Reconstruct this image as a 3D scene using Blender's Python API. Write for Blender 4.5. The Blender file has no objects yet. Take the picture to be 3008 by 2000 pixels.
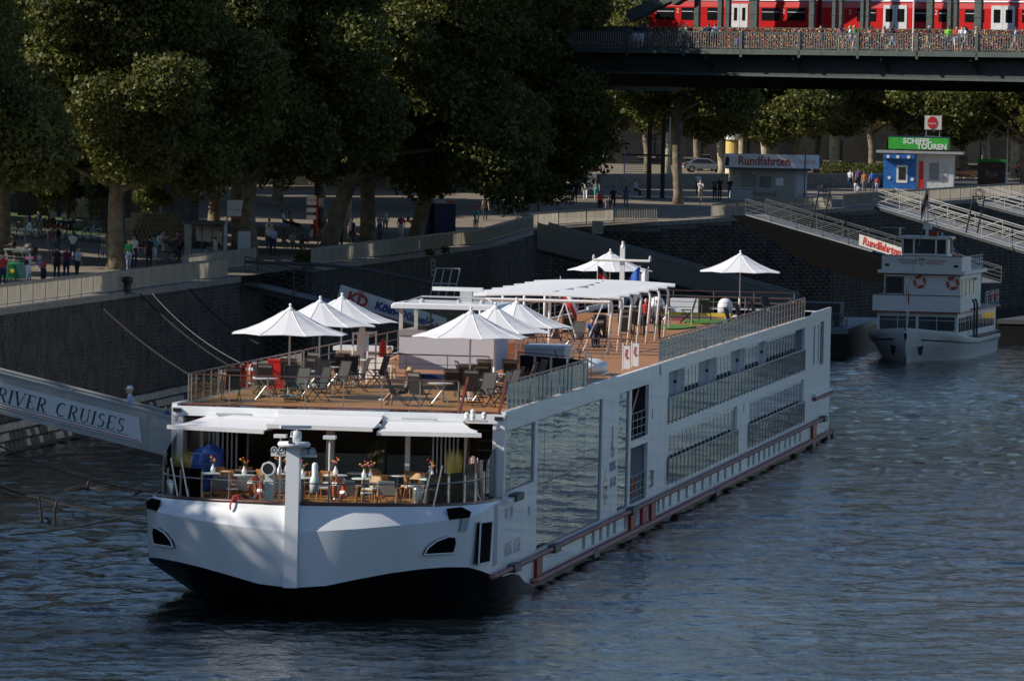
import bpy, math, random
import numpy as np
from mathutils import Vector, Matrix
random.seed(7); RNG=np.random.default_rng(7)
scn=bpy.context.scene
COL=scn.collection
# ---------------------------------------------------------------- camera
F,PITCH,ROLL,HC=21182.0,.0345,.0219,17.128
CXP,CYP=1504.0,1000.0
_fw=Vector((0,math.cos(PITCH),-math.sin(PITCH)));_up=Vector((0,math.sin(PITCH),math.cos(PITCH)));_r=Vector((1,0,0))
CR=_r*math.cos(ROLL)+_up*math.sin(ROLL);CU=-_r*math.sin(ROLL)+_up*math.cos(ROLL);CF=_fw
CPOS=Vector((0,0,HC))
cd=bpy.data.cameras.new('camera');cam=bpy.data.objects.new('camera',cd);COL.objects.link(cam)
cd.sensor_fit='HORIZONTAL';cd.sensor_width=36;cd.lens=F/3008*36;cd.clip_start=1;cd.clip_end=6000
M3=Matrix((CR,CU,-CF)).transposed();cam.matrix_world=Matrix.Translation(CPOS)@M3.to_4x4()
scn.camera=cam
# ---------------------------------------------------------------- light
SAZ,SEL=math.radians(12),math.radians(33)
SUN=Vector((-math.cos(SAZ)*math.cos(SEL),-math.sin(SAZ)*math.cos(SEL),math.sin(SEL)))
w=bpy.data.worlds.new('World');scn.world=w;w.use_nodes=True
nt=w.node_tree;bg=nt.nodes['Background'];sky=nt.nodes.new('ShaderNodeTexSky');sky.sky_type='NISHITA';sky.sun_disc=False
sky.sun_elevation=SEL;sky.sun_rotation=math.atan2(SUN.x,SUN.y)%(2*math.pi);sky.altitude=60;sky.dust_density=.25;sky.ozone_density=3.0;sky.air_density=1.0
wb=nt.nodes.new('ShaderNodeVectorMath');wb.operation='MULTIPLY';wb.inputs[1].default_value=(.95,.98,1.03);nt.links.new(sky.outputs[0],wb.inputs[0]);nt.links.new(wb.outputs[0],bg.inputs[0]);bg.inputs[1].default_value=.088
sl=bpy.data.lights.new('sun','SUN');sl.energy=4.9;sl.angle=math.radians(.53);sl.color=(1,.93,.82)
so=bpy.data.objects.new('sun',sl);COL.objects.link(so);so.rotation_euler=SUN.to_track_quat('Z','Y').to_euler();so.location=(-60,200,80)
scn.view_settings.view_transform='Standard';scn.view_settings.look='None';scn.view_settings.exposure=.1;scn.view_settings.gamma=1
scn.render.engine='CYCLES'
# ---------------------------------------------------------------- pixel helpers (directions only; distance comes from what a thing touches)
def ray(x,y): return CR*((x-CXP)/F)+CU*((CYP-y)/F)+CF
def G(x,y,z):
    d=ray(x,y);k=(z-HC)/d.z;return CPOS+d*k
def WY(x,y,Y):
    d=ray(x,y);return CPOS+d*(Y/d.y)
YAW=.1301;SO=Vector((-5.7936,241.39,0))
SA=Vector((math.sin(YAW),math.cos(YAW),0));ST=Vector((math.cos(YAW),-math.sin(YAW),0))
def SH(y,s,z): return SO+SA*s+ST*y+Vector((0,0,z))
def lerp1(x,xs,ys):
    if x<=xs[0]:return ys[0]
    for i in range(len(xs)-1):
        if x<=xs[i+1]:
            t=(x-xs[i])/(xs[i+1]-xs[i]);return ys[i]+t*(ys[i+1]-ys[i])
    return ys[-1]
EY=[100,336,526,534,546,556,602,650,1300];EX=[-55,-23.9,1.3,4.5,15.6,24.4,40.5,60,320]
ZY=[502,534,546,556,602,650];ZZ=[6.5,7.2,7.9,8.6,9.2,9.6]
def edgeX(Y): return lerp1(Y,EY,EX)
def gz(X,Y):
    z=lerp1(Y,ZY,ZZ);d=edgeX(Y)-X
    k=min(1,max(0,(530-Y)/30))
    return z+k*min(2.2,max(0,(d-12)*.075))
def GP(x,y):
    z=7.
    for i in range(30):
        P=G(x,y,z);z=.5*z+.5*gz(P.x,P.y)
    P=G(x,y,z);return Vector((P.x,P.y,gz(P.x,P.y)))
# ---------------------------------------------------------------- materials
MATS={}
def mat(name,col,rough=.6,metal=0,var=.12,scale=3.,bump=0,bscale=20,spec=.5,trans=0,coat=0,alpha=1,streak=0):
    if name in MATS:return MATS[name]
    m=bpy.data.materials.new(name);m.use_nodes=True;n=m.node_tree;N=n.nodes;Lk=n.links
    b=N['Principled BSDF'];b.inputs['Roughness'].default_value=rough;b.inputs['Metallic'].default_value=metal
    b.inputs['Specular IOR Level'].default_value=spec;b.inputs['Coat Weight'].default_value=coat
    tc=N.new('ShaderNodeTexCoord')
    if var>0:
        no=N.new('ShaderNodeTexNoise');no.inputs['Scale'].default_value=scale;no.inputs['Detail'].default_value=5
        src=tc.outputs['Object']
        if streak:
            mp=N.new('ShaderNodeMapping');mp.inputs['Scale'].default_value=(1,1,streak);Lk.new(src,mp.inputs[0]);src=mp.outputs[0]
        Lk.new(src,no.inputs['Vector'])
        rp=N.new('ShaderNodeMapRange');rp.inputs[1].default_value=.3;rp.inputs[2].default_value=.7;rp.inputs[3].default_value=1-var;rp.inputs[4].default_value=1+var
        Lk.new(no.outputs[0],rp.inputs[0])
        mx=N.new('ShaderNodeVectorMath');mx.operation='MULTIPLY';mx.inputs[0].default_value=col[:3]
        Lk.new(rp.outputs[0],mx.inputs[1]);Lk.new(mx.outputs[0],b.inputs['Base Color'])
    else: b.inputs['Base Color'].default_value=(*col[:3],1)
    if bump>0:
        n2=N.new('ShaderNodeTexNoise');n2.inputs['Scale'].default_value=bscale;n2.inputs['Detail'].default_value=4
        Lk.new(tc.outputs['Object'],n2.inputs['Vector']);bp=N.new('ShaderNodeBump');bp.inputs['Strength'].default_value=bump;bp.inputs['Distance'].default_value=.05
        Lk.new(n2.outputs[0],bp.inputs['Height']);Lk.new(bp.outputs[0],b.inputs['Normal'])
    if trans>0:
        tl=N.new('ShaderNodeBsdfTranslucent');tl.inputs[0].default_value=(*col[:3],1);ms=N.new('ShaderNodeMixShader');ms.inputs[0].default_value=trans
        Lk.new(b.outputs[0],ms.inputs[1]);Lk.new(tl.outputs[0],ms.inputs[2]);Lk.new(ms.outputs[0],N['Material Output'].inputs[0])
    MATS[name]=m;return m
def glassmat(name,tint=(.9,.96,.95),ior=1.5,bump=0,bs=3):
    if name in MATS:return MATS[name]
    m=bpy.data.materials.new(name);m.use_nodes=True;n=m.node_tree;N=n.nodes;Lk=n.links;N.remove(N['Principled BSDF'])
    tr=N.new('ShaderNodeBsdfTransparent');tr.inputs[0].default_value=(*tint,1);gl=N.new('ShaderNodeBsdfGlossy');gl.inputs[1].default_value=.03
    fr=N.new('ShaderNodeFresnel');fr.inputs[0].default_value=ior;ms=N.new('ShaderNodeMixShader')
    if bump:
        tc=N.new('ShaderNodeTexCoord');n2=N.new('ShaderNodeTexNoise');n2.inputs['Scale'].default_value=bs;n2.inputs['Detail'].default_value=2
        bp=N.new('ShaderNodeBump');bp.inputs['Strength'].default_value=bump;bp.inputs['Distance'].default_value=.05
        Lk.new(tc.outputs['Object'],n2.inputs['Vector']);Lk.new(n2.outputs[0],bp.inputs['Height']);Lk.new(bp.outputs[0],gl.inputs['Normal'])
    Lk.new(fr.outputs[0],ms.inputs[0]);Lk.new(tr.outputs[0],ms.inputs[1]);Lk.new(gl.outputs[0],ms.inputs[2]);Lk.new(ms.outputs[0],N['Material Output'].inputs[0])
    MATS[name]=m;return m
# ---------------------------------------------------------------- mesh builder
class MB:
    def __init__(s): s.v=[];s.f=[];s.m=[]
    def add(s,vs,fs,m=0):
        o=len(s.v);s.v.extend([tuple(p) for p in vs]);s.f.extend([tuple(i+o for i in f) for f in fs]);s.m.extend([m]*len(fs));return s
    def box(s,x0,x1,y0,y1,z0,z1,m=0):
        if x0>x1:x0,x1=x1,x0
        if y0>y1:y0,y1=y1,y0
        if z0>z1:z0,z1=z1,z0
        return s.add([(x0,y0,z0),(x1,y0,z0),(x1,y1,z0),(x0,y1,z0),(x0,y0,z1),(x1,y0,z1),(x1,y1,z1),(x0,y1,z1)],
            [(0,3,2,1),(4,5,6,7),(0,1,5,4),(1,2,6,5),(2,3,7,6),(3,0,4,7)],m)
    def hexa(s,b,t,m=0):   # bottom quad (ccw from above), top quad
        return s.add(list(b)+list(t),[(0,3,2,1),(4,5,6,7),(0,1,5,4),(1,2,6,5),(2,3,7,6),(3,0,4,7)],m)
    def bar(s,p,q,w,h=None,m=0,up=(0,0,1)):
        h=h or w;p=Vector(p);q=Vector(q);d=(q-p).normalized();u=Vector(up)
        if abs(d.dot(u))>.98:u=Vector((0,1,0)) if abs(d.y)<.9 else Vector((1,0,0))
        x=d.cross(u).normalized();y=x.cross(d).normalized();x*=w/2;y*=h/2
        return s.add([p-x-y,p+x-y,p+x+y,p-x+y,q-x-y,q+x-y,q+x+y,q-x+y],[(0,1,2,3),(7,6,5,4),(0,4,5,1),(1,5,6,2),(2,6,7,3),(3,7,4,0)],m)
    def tube(s,pts,r,n=6,m=0,caps=True):
        pts=[Vector(p) for p in pts];R=r if isinstance(r,(list,tuple)) else [r]*len(pts);vs=[];fs=[]
        ref=None
        for i,p in enumerate(pts):
            d=(pts[min(i+1,len(pts)-1)]-pts[max(i-1,0)]).normalized()
            if ref is None:
                ref=Vector((0,0,1)) if abs(d.z)<.9 else Vector((1,0,0))
            x=(ref-d*ref.dot(d)).normalized();ref=x;y=d.cross(x)
            for k in range(n):
                a=2*math.pi*k/n;vs.append(p+(x*math.cos(a)+y*math.sin(a))*R[i])
        for i in range(len(pts)-1):
            for k in range(n):
                a=i*n+k;b=i*n+(k+1)%n;fs.append((a,b,b+n,a+n))
        if caps: fs.append(tuple(range(n-1,-1,-1)));fs.append(tuple((len(pts)-1)*n+k for k in range(n)))
        return s.add(vs,fs,m)
    def lathe(s,prof,n=16,o=(0,0,0),ax='z',m=0,cap=True):
        o=Vector(o);vs=[];fs=[]
        for r,h in prof:
            for k in range(n):
                a=2*math.pi*k/n;c,d=r*math.cos(a),r*math.sin(a)
                vs.append(o+Vector({'z':(c,d,h),'y':(d,h,c),'x':(h,c,d)}[ax]))
        for i in range(len(prof)-1):
            for k in range(n):
                a=i*n+k;b=i*n+(k+1)%n;fs.append((a,b,b+n,a+n))
        if cap: fs.append(tuple(range(n-1,-1,-1)));fs.append(tuple((len(prof)-1)*n+k for k in range(n)))
        return s.add(vs,fs,m)
    def torus(s,o,R,r,ax='y',n=20,k=6,m=0):
        o=Vector(o);vs=[];fs=[]
        for i in range(n):
            a=2*math.pi*i/n
            for j in range(k):
                b=2*math.pi*j/k;q=R+r*math.cos(b);h=r*math.sin(b);c,d=q*math.cos(a),q*math.sin(a)
                vs.append(o+Vector({'z':(c,d,h),'y':(d,h,c),'x':(h,c,d)}[ax]))
        for i in range(n):
            for j in range(k): fs.append((i*k+j,((i+1)%n)*k+j,((i+1)%n)*k+(j+1)%k,i*k+(j+1)%k))
        return s.add(vs,fs,m)
    def prism(s,poly,o,ux,uy,th,m=0):   # poly in (ux,uy), extruded th along ux x uy
        o=Vector(o);ux=Vector(ux);uy=Vector(uy);n=ux.cross(uy).normalized()*th;k=len(poly)
        a=[o+ux*p[0]+uy*p[1] for p in poly];vs=a+[p+n for p in a]
        return s.add(vs,[tuple(range(k-1,-1,-1)),tuple(range(k,2*k))]+[(i,(i+1)%k,(i+1)%k+k,i+k) for i in range(k)],m)
    def sphere(s,c,r,n=12,k=8,m=0):
        c=Vector(c);r=r if isinstance(r,(tuple,list)) else (r,r,r);vs=[c+Vector((0,0,-r[2]))];fs=[]
        for i in range(1,k):
            t=math.pi*i/k
            for j in range(n):
                a=2*math.pi*j/n;vs.append(c+Vector((r[0]*math.sin(t)*math.cos(a),r[1]*math.sin(t)*math.sin(a),-r[2]*math.cos(t))))
        vs.append(c+Vector((0,0,r[2])));e=len(vs)-1
        for j in range(n): fs.append((0,1+(j+1)%n,1+j));fs.append((e,1+(k-2)*n+j,1+(k-2)*n+(j+1)%n))
        for i in range(k-2):
            for j in range(n):
                a=1+i*n+j;b=1+i*n+(j+1)%n;fs.append((a,b,b+n,a+n))
        return s.add(vs,fs,m)
    def slab(s,c4,th,m=0):   # four corners ccw (seen from outside), thickness inward
        c=[Vector(p) for p in c4];n=(c[1]-c[0]).cross(c[3]-c[0]).normalized()*th
        return s.hexa([p-n for p in c],c,m)
    def mesh(s,name,smooth=False):
        me=bpy.data.meshes.new(name);me.from_pydata(s.v,[],s.f)
        if any(s.m): me.polygons.foreach_set('material_index',s.m)
        if smooth: me.polygons.foreach_set('use_smooth',[True]*len(s.f))
        me.update();return me
    def build(s,name,mats,parent=None,smooth=False,loc=None,rz=0):
        me=s.mesh(name,smooth)
        for m in (mats if isinstance(mats,(list,tuple)) else [mats]): me.materials.append(m)
        o=bpy.data.objects.new(name,me);COL.objects.link(o)
        if parent: o.parent=parent
        if loc is not None:o.location=loc
        if rz:o.rotation_euler=(0,0,rz)
        return o
def tag(o,label,cat,group=None,kind=None):
    o['label']=label
    if cat:o['category']=cat
    if group:o['group']=group
    if kind:o['kind']=kind
    return o
def struct(o,kind='structure',label=None):
    o['kind']=kind
    if label:o['label']=label
    return o
def thing(name,label,cat,loc=(0,0,0),rz=0,group=None,scale=1):
    o=bpy.data.objects.new(name,None);COL.objects.link(o);o.location=loc;o.rotation_euler=(0,0,rz)
    if scale!=1:o.scale=(scale,)*3
    o.empty_display_size=.3
    return tag(o,label,cat,group)
def inst(me,name,parent=None,loc=None,rz=0,sc=None,rot=None):
    o=bpy.data.objects.new(name,me);COL.objects.link(o)
    if parent:o.parent=parent
    if loc is not None:o.location=loc
    if rot is not None:o.rotation_euler=rot
    elif rz:o.rotation_euler=(0,0,rz)
    if sc is not None:o.scale=sc
    return o
def clone(root,loc,rz,label=None,group=None,scale=None):
    r=root.copy();COL.objects.link(r);r.location=loc;r.rotation_euler=(0,0,rz)
    if scale:r.scale=(scale,)*3
    if label:r['label']=label
    if group:r['group']=group
    for ch in root.children:
        c=ch.copy();COL.objects.link(c);c.parent=r
        for g in ch.children:
            d=g.copy();COL.objects.link(d);d.parent=c
    return r
def fastmesh(name,V,Q,mats,parent=None,midx=None,smooth=False):
    me=bpy.data.meshes.new(name);V=np.asarray(V,np.float32);Q=np.asarray(Q,np.int32);k=Q.shape[1]
    me.vertices.add(len(V));me.vertices.foreach_set('co',V.ravel());me.loops.add(Q.size);me.loops.foreach_set('vertex_index',Q.ravel())
    me.polygons.add(len(Q));me.polygons.foreach_set('loop_start',np.arange(0,Q.size,k,dtype=np.int32));
    if midx is not None: me.polygons.foreach_set('material_index',np.asarray(midx,np.int32))
    if smooth: me.polygons.foreach_set('use_smooth',np.ones(len(Q),bool))
    me.update(calc_edges=True);me.validate()
    for m in mats:me.materials.append(m)
    o=bpy.data.objects.new(name,me);COL.objects.link(o)
    if parent:o.parent=parent
    return o
def text(s,size,mt,name,parent,o,ux,uy,align='CENTER',th=.02,bold=0,sx=1.0):
    cu=bpy.data.curves.new(name,'FONT');cu.body=s;cu.size=size;cu.align_x=align;cu.align_y='CENTER';cu.extrude=th;cu.offset=bold;cu.resolution_u=3
    tmp=bpy.data.objects.new(name,cu);COL.objects.link(tmp);dg=bpy.context.evaluated_depsgraph_get();me=bpy.data.meshes.new_from_object(tmp.evaluated_get(dg))
    bpy.data.objects.remove(tmp);me.materials.clear();me.materials.append(mt)
    ob=bpy.data.objects.new(name,me);COL.objects.link(ob)
    if parent:ob.parent=parent
    ux=Vector(ux).normalized();uy=Vector(uy).normalized();uz=ux.cross(uy).normalized();uy=uz.cross(ux)
    R=Matrix((ux*sx,uy,uz)).transposed().to_4x4();ob.matrix_local=Matrix.Translation(Vector(o))@R;return ob
# palette
WHITE=mat('white_paint',(.80,.81,.82),.35,var=.03,scale=.6,coat=.2)
WHITE2=mat('white_metal',(.78,.78,.77),.4,var=.03)
STEEL=mat('brushed_steel',(.55,.55,.55),.3,metal=.9,var=.08)
DSTEEL=mat('rail_steel',(.33,.31,.29),.4,metal=.7,var=.1)
BLACK=mat('black_plastic',(.012,.012,.013),.5,var=.2)
DGREY=mat('dark_grey',(.06,.062,.066),.55,var=.15)
GREY=mat('mid_grey',(.22,.23,.24),.55,var=.12)
LGREY=mat('light_grey',(.45,.46,.47),.5,var=.08)
RED=mat('red_paint',(.45,.02,.015),.45,var=.15)
ORANGE=mat('lifebuoy_orange',(.72,.09,.02),.5,var=.15)
NAVY=mat('navy',(.012,.02,.09),.6)
BLUE=mat('blue_paint',(.02,.12,.5),.5)
GREEN=mat('green_paint',(.03,.33,.04),.5)
YELLOW=mat('yellow_paint',(.75,.5,.03),.5)
WOODC=mat('teak_furniture',(.43,.19,.06),.5,var=.3,scale=9,streak=.2)
MAHOG=mat('mahogany',(.16,.035,.02),.4,var=.3,scale=8)
BROWNRAIL=mat('varnished_rail',(.10,.045,.035),.35,var=.2)
FABRIC=mat('white_canvas',(.86,.86,.88),.85,var=.02,trans=.18)
STONE=mat('stone',(.20,.185,.16),.9,var=.35,scale=1.2,bump=.6,bscale=9)
GLASS=glassmat('clear_glass',(.9,.96,.95),ior=1.32)
# ================================================================ SETTING
# ---- water
def water_mat(dist=.13,sc=1.):
    m=bpy.data.materials.new('river_water');m.use_nodes=True;n=m.node_tree;N=n.nodes;Lk=n.links;b=N['Principled BSDF']
    b.inputs['Base Color'].default_value=(.006,.010,.012,1);b.inputs['Roughness'].default_value=.06;b.inputs['IOR'].default_value=1.33;b.inputs['Specular IOR Level'].default_value=.42
    tc=N.new('ShaderNodeTexCoord')
    def noise(sc,det,stretch,rot=0,dist=0):
        mp=N.new('ShaderNodeMapping');mp.inputs['Scale'].default_value=stretch;mp.inputs['Rotation'].default_value=(0,0,rot);Lk.new(tc.outputs['Object'],mp.inputs[0])
        no=N.new('ShaderNodeTexNoise');no.inputs['Scale'].default_value=sc;no.inputs['Detail'].default_value=det;no.inputs['Roughness'].default_value=.55;no.inputs['Distortion'].default_value=dist
        Lk.new(mp.outputs[0],no.inputs['Vector']);return no.outputs[0]
    a=noise(1.1*sc,5,(1,.6,1),.2,.4);c=noise(3.*sc,4,(1,.7,1),-.3,.3);d=noise(.05,3,(1,.35,1),.1)
    def math_(op,x,y):
        k=N.new('ShaderNodeMath');k.operation=op
        for i,q in enumerate((x,y)):
            if isinstance(q,(int,float)):k.inputs[i].default_value=q
            else:Lk.new(q,k.inputs[i])
        return k.outputs[0]
    amp=N.new('ShaderNodeMapRange');amp.inputs[1].default_value=.35;amp.inputs[2].default_value=.65;amp.inputs[3].default_value=.55;amp.inputs[4].default_value=1.25;Lk.new(d,amp.inputs[0])
    h=math_('MULTIPLY',math_('ADD',math_('MULTIPLY',a,1.0),math_('MULTIPLY',c,.22)),amp.outputs[0])
    bp=N.new('ShaderNodeBump');bp.inputs['Strength'].default_value=1;bp.inputs['Distance'].default_value=dist;Lk.new(h,bp.inputs['Height']);Lk.new(bp.outputs[0],b.inputs['Normal'])
    return m
WMAT=water_mat()
def wave_h(X,Y):
    rg=np.random.default_rng(21);h=np.zeros_like(X);N=44
    for i in range(N):
        lam=.6*(6.5/.6)**(i/(N-1));th=-.6+rg.normal()*.75;k=2*np.pi/lam;sl=.11*np.sqrt(2/N)*(1.15 if lam<3 else .7)
        h+=sl/k*np.sin(k*(X*np.sin(th)+Y*np.cos(th))+rg.uniform(0,6.28))
    g=.8+.35*np.sin(X*.05+1.3*np.sin(Y*.013))*np.sin(Y*.021+X*.017)
    return h*g
Yr=np.concatenate([np.arange(190,330,.26),np.arange(330,600,.5)]);nx=340;un=np.linspace(0,1,nx)
XX=(-.095*Yr)[:,None]+(.095*Yr+.16*Yr)[:,None]*un[None,:];YY=np.repeat(Yr[:,None],nx,1);ZZw=wave_h(XX,YY)
ed=np.minimum(1,np.minimum(un,1-un)[None,:]*25);ZZw=ZZw*ed
ed2=np.minimum(1,np.minimum(np.arange(len(Yr)),np.arange(len(Yr))[::-1])/12)[:,None];ZZw=ZZw*ed2
Vw=np.stack([XX,YY,ZZw],-1).reshape(-1,3);ii=np.arange(len(Yr)-1)[:,None]*nx+np.arange(nx-1)[None,:];ii=ii.ravel();Qw=np.stack([ii,ii+1,ii+nx+1,ii+nx],1)
struct(fastmesh('river_water',Vw,Qw,[WMAT],smooth=True))
bw=MB();a0,a1,b0,b1=-.095*Yr[0],.16*Yr[0],-.095*Yr[-1],.16*Yr[-1];y0,y1=float(Yr[0]),float(Yr[-1])
bw.add([(-900,-200,0),(1500,-200,0),(1500,y0,0),(a1,y0,0),(a0,y0,0),(-900,y0,0),(-900,y1,0),(b0,y1,0),(b1,y1,0),(1500,y1,0),(1500,3000,0),(-900,3000,0)],[(0,1,2,3,4,5),(5,4,7,6),(3,2,9,8),(6,7,8,9,10,11)])
struct(bw.build('river_water',water_mat(.9,.35)))
# ---- promenade ground
PAVE=mat('sett_paving',(.20,.165,.12),.9,var=.25,scale=.8,bump=.5,bscale=6)
Ys=sorted(set(list(np.arange(100,680,6.))+EY[1:-2]+[720,800,950,1300]));Ds=[0,1.5,4,8,12,16,20,26,34,44,60,90,160,300]
V=[];Q=[]
for Y in Ys:
    for d in Ds:
        X=edgeX(Y)-d;V.append((X,Y,gz(X,Y)))
nd=len(Ds)
for i in range(len(Ys)-1):
    for j in range(nd-1):
        a=i*nd+j;Q.append((a,a+nd,a+nd+1,a+1))
struct(fastmesh('promenade',V,Q,[PAVE]))
GRASSM=mat('lawn',(.075,.105,.022),.95,var=.45,scale=1.5,bump=.7,bscale=12)
V=[];Q=[];Yl=list(np.arange(392,505,4.));Dl=[22,25,28,32,36,40,46,54]
for Y in Yl:
    for d in Dl:
        dd=d+1.2*math.sin(Y*.13);X=edgeX(Y)-dd;V.append((X,Y,gz(X,Y)+.03))
for i in range(len(Yl)-1):
    for j in range(len(Dl)-1):
        a=i*len(Dl)+j;Q.append((a,a+len(Dl),a+len(Dl)+1,a+1))
struct(fastmesh('lawn',V,Q,[GRASSM]))
# asphalt road behind the kiosks on the right
ASPH=mat('asphalt',(.055,.055,.058),.85,var=.2,scale=2)
V=[];Q=[]
for i,t in enumerate(np.linspace(0,1,14)):
    a=WY(1780+t*1500,0,628+t*40);X0,Y0=a.x,a.y
    for k in (0,6,12,20,34): V.append((X0-k*.3,Y0+k,gz(X0-k*.3,Y0+k)+.015))
for i in range(13):
    for k in range(4): a=i*5+k;Q.append((a,a+5,a+6,a+1))
struct(fastmesh('road',V,Q,[ASPH]))
# ---- quay wall, built along the edge, with a face of coursed blocks
WALLM=mat('mortar',(.15,.135,.11),.95,var=.3,scale=1,bump=.4)
BRICKM=mat('basalt_block',(.060,.050,.040),.9,var=.55,scale=.9,bump=.5,bscale=14)
def setback(Y): return 3.0 if 401<Y<427 else (1.8 if 528<Y<541 else 0)
def wall_path(y0,y1,step=3.):
    ys=sorted(set(list(np.arange(y0,y1,step))+[400.99,401.01,426.99,427.01,y1]+[e for e in EY if y0<e<y1]))
    return [Vector((edgeX(Y)-setback(Y),Y,lerp1(Y,ZY,ZZ))) for Y in ys if y0<=Y<=y1]
def quay_wall(name,label,y0,y1,bricks=True,ch=.2,bl=.62):
    t=thing(name,label,'wall',(0,0,0))
    P=wall_path(y0,y1);V=[];Q=[]
    for p in P:
        V+=[(p.x+.35,p.y,-1.5),(p.x,p.y,p.z-.28),(p.x-2.,p.y,p.z-.28)]
    for i in range(len(P)-1):
        a=i*3;Q+=[(a,a+3,a+4,a+1),(a+1,a+4,a+5,a+2)]
    fastmesh('wall_core',V,Q,[WALLM],t)
    # coping
    cp=MB()
    for i in range(len(P)-1):
        p,q=P[i],P[i+1]
        if (q-p).length<.3: continue
        d=(q-p).normalized();n=Vector((d.y,-d.x,0))
        L=(q-p).length;k=max(1,round(L/1.5))
        for j in range(k):
            a=p+d*(L*j/k+.01);b=p+d*(L*(j+1)/k-.01)
            cp.hexa([a+n*.12+Vector((0,0,-.3)),b+n*.12+Vector((0,0,-.3)),b-n*.7+Vector((0,0,-.3)),a-n*.7+Vector((0,0,-.3))],
                    [a+n*.12+Vector((0,0,.02)),b+n*.12+Vector((0,0,.02)),b-n*.7+Vector((0,0,.02)),a-n*.7+Vector((0,0,.02))])
    cp.build('coping',mat('coping_stone',(.22,.2,.17),.9,var=.3,bump=.4),t)
    V=[];Q=[]
    if bricks:
        for i in range(len(P)-1):
            p,q=P[i],P[i+1];d=(q-p);L=d.length
            if L<.3:continue
            d.normalize();n=Vector((d.y,-d.x,0));H=p.z-.3
            for r in range(int((H+.4)/ch)):
                z0=-.4+r*ch+.012;z1=z0+ch-.024
                u=-(r%2)*bl*.5
                while u<L:
                    a=max(0,u+.01);b=min(L,u+bl*random.uniform(.92,1.)-.012);u+=bl
                    if b-a<.08:continue
                    e=random.uniform(.02,.06);s0=.35*(1-(z0+1.5)/(H+1.5));s1=.35*(1-(z1+1.5)/(H+1.5))
                    k=len(V)
                    A=p+d*a;B=p+d*b
                    for (pt,z,s) in ((A,z0,s0),(B,z0,s0),(B,z1,s1),(A,z1,s1)):
                        V.append((pt.x+n.x*(s+e),pt.y+n.y*(s+e),z))
                    for (pt,z,s) in ((A,z0,s0),(B,z0,s0),(B,z1,s1),(A,z1,s1)):
                        V.append((pt.x+n.x*(s-.02),pt.y+n.y*(s-.02),z))
                    Q+=[(k,k+1,k+2,k+3),(k,k+4,k+5,k+1),(k+3,k+2,k+6,k+7),(k,k+3,k+7,k+4),(k+1,k+5,k+6,k+2)]
        o=fastmesh('block_courses',V,Q,[BRICKM],t);o['kind']='stuff'
    return t
quay_wall('quay_wall','tall dark basalt quay wall with pale joints below the promenade railing',300,526)
quay_wall('quay_wall','dark quay wall continuing upstream beyond the lettered gangway',150,300,ch=.4,bl=1.2)
quay_wall('quay_wall','dark quay wall rising behind the small excursion boat and its gangways',526,680,ch=.26,bl=.8)
# plinth of pale stones at the foot of the wall: each stone a part
pl=thing('quay_plinth','pale stepped stone plinth at the waterline along the quay wall foot','plinth')
PST=mat('pale_limestone',(.30,.27,.215),.92,var=.4,scale=1.5,bump=.5)
ALG=mat('wet_dark_stone',(.035,.033,.026),.8,var=.6,scale=2.5,bump=.5)
def plinth_pt(Y,off,z): return Vector((edgeX(Y)+.45+off,Y,z))
core=MB()
for i in range(21):
    Y=326+i*4.9
    if i<20:
        a,b=plinth_pt(Y,0,0),plinth_pt(Y+4.9,0,0)
        core.hexa([(a.x-.6,a.y,-.6),(a.x+1.5,a.y,-.6),(b.x+1.5,b.y,-.6),(b.x-.6,b.y,-.6)],[(a.x-.6,a.y,1.22),(a.x+.2,a.y,1.15),(b.x+.2,b.y,1.15),(b.x-.6,b.y,1.22)])
core.build('plinth_core',ALG,pl)
sm=[]
for k in range(6):
    b=MB();j=lambda a:random.uniform(-a,a)
    b.hexa([(-.05,-.5+j(.04),0),(.22,-.5+j(.04),0),(.22,.5+j(.04),0),(-.05,.5+j(.04),0)],[(-.1,-.49+j(.04),.26),(.15+j(.03),-.48+j(.03),.3+j(.03)),(.15+j(.03),.48+j(.03),.3+j(.03)),(-.1,.49,.26)])
    me=b.mesh('stone');me.materials.append(PST if k<4 else ALG);sm.append(me)
for r,(off,z) in enumerate(((.22,.92),(.55,.55),(.88,.18))):
    Y=328+r*.4;c=0
    while Y<420:
        p=plinth_pt(Y,off,z);k=random.random()
        m_=sm[random.randrange(4)] if (r==0 or (r==1 and k<.6) or (r==2 and k<.35)) else sm[random.choice((4,5))]
        inst(m_,'stone',pl,p,rz=-.131,sc=(1.25,random.uniform(.86,.95),1.05));Y+=.98
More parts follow.
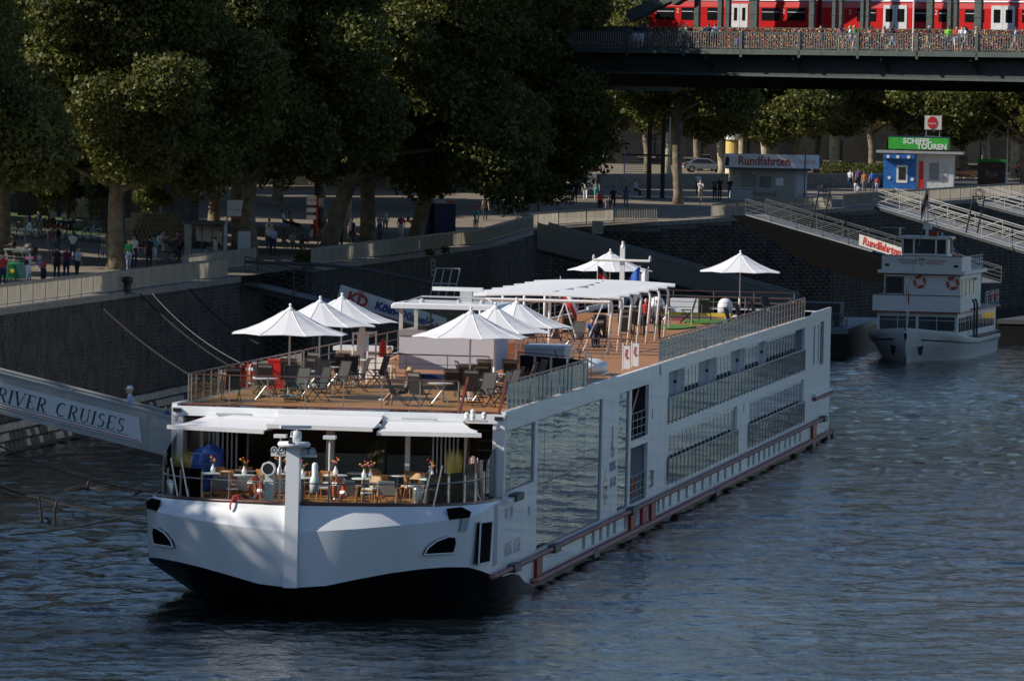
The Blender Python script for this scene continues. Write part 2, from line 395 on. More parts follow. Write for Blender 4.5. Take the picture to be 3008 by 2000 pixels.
# ---- quay railing: bays between posts
RAILM=mat('galvanised_railing',(.34,.305,.245),.75,var=.3,scale=2.2,streak=.15)
def bay_mesh(L):
    b=MB();n=max(4,int(L/.115))
    for i in range(n): b.box(-.028,.028,(i+.5)*L/n-.012,(i+.5)*L/n+.012,.13,1.0)
    b.box(-.04,.04,.02,L-.02,.1,.15);b.box(-.04,.04,.02,L-.02,.97,1.02)
    me=b.mesh('bar_panel');me.materials.append(RAILM);return me
bm4=bay_mesh(3.0)
pb=MB().box(-.05,.05,-.05,.05,-.1,1.07).mesh('post');pb.materials.append(RAILM)
def railing(name,label,y0,y1,skip=()):
    t=thing(name,label,'railing');P=[]
    Y=y0;hr=MB();pp=None
    while Y<y1:
        p=Vector((edgeX(Y)-setback(Y)-.3,Y,lerp1(Y,ZY,ZZ)))
        # step of 3 m along the edge
        Y2=Y
        while True:
            Y2+=.05;q=Vector((edgeX(Y2)-setback(Y2)-.3,Y2,lerp1(Y2,ZY,ZZ)))
            if (q-p).length>=3.:break
        d=(q-p)
        jump=abs(setback(Y)-setback(Y2))>.5
        gap=any(a<Y<b for a,b in skip)
        if not gap:
            L=d.length;o=inst(bm4,'bar_panel',t,p);ry=math.atan2(-d.x,d.y)
            R=Matrix.Rotation(ry,4,'Z')@Matrix.Rotation(math.asin(d.z/L),4,'X')@Matrix.Scale(L/3,4,(0,1,0));o.matrix_local=Matrix.Translation(p)@R
            inst(pb,'post',t,p)
            hr.bar(p+Vector((0,0,1.06)),q+Vector((0,0,1.06)),.1,.06)
        Y=Y2
    hr.build('handrail',mat('worn_handrail',(.16,.15,.14),.6,var=.25),t)
railing('quay_railing','weathered grey bar railing along the promenade above the tall dark quay wall',318,399)
railing('quay_railing','grey bar railing set back round the recessed gangway head',402,424)
railing('quay_railing','weathered grey bar railing on the quay stretch between two recessed gangway heads',428,525.5)
railing('quay_railing','grey bar railing on the rising quay behind the small excursion boat',526.5,640,skip=((541,545),(556,559)))
# ---- trees
LEAF=mat('plane_leaf',(.082,.100,.016),.6,var=.5,scale=.35,trans=.35)
LEAF2=mat('plane_leaf_yellowish',(.14,.13,.022),.55,var=.5,scale=.5,trans=.3)
BARK=mat('plane_bark',(.17,.135,.09),.9,var=.5,scale=2.2,bump=.6,bscale=5)
LIGHTBARK=mat('pale_plane_bark',(.36,.31,.21),.9,var=.4,scale=2,bump=.4)
def crown_data(lobes,dens,lsz,seed):
    rg=np.random.default_rng(seed);VV=[]
    for (c,r) in lobes:
        n=int(dens*r[0]*r[1]);u=rg.normal(size=(n,3));u/=np.linalg.norm(u,axis=1)[:,None]
        rad=rg.uniform(.3,1.04,n)**.6
        # bumpy surface
        bmp=1+.13*np.sin(u[:,0]*7+seed)*np.sin(u[:,1]*6.3+c[0])+.1*np.sin(u[:,2]*11+c[1])
        P=np.array(c)+u*np.array(r)*(rad*bmp)[:,None]
        nn=u*.6+rg.normal(size=(n,3))*.75;nn/=np.linalg.norm(nn,axis=1)[:,None]
        t=np.cross(nn,rg.normal(size=(n,3)));t/=np.linalg.norm(t,axis=1)[:,None];b=np.cross(nn,t)
        s=lsz*rg.uniform(.6,1.25,n)[:,None]
        VV.append(np.stack([P-t*s-b*s*.6,P+t*s*1.1-b*s*.35+nn*s*.25,P+t*s*.1+b*s*1.15],1))
    A=np.concatenate(VV);return A.reshape(-1,3),np.arange(len(A)*3).reshape(-1,3)
TREEV=[]
def tree_variant(seed,H,R,trunk_r,clear,barkm,nl=34,dens=1050,lsz=.118):
    rd=random.Random(seed);lob=[];limbs=MB()
    top=H*.55
    limbs.tube([(0,0,-.3),(.05,0,.6),(.12*rd.uniform(-1,1),.1,clear*.6),(.2*rd.uniform(-1,1),.15,clear),(.3*rd.uniform(-1,1),.2,clear*1.45)],[trunk_r*1.35,trunk_r,trunk_r*.9,trunk_r*.85,trunk_r*.6],9)
    for i in range(nl):
        a=i*2.4+rd.uniform(-.4,.4);f=i/(nl-1);z=clear+ (H-clear-2)*(.12+.86*f);rr=R*(.72*math.sqrt(max(.05,1-((z-clear)/(H-clear)-.38)**2*2.0)))*rd.uniform(.45,1.12)
        c=(rr*math.cos(a),rr*math.sin(a),z);s=R*rd.uniform(.21,.36);lob.append((c,(s,s,s*.85)))
        if i<11:
            b0=(0,0,clear*(.95+.05*i));m_=(c[0]*.45,c[1]*.45,(b0[2]+c[2])*.5+rd.uniform(-.2,.6))
            limbs.tube([b0,m_,c],[trunk_r*.5,trunk_r*.3,trunk_r*.1],6)
    lob.append(((0,0,H-2.2),(R*.45,R*.45,2.2)))
    lob.append(((0,0,clear+(H-clear)*.5),(R*.6,R*.6,(H-clear)*.36)))
    V,Qd=crown_data(lob,dens,lsz,seed)
    me=bpy.data.meshes.new('crown');o=fastmesh('crown',V,Qd,[LEAF,LEAF2],None,midx=(RNG.random(len(Qd))<.3).astype(int));me=o.data;bpy.data.objects.remove(o)
    tm=limbs.mesh('trunk',True);tm.materials.append(barkm);return me,tm
for k,(H,R,cl) in enumerate(((19,7.8,4.0),(18,7.4,4.2),(19.5,8.2,3.9),(17.5,7.0,4.4))): TREEV.append(tree_variant(11+k,H,R,.42,cl,BARK if k!=1 else LIGHTBARK))
BGV=[tree_variant(31,16,7,.36,3.8,LIGHTBARK,nl=24,dens=640,lsz=.15),tree_variant(37,17,7.5,.34,3.4,BARK,nl=24,dens=640,lsz=.15),tree_variant(41,17,7.2,.36,6.0,LIGHTBARK,nl=22,dens=640,lsz=.15),tree_variant(43,16.5,7.2,.36,6.2,BARK,nl=22,dens=640,lsz=.15)]
SPARSE=tree_variant(61,19,7.8,.42,4,BARK,nl=26,dens=150,lsz=.2)
def tree(var,P,rz,sc,label,group=None,name='plane_tree'):
    t=thing(name,label,'tree',P,rz,group,sc);c=inst(var[0],'crown',t);inst(var[1],'trunk',t);return t
def at(px,py): return GP(px,py)
gT='plane trees along the promenade'
P=GP(339,792);tree(TREEV[0],P,.4,1.17,'broad plane tree whose thick trunk stands close to the promenade railing',gT)
P=GP(10,735);tree(TREEV[1],P,2.1,1.16,'plane tree with forked pale limbs behind the green pedal cab',gT)
P=GP(700,740);tree(TREEV[2],P,1.3,1.14,'plane tree with dark trunk right behind the white ticket sign board',gT)
P=GP(1010,706);tree(TREEV[1],P,4.2,1.05,'plane tree with pale mottled trunk beside the man in the bright green shirt',gT)
for (X,Y,v,rz,sc) in ((-16,436,2,.9,1.2),(-9.5,470,0,2.2,1.3),(-31,366,2,.2,1.0),(-33,380,3,2.6,1.25),(-34,418,2,5.2,1.3),(-52,440,0,1.2,1.3),(-56,478,2,2.2,1.3),(-60,522,1,.3,1.35),(-46,566,0,4.2,1.35),(-62,562,3,1.4,1.35),(-38,614,2,3.2,1.35),(-34,548,1,.8,1.3),(-34,395,3,1.,1.05),(-30,424,0,2.5,1.05),(-25,455,3,3.1,1.05),(-37,460,2,.7,1.1),(-20,478,0,5.,1.05),(-30,500,1,4.1,1.1),(-14,520,3,1.9,1.1),(-18,548,2,2.9,1.1),(-7,548,0,.5,1.05),(-10,585,2,2.,1.1),(1,572,1,3.5,1.08),(-3,610,0,4.,1.1),(-48,500,1,4.1,1.2),(-40,540,2,1.1,1.2),(-25,580,3,.1,1.2)):  # outermost left trees are added out of view to shade the plaza
    tree(TREEV[v],(X,Y,gz(X,Y)),rz,sc,('shady plane tree at the water side edge of the promenade near the railway bridge' if X>-17 and Y<500 else 'plane tree far back in the foliage mass behind the lawn, thickened out of view for shade' if X<-27 else 'plane tree in the shady grove between booth and stone abutment wall'),gT)
for (X,Y,v,rz) in ((-46,229,0,.3),(-45.5,238,2,2.),(-44,251,1,3.),(-47,216,3,1.)):
    tree(SPARSE,(X,Y,gz(X,Y)),rz,1.13,'plane tree upstream on the promenade shading the bow of the white ship',gT)
t_=tree(TREEV[2],(-12,458,gz(-12,458)),0,1.35,'large plane tree leaning out over the quay edge in front of the bridge end',gT);t_.rotation_euler=(0,math.radians(17),0)
t_=tree(TREEV[0],(-6.8,474,gz(-6.8,474)),0,1.25,'plane tree leaning towards the river between the walking couple and the blue cabin',gT);t_.rotation_euler=(0,math.radians(15),0)
gB='trees beyond the bridge'
P=GP(1990,600);tree(BGV[3],P,.6,1.1,'large plane tree with forked trunk beside the round-trip kiosk under the bridge',gB)
P=GP(2530,492);tree(BGV[2],P,1.4,1.1,'plane tree with pale slim trunk between the two kiosks',gB)
P=GP(2760,470);tree(BGV[2],P,3.3,1.2,'plane tree with bright pale limbs behind the green roofed kiosk',gB)
for (px,Y,v,rz,sc) in ((1900,640,1,0.,1.1),(2180,650,0,2.2,1.15),(2330,640,1,4.,1.1),(2640,690,1,5.1,1.3),(2900,660,0,.9,1.2),(3010,640,1,2.6,1.2),(3120,680,0,3.6,1.2),(2450,720,0,1.6,1.3),(2050,720,1,1.6,1.3),(2250,740,0,1.1,1.35),(2830,740,1,1.,1.35),(2120,690,0,.5,1.1),(2400,690,1,2.5,1.1),(2560,760,1,.4,1.2),(2980,720,0,1.9,1.2),(1960,680,0,2.9,1.1)):
    p=WY(px,500,Y);tree(BGV[v],(p.x,Y,gz(p.x,Y)),rz,sc,'shady plane tree in the row along the road beyond the bridge',gB)
# young trees on the lawn
yv=tree_variant(51,4.6,1.35,.07,2.1,BARK,nl=9,dens=1300,lsz=.09)
for (px,py) in ((115,668),(142,672),(200,672),(275,665),(290,660),(437,702),(315,640)):
    tree(yv,GP(px,py),px*.7,1.0 if px!=437 else 1.15,'slim young tree with small round crown on the edge of the lawn','young trees by the lawn','young_tree')
# steel columns beside the big tree under the bridge
for px,h in ((1905,9.5),(1945,8.5)):
    P=GP(px,583);t=thing('steel_column','slender dark steel column standing beside the big tree under the bridge','column',P,0,'steel columns under the bridge');MB().box(-.17,.17,-.17,.17,0,h).build('shaft',BLACK,t);MB().box(-.3,.3,-.3,.3,0,.1).build('foot',BLACK,t)
# ---- old stone abutment wall behind the walkers, built from blocks
ab=thing('abutment_wall','rough grey ashlar abutment wall in the shade behind the walkers','wall',(0,0,0))
ABM=[mat('ashlar_a',(.15,.135,.11),.95,var=.4,scale=.9,bump=.7,bscale=5),mat('ashlar_b',(.105,.095,.08),.95,var=.4,scale=1.1,bump=.7,bscale=5)]
MB().box(-48,5.2,590.2,596,4,24).build('wall_core',mat('ashlar_joint',(.05,.047,.042),.95),ab)
bk=[]
for m_ in ABM:
    b=MB();b.hexa([(-.5,-.08,0),(.5,-.05,0),(.5,.3,0),(-.5,.3,0)],[(-.5,-.03,1),(.5,-.09,1),(.5,.3,1),(-.5,.3,1)]);me=b.mesh('block');me.materials.append(m_);bk.append(me)
for r in range(9):
    x=-16.-random.random();z=7.4+r*.72
    while x<5.2:
        w_=random.uniform(.9,1.7);inst(bk[random.random()<.4],'block',ab,(x+w_/2,590,z),sc=(w_-.05,1,.68));x+=w_
V=[];Q=[]
# ---- dark building row behind the right-hand trees
bd=thing('stone_building','long dark stone building behind the trees beyond the bridge','building',(20,775,8))
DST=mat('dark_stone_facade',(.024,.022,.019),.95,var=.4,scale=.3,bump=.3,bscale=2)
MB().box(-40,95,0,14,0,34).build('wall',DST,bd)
wn=MB();wn.box(-.8,.8,-.06,.02,0,2.2);wme=wn.mesh('window');wme.materials.append(mat('dark_pane',(.015,.018,.022),.1,spec=.8))
sl_=MB();sl_.box(-1,1,-.16,0,-.2,0);sme=sl_.mesh('sill');sme.materials.append(STONE)
for r in range(2):
    for i in range(26):
        o=inst(wme,'window',bd,(-36+i*5,0,2.5+r*5.2));inst(sme,'sill',o)
# low street wall with retaining stones right
lw=MB()
prev=None
for i in range(13):
    t=i/12;a=WY(1770+t*850,0,600+t*30);p=Vector((a.x,a.y,gz(a.x,a.y)))
    if prev is not None:
        d=(p-prev).normalized();n=Vector((d.y,-d.x,0))*.2
        lw.hexa([prev+n,p+n,p-n,prev-n],[prev+n+Vector((0,0,1.25)),p+n+Vector((0,0,1.25)),p-n+Vector((0,0,1.25)),prev-n+Vector((0,0,1.25))])
    prev=p
tag(lw.build('street_wall',mat('street_wall_stone',(.16,.15,.135),.9,var=.3,bump=.4)),'long low grey stone wall between the street and the quay path','wall')

fb_=MB()
V,Qd=crown_data([((x,y,9+4*math.sin(i*1.7)),(16,16,11)) for i,(x,y) in enumerate([(330+i*9,-50+i*34) for i in range(46)])],40,.9,77)
o=fastmesh('far_bank_trees',V,Qd,[LEAF]);struct(o,'stuff');o['label']='dense belt of trees on the far river bank';
o=MB().hexa([(320,-150,-1),(520,-150,-1),(930,2000,-1),(730,2000,-1)],[(325,-150,5),(520,-150,5),(930,2000,5),(735,2000,5)]).build('far_bank',STONE);struct(o)
# ================================================================ THE RIVER CRUISE SHIP (local x starboard, y aft, z up)
ship=thing('river_cruise_ship','long white river cruise ship with black forefoot and balcony cabins moored along the quay','ship',SO,-YAW)
B=5.65;ZD=6.35
VOID=mat('dark_opening',(.004,.004,.004),.95,spec=.05)
HULLBLK=mat('black_hull',(.005,.005,.006),.5,var=.2,spec=.3)
HULLGR=mat('grey_waterline',(.10,.105,.11),.5,var=.3,scale=.5,streak=6)
HULLW=mat('hull_white',(.79,.80,.81),.32,var=.06,scale=.9,streak=.12,coat=.25,bump=.02,bscale=.8)
def window_mat():
    m=bpy.data.materials.new('reflective_window');m.use_nodes=True;n=m.node_tree;N=n.nodes;Lk=n.links;b=N['Principled BSDF']
    b.inputs['Base Color'].default_value=(.012,.016,.02,1);b.inputs['Roughness'].default_value=.02;b.inputs['Specular IOR Level'].default_value=.85;b.inputs['IOR'].default_value=1.6
    tc=N.new('ShaderNodeTexCoord');mp=N.new('ShaderNodeMapping');mp.inputs['Scale'].default_value=(1,.35,1.2);Lk.new(tc.outputs['Object'],mp.inputs[0])
    no=N.new('ShaderNodeTexNoise');no.inputs['Scale'].default_value=.9;no.inputs['Detail'].default_value=1.5;Lk.new(mp.outputs[0],no.inputs['Vector'])
    bp=N.new('ShaderNodeBump');bp.inputs['Strength'].default_value=.10;bp.inputs['Distance'].default_value=.04;Lk.new(no.outputs[0],bp.inputs['Height']);Lk.new(bp.outputs[0],b.inputs['Normal']);return m
WIN=window_mat()
DOORG=mat('cabin_glass',(.02,.026,.03),.04,var=.3,scale=1.3,spec=.8,bump=.03,bscale=1.2)
FRAMEBLK=mat('black_gasket',(.01,.01,.011),.4)
# ---- bow (mirrored stations): rows top edge, knuckle, paint line, waterline
TOPR=[(-8.85,.22,3.66),(-8.72,1.0,3.66),(-8.5,1.9,3.66),(-8.1,2.9,3.65),(-7.5,3.8,3.64),(-6.7,4.55,3.62),(-5.6,5.1,3.6),(-4.2,5.42,3.57),(-2.6,5.58,3.55),(-1,5.64,3.53),(.6,B,3.5),(3,B,3.5),(5.2,B,3.5),(6.4,B,3.5),(8.,B,3.5)]
KN=[(-9.1,.22,2.78),(-9.0,1.1,2.84),(-8.82,2.1,2.92),(-8.4,3.15,3.02),(-7.8,4.05,3.1),(-6.95,4.8,3.17),(-5.8,5.35,3.24),(-4.35,5.6,3.34),(-2.7,5.65,3.47),(-1,B,3.49),(.6,B,3.46),(3,B,3.4),(5.2,B,3.4),(6.4,B,3.4),(8.,B,3.4)]
PT=[(-8.95,.22,.98),(-8.8,1.1,1.05),(-8.55,2.1,1.28),(-8.1,3.1,1.48),(-7.5,4.0,1.6),(-6.7,4.75,1.64),(-5.6,5.3,1.58),(-4.2,5.55,1.38),(-2.6,5.62,1.16),(-1,5.64,1.0),(.6,B,.9),(3,B,.84),(4.6,B,.7),(6.2,B,.36),(8.,B,.13)]
WL=[(-7.3,.1,-.9),(-7.1,.6,-.9),(-6.7,1.2,-.9),(-5.9,1.9,-.9),(-4.9,2.4,-.9),(-3.6,2.9,-.9),(-2.1,3.3,-.9),(-.5,3.8,-.9),(1.,4.3,-.9),(2.5,4.7,-.9),(3.6,5.,-.9),(4.9,5.3,-.9),(6.,5.5,-.9),(7.,5.6,-.9),(8.,B,-.9)]
def loft(rows,m=None):
    b=MB();n=len(rows[0])
    for sg in (1,-1):
        vs=[(y*sg,s,z) for row in rows for (s,y,z) in row];fs=[]
        for i in range(len(rows)-1):
            for k in range(n-1):
                a=i*n+k;f=(a,a+n,a+n+1,a+1);fs.append(f if sg>0 else f[::-1])
        b.add(vs,fs)
    return b
def mid(r1,r2,t,out=0): return [(a[0]+(b[0]-a[0])*t-out*.6,a[1]+(b[1]-a[1])*t+out*.4,a[2]+(b[2]-a[2])*t) for a,b in zip(r1,r2)]
bow=loft([TOPR,mid(TOPR,KN,.5,.02),KN]).build('bow_flare',HULLW,ship,smooth=True)
loft([KN,mid(KN,PT,.5,.03),PT]).build('bow_plating',HULLW,ship,smooth=True)
WL2=[(-7.95,.14,0),(-7.75,.75,0),(-7.35,1.45,0),(-6.6,2.25,0),(-5.6,2.85,0),(-4.3,3.4,0),(-2.8,3.85,0),(-1.2,4.3,0),(.4,4.7,0),(2,5.08,0),(3.2,5.32,0),(4.6,5.5,0),(6,5.6,0),(7,5.63,0),(8,B,0)]
PT_=[(s,y-.004,z) for s,y,z in PT]
loft([PT,WL2,WL]).build('black_forefoot',HULLBLK,ship,smooth=True)
# stem plate between the two halves and the bow mast
MB().box(-.22,.22,-9.09,-8.8,.99,3.65).build('stem',HULLW,ship);MB().hexa([(-.12,-7.32,-.9),(.12,-7.32,-.9),(.12,-7.,-.9),(-.12,-7.,-.9)],[(-.225,-8.96,.985),(.225,-8.96,.985),(.225,-8.6,.985),(-.225,-8.6,.985)]).build('stem_foot',HULLBLK,ship)
mast=MB();mast.hexa([(-.225,-9.26,.98),(.225,-9.26,.98),(.225,-8.72,.98),(-.225,-8.72,.98)],[(-.215,-9.22,5.5),(.215,-9.22,5.5),(.215,-8.76,5.5),(-.215,-8.76,5.5)])
mo=mast.build('bow_mast',mat('mast_white',(.74,.76,.79),.35,var=.03),ship)
d=MB();d.lathe([(.28,5.5),(.5,5.52),(.54,5.6),(.5,5.68),(.2,5.7)],20,(0,-9,0));d.build('radar_disc',WHITE2,mo,smooth=True)
d=MB();d.lathe([(.17,5.7),(.19,5.85),(.17,6.02),(.07,6.06),(.06,6.13)],14,(.06,-9,0));d.build('radar_motor',WHITE2,mo,smooth=True)
d=MB();d.bar((-.42,-9.25,6.16),(.5,-8.75,6.16),.12,.1);d.build('radar_scanner',WHITE2,mo)
d=MB();d.box(-.09,.02,-9.52,-9.42,5.68,5.86);d.box(-.11,.04,-9.54,-9.4,5.66,5.7);d.build('lamp',BLACK,mo)
d=MB();d.box(-.75,.75,-8.98,-8.9,5.2,5.3);d.build('horn_bracket',WHITE2,mo)
for x in (-.62,-.38,.36,.62):
    d=MB();d.lathe([(.03,-8.85),(.05,-8.98),(.12,-9.1),(.1,-9.1),(.03,-9.0)],14,(x,0,5.4),'y');h=d.build('horn',LGREY,mo,smooth=True)
    d=MB();d.sphere((x,-9.08,5.4),.03);d.build('horn_core',WHITE2,h)
# hawse openings and upper fairleads
def dark_patch(name,pts,m,th=.03,rimm=None):
    b=MB();k=len(pts);c=sum((Vector(p) for p in pts),Vector())/k
    n=Vector((0,0,0))
    for i in range(k): n+=(Vector(pts[i])-c).cross(Vector(pts[(i+1)%k])-c)
    n.normalize()
    if n.y*-1+n.x*math.copysign(1,c.x)<0: n=-n;pts=pts[::-1]
    a=[Vector(p)+n*th for p in pts];q=[Vector(p)-n*.05 for p in pts]
    b.add(a+q,[tuple(range(k))]+[(i,i+k,(i+1)%k+k,(i+1)%k) for i in range(k)]);o=b.build(name,m,ship)
    if rimm:
        r=MB();r.tube([p+n*.01 for p in a]+[a[0]+n*.01],.03,5,caps=False);r.build('rim',rimm,o)
    return o
def hull_pt(y,z):   # point on bow plating at half breadth |y| and height z
    sg=1 if y>=0 else -1;y=abs(y)
    t=max(0,min(1,(3.1-z)/(3.1-1.5)))
    row=[tuple(a[i]+(b_[i]-a[i])*t for i in range(3)) for a,b_ in zip(KN,PT)]
    s=lerp1(y,[r[1] for r in row[:9]],[r[0] for r in row[:9]]);return Vector((sg*y,s,z))
for sg in (1,-1):
    sh=[(4.05,2.08),(4.15,2.3),(4.4,2.52),(4.75,2.66),(4.92,2.62),(4.95,2.4),(4.88,2.1)]
    pts=[hull_pt(sg*y,z) for y,z in sh]
    if sg<0:pts=pts[::-1]
    pts=[p+Vector((.06*sg,-.07,0)) for p in pts]
    dark_patch('hawse_opening',pts,VOID,.02,HULLW)
    q=[(-6.9,4.86,3.2),(-5.9,5.33,3.22),(-5.75,5.36,3.4),(-6.25,5.1,3.58),(-6.8,4.75,3.55)]
    pts=[Vector((sg*y*1.0+.0,s-.02,z)) for s,y,z in q]
    if sg<0:pts=pts[::-1]
    dark_patch('fairlead',pts,VOID,.03)
# ---- sides with holes
def wall_holes(s0,s1,z0,z1,holes,x,depth,name,m,parent):
    ss=sorted(set([s0,s1]+[h for H in holes for h in H[:2] if s0<h<s1]));zs=sorted(set([z0,z1]+[h for H in holes for h in H[2:4] if z0<h<z1]))
    ins=lambda s,z:any(H[0]-1e-6<s<H[1]+1e-6 and H[2]-1e-6<z<H[3]+1e-6 for H in holes)
    b=MB();xi=x-math.copysign(depth,x)
    occ={}
    for i in range(len(ss)-1):
        for j in range(len(zs)-1):
            occ[i,j]=not ins((ss[i]+ss[i+1])/2,(zs[j]+zs[j+1])/2)
    for (i,j),o in occ.items():
        a,c,e,f=ss[i],ss[i+1],zs[j],zs[j+1]
        if o:
            q=[(x,a,e),(x,c,e),(x,c,f),(x,a,f)];b.add(q,[(0,1,2,3) if x>0 else (3,2,1,0)])
            for (di,dj,p,r) in ((1,0,(c,e),(c,f)),(-1,0,(a,f),(a,e)),(0,1,(c,f),(a,f)),(0,-1,(a,e),(c,e))):
                if occ.get((i+di,j+dj)) is False:
                    b.add([(x,p[0],p[1]),(x,r[0],r[1]),(xi,r[0],r[1]),(xi,p[0],p[1])],[(0,3,2,1)])
    return b.build(name,m,parent)
PORT=[22.4,25.3,27.7,30.0,32.1,35.7,39.3,43.2,47.2,49.,51.5,54.7,57.8,60.9,64.1,67.3,70.5,73.6,76.8,80.1,84,86.3,88.9,91.4,93.8,96.2,98.7,101.8,104.2,106.8,109.5]
holes=[(.25,8.15,3.7,5.77),(8.95,27.9,1.25,5.78),(33.2,36.7,1.27,5.75),(37.5,43.35,3.75,5.75),(37.45,43.3,1.28,3.47),(44,45.75,1.6,2.27),
 (50.45,111.4,3.9,5.95),(50.6,78.75,1.42,3.45),(84.2,111.4,1.38,3.45),(81.5,82.0,3.06,3.5),(116.2,117.0,3.95,5.88),(118.7,119.3,3.92,5.86),(120.,122.1,3.82,5.98),
 (-2.1,-1.15,1.4,3.45),(.55,1.35,2.3,3.17),(1.82,2.62,2.3,3.15),(6.55,7.28,1.3,2.92),(44.6,44.95,4.3,4.7)]
holes+=[(p,p+1.0,.46,.93) for p in PORT]
main_side=wall_holes(.6,126,-.05,ZD,[h for h in holes if h[0]>.2 and not(h[1]<8 and h[3]<3.3)]+[(.5,8.,-.1,3.38)],B+.002,.14,'starboard_side',HULLW,ship)
MB().box(-B,-B+.1,8,126,-.05,ZD).build('port_side',HULLW,ship);MB().box(-B-.002,-B+.1,.6,8,3.38,ZD).build('port_side',HULLW,ship)
b=MB();b.box(B-.1,B-.004,8,126,-.9,-.05);b.box(-B+.004,-B+.1,8,126,-.9,-.05);b.box(-B+.1,B-.1,125.8,125.996,-.9,-.05);b.build('waterline_strip',HULLGR,ship)
# strip showing above water
b=MB();b.box(B+.0,B+.012,7.9,126,-.06,.14);b.build('boot_topping',HULLGR,ship)
# portholes, shallow grey recesses
ph=MB().box(-.02,.02,0,1.,0,.47).mesh('porthole');ph.materials.append(mat('porthole_glass',(.20,.23,.26),.25,spec=.7,var=.1))
for p in PORT: inst(ph,'porthole',main_side,(B-.11,p,.46))
for (a,c,e,f) in ((-2.1,-1.15,1.4,3.45),(.55,1.35,2.3,3.17),(1.82,2.62,2.3,3.15),(6.55,7.28,1.3,2.92),(44.6,44.95,4.3,4.7),(81.5,82.0,3.06,3.5)):
    if 0<a<8: MB().box(B-.02,B+.006,a,c,e,f).build('recess_panel',mat('recess_grey',(.42,.45,.48),.5),main_side)
    elif a>8: MB().box(B-.12,B-.07,a,c,e,f).build('recess_panel',mat('recess_grey',(.42,.45,.48),.5),main_side)
# forward side region s -8..0.6 panels stand just proud of the bow plating
b=MB();b.box(B-.03,B+.008,-2.1,-1.15,1.4,3.42);b.build('flush_panel',mat('recess_grey',(.42,.45,.48),.5),ship)
dp=[(5.56,-5.3,1.66),(5.64,-3.15,1.62),(5.67,-2.95,2.95),(5.58,-5.15,3.02)]
dark_patch('shell_door',[Vector((x,s,z)) for x,s,z in dp],VOID,.03,HULLW)
dark_patch('small_hatch',[Vector(p) for p in ((5.15,-8.0+1.6,2.8),(5.35,-6.7+1.4,2.78),(5.42,-6.6+1.4,3.16),(5.22,-7.95+1.6,3.2))],mat('recess_grey',(.42,.45,.48),.5),.03)
# windows: panes as sub-parts with thin seams
def glazing(s0,s1,z0,z1,n,rows,name):
    g=MB();g.box(B-.13,B-.1,s0,s1,z0,z1);o=g.build(name,FRAMEBLK,ship)
    zs=[z0+.03]+rows+[z1-.03]
    for i in range(n):
        a=s0+.03+(s1-s0-.06)*i/n;c=s0+.03+(s1-s0-.06)*(i+1)/n
        for j in range(len(zs)-1):
            q=MB();tx=random.uniform(-.004,.004);q.slab([(B-.06+tx,a+.015,zs[j]+.015),(B-.06-tx,c-.015,zs[j]+.015),(B-.06-tx,c-.015,zs[j+1]-.015),(B-.06+tx,a+.015,zs[j+1]-.015)],.02);q.build('pane',WIN,o)
glazing(.25,8.15,3.7,5.77,4,[],'lounge_window')
glazing(8.95,27.9,1.25,5.78,8,[3.5],'atrium_window')
glazing(33.2,36.7,1.27,5.75,2,[3.5],'stair_window')
glazing(116.2,117.0,3.95,5.88,1,[],'aft_window');glazing(118.7,119.3,3.92,5.86,1,[],'aft_window');glazing(120.,122.1,3.82,5.98,1,[4.85],'aft_window')
glazing(44,45.75,1.6,2.27,1,[],'gangway_window')
# oval emblem window
ov=MB();ov.lathe([(.0,-.02),(.6,-.02),(.6,.012),(0,.012)],24,(0,0,0),'x',cap=False);o=ov.build('oval_window',WIN,ship,loc=(B,29.4,2.35));o.scale=(1,1,1.1)
# stair opening and gangway lobby: recessed rooms behind the side
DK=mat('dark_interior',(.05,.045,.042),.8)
def room(s0,s1,z0,z1,dep,m,name='recess_room'):
    b=MB();x0=B-.14-dep
    b.add([(x0,s0,z0),(x0,s1,z0),(x0,s1,z1),(x0,s0,z1)],[(0,1,2,3)])
    b.add([(x0,s0,z0),(B-.13,s0,z0),(B-.13,s1,z0),(x0,s1,z0)],[(0,1,2,3)]);b.add([(x0,s0,z1),(B-.13,s0,z1),(B-.13,s1,z1),(x0,s1,z1)],[(3,2,1,0)])
    b.add([(x0,s0,z0),(x0,s0,z1),(B-.13,s0,z1),(B-.13,s0,z0)],[(0,1,2,3)]);b.add([(x0,s1,z0),(x0,s1,z1),(B-.13,s1,z1),(B-.13,s1,z0)],[(3,2,1,0)])
    return b.build(name,m,ship)
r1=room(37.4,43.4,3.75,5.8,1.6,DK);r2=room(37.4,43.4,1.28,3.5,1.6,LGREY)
for i in range(6):
    MB().box(B-1.5,B-.35,38.6+i*.75,38.95+i*.75,3.95+i*.3,4.0+i*.3).build('stair_tread',STEEL,r1)
MB().bar((B-.35,38.3,3.9),(B-.35,43.2,5.85),.08,.25).build('stringer',MAHOG,r1)
for (rr,z0,z1) in ((r1,3.76,4.75),(r2,1.3,2.3)):
    g=MB()
    for i in range(5): g.tube([(B-.1,37.55+i*1.42,z0),(B-.1,37.55+i*1.42,z1)],.025,5)
    for j in range(4): g.tube([(B-.1,37.5,z0+.12+j*(z1-z0-.12)/3),(B-.1,43.3,z0+.12+j*(z1-z0-.12)/3)],.022,5)
    g.build('gate_railing',DSTEEL,rr)
lb=MB();lb.torus((B-.2,40.2,1.85),.3,.06,'x');lb.build('lifebuoy',ORANGE,r2,smooth=True)
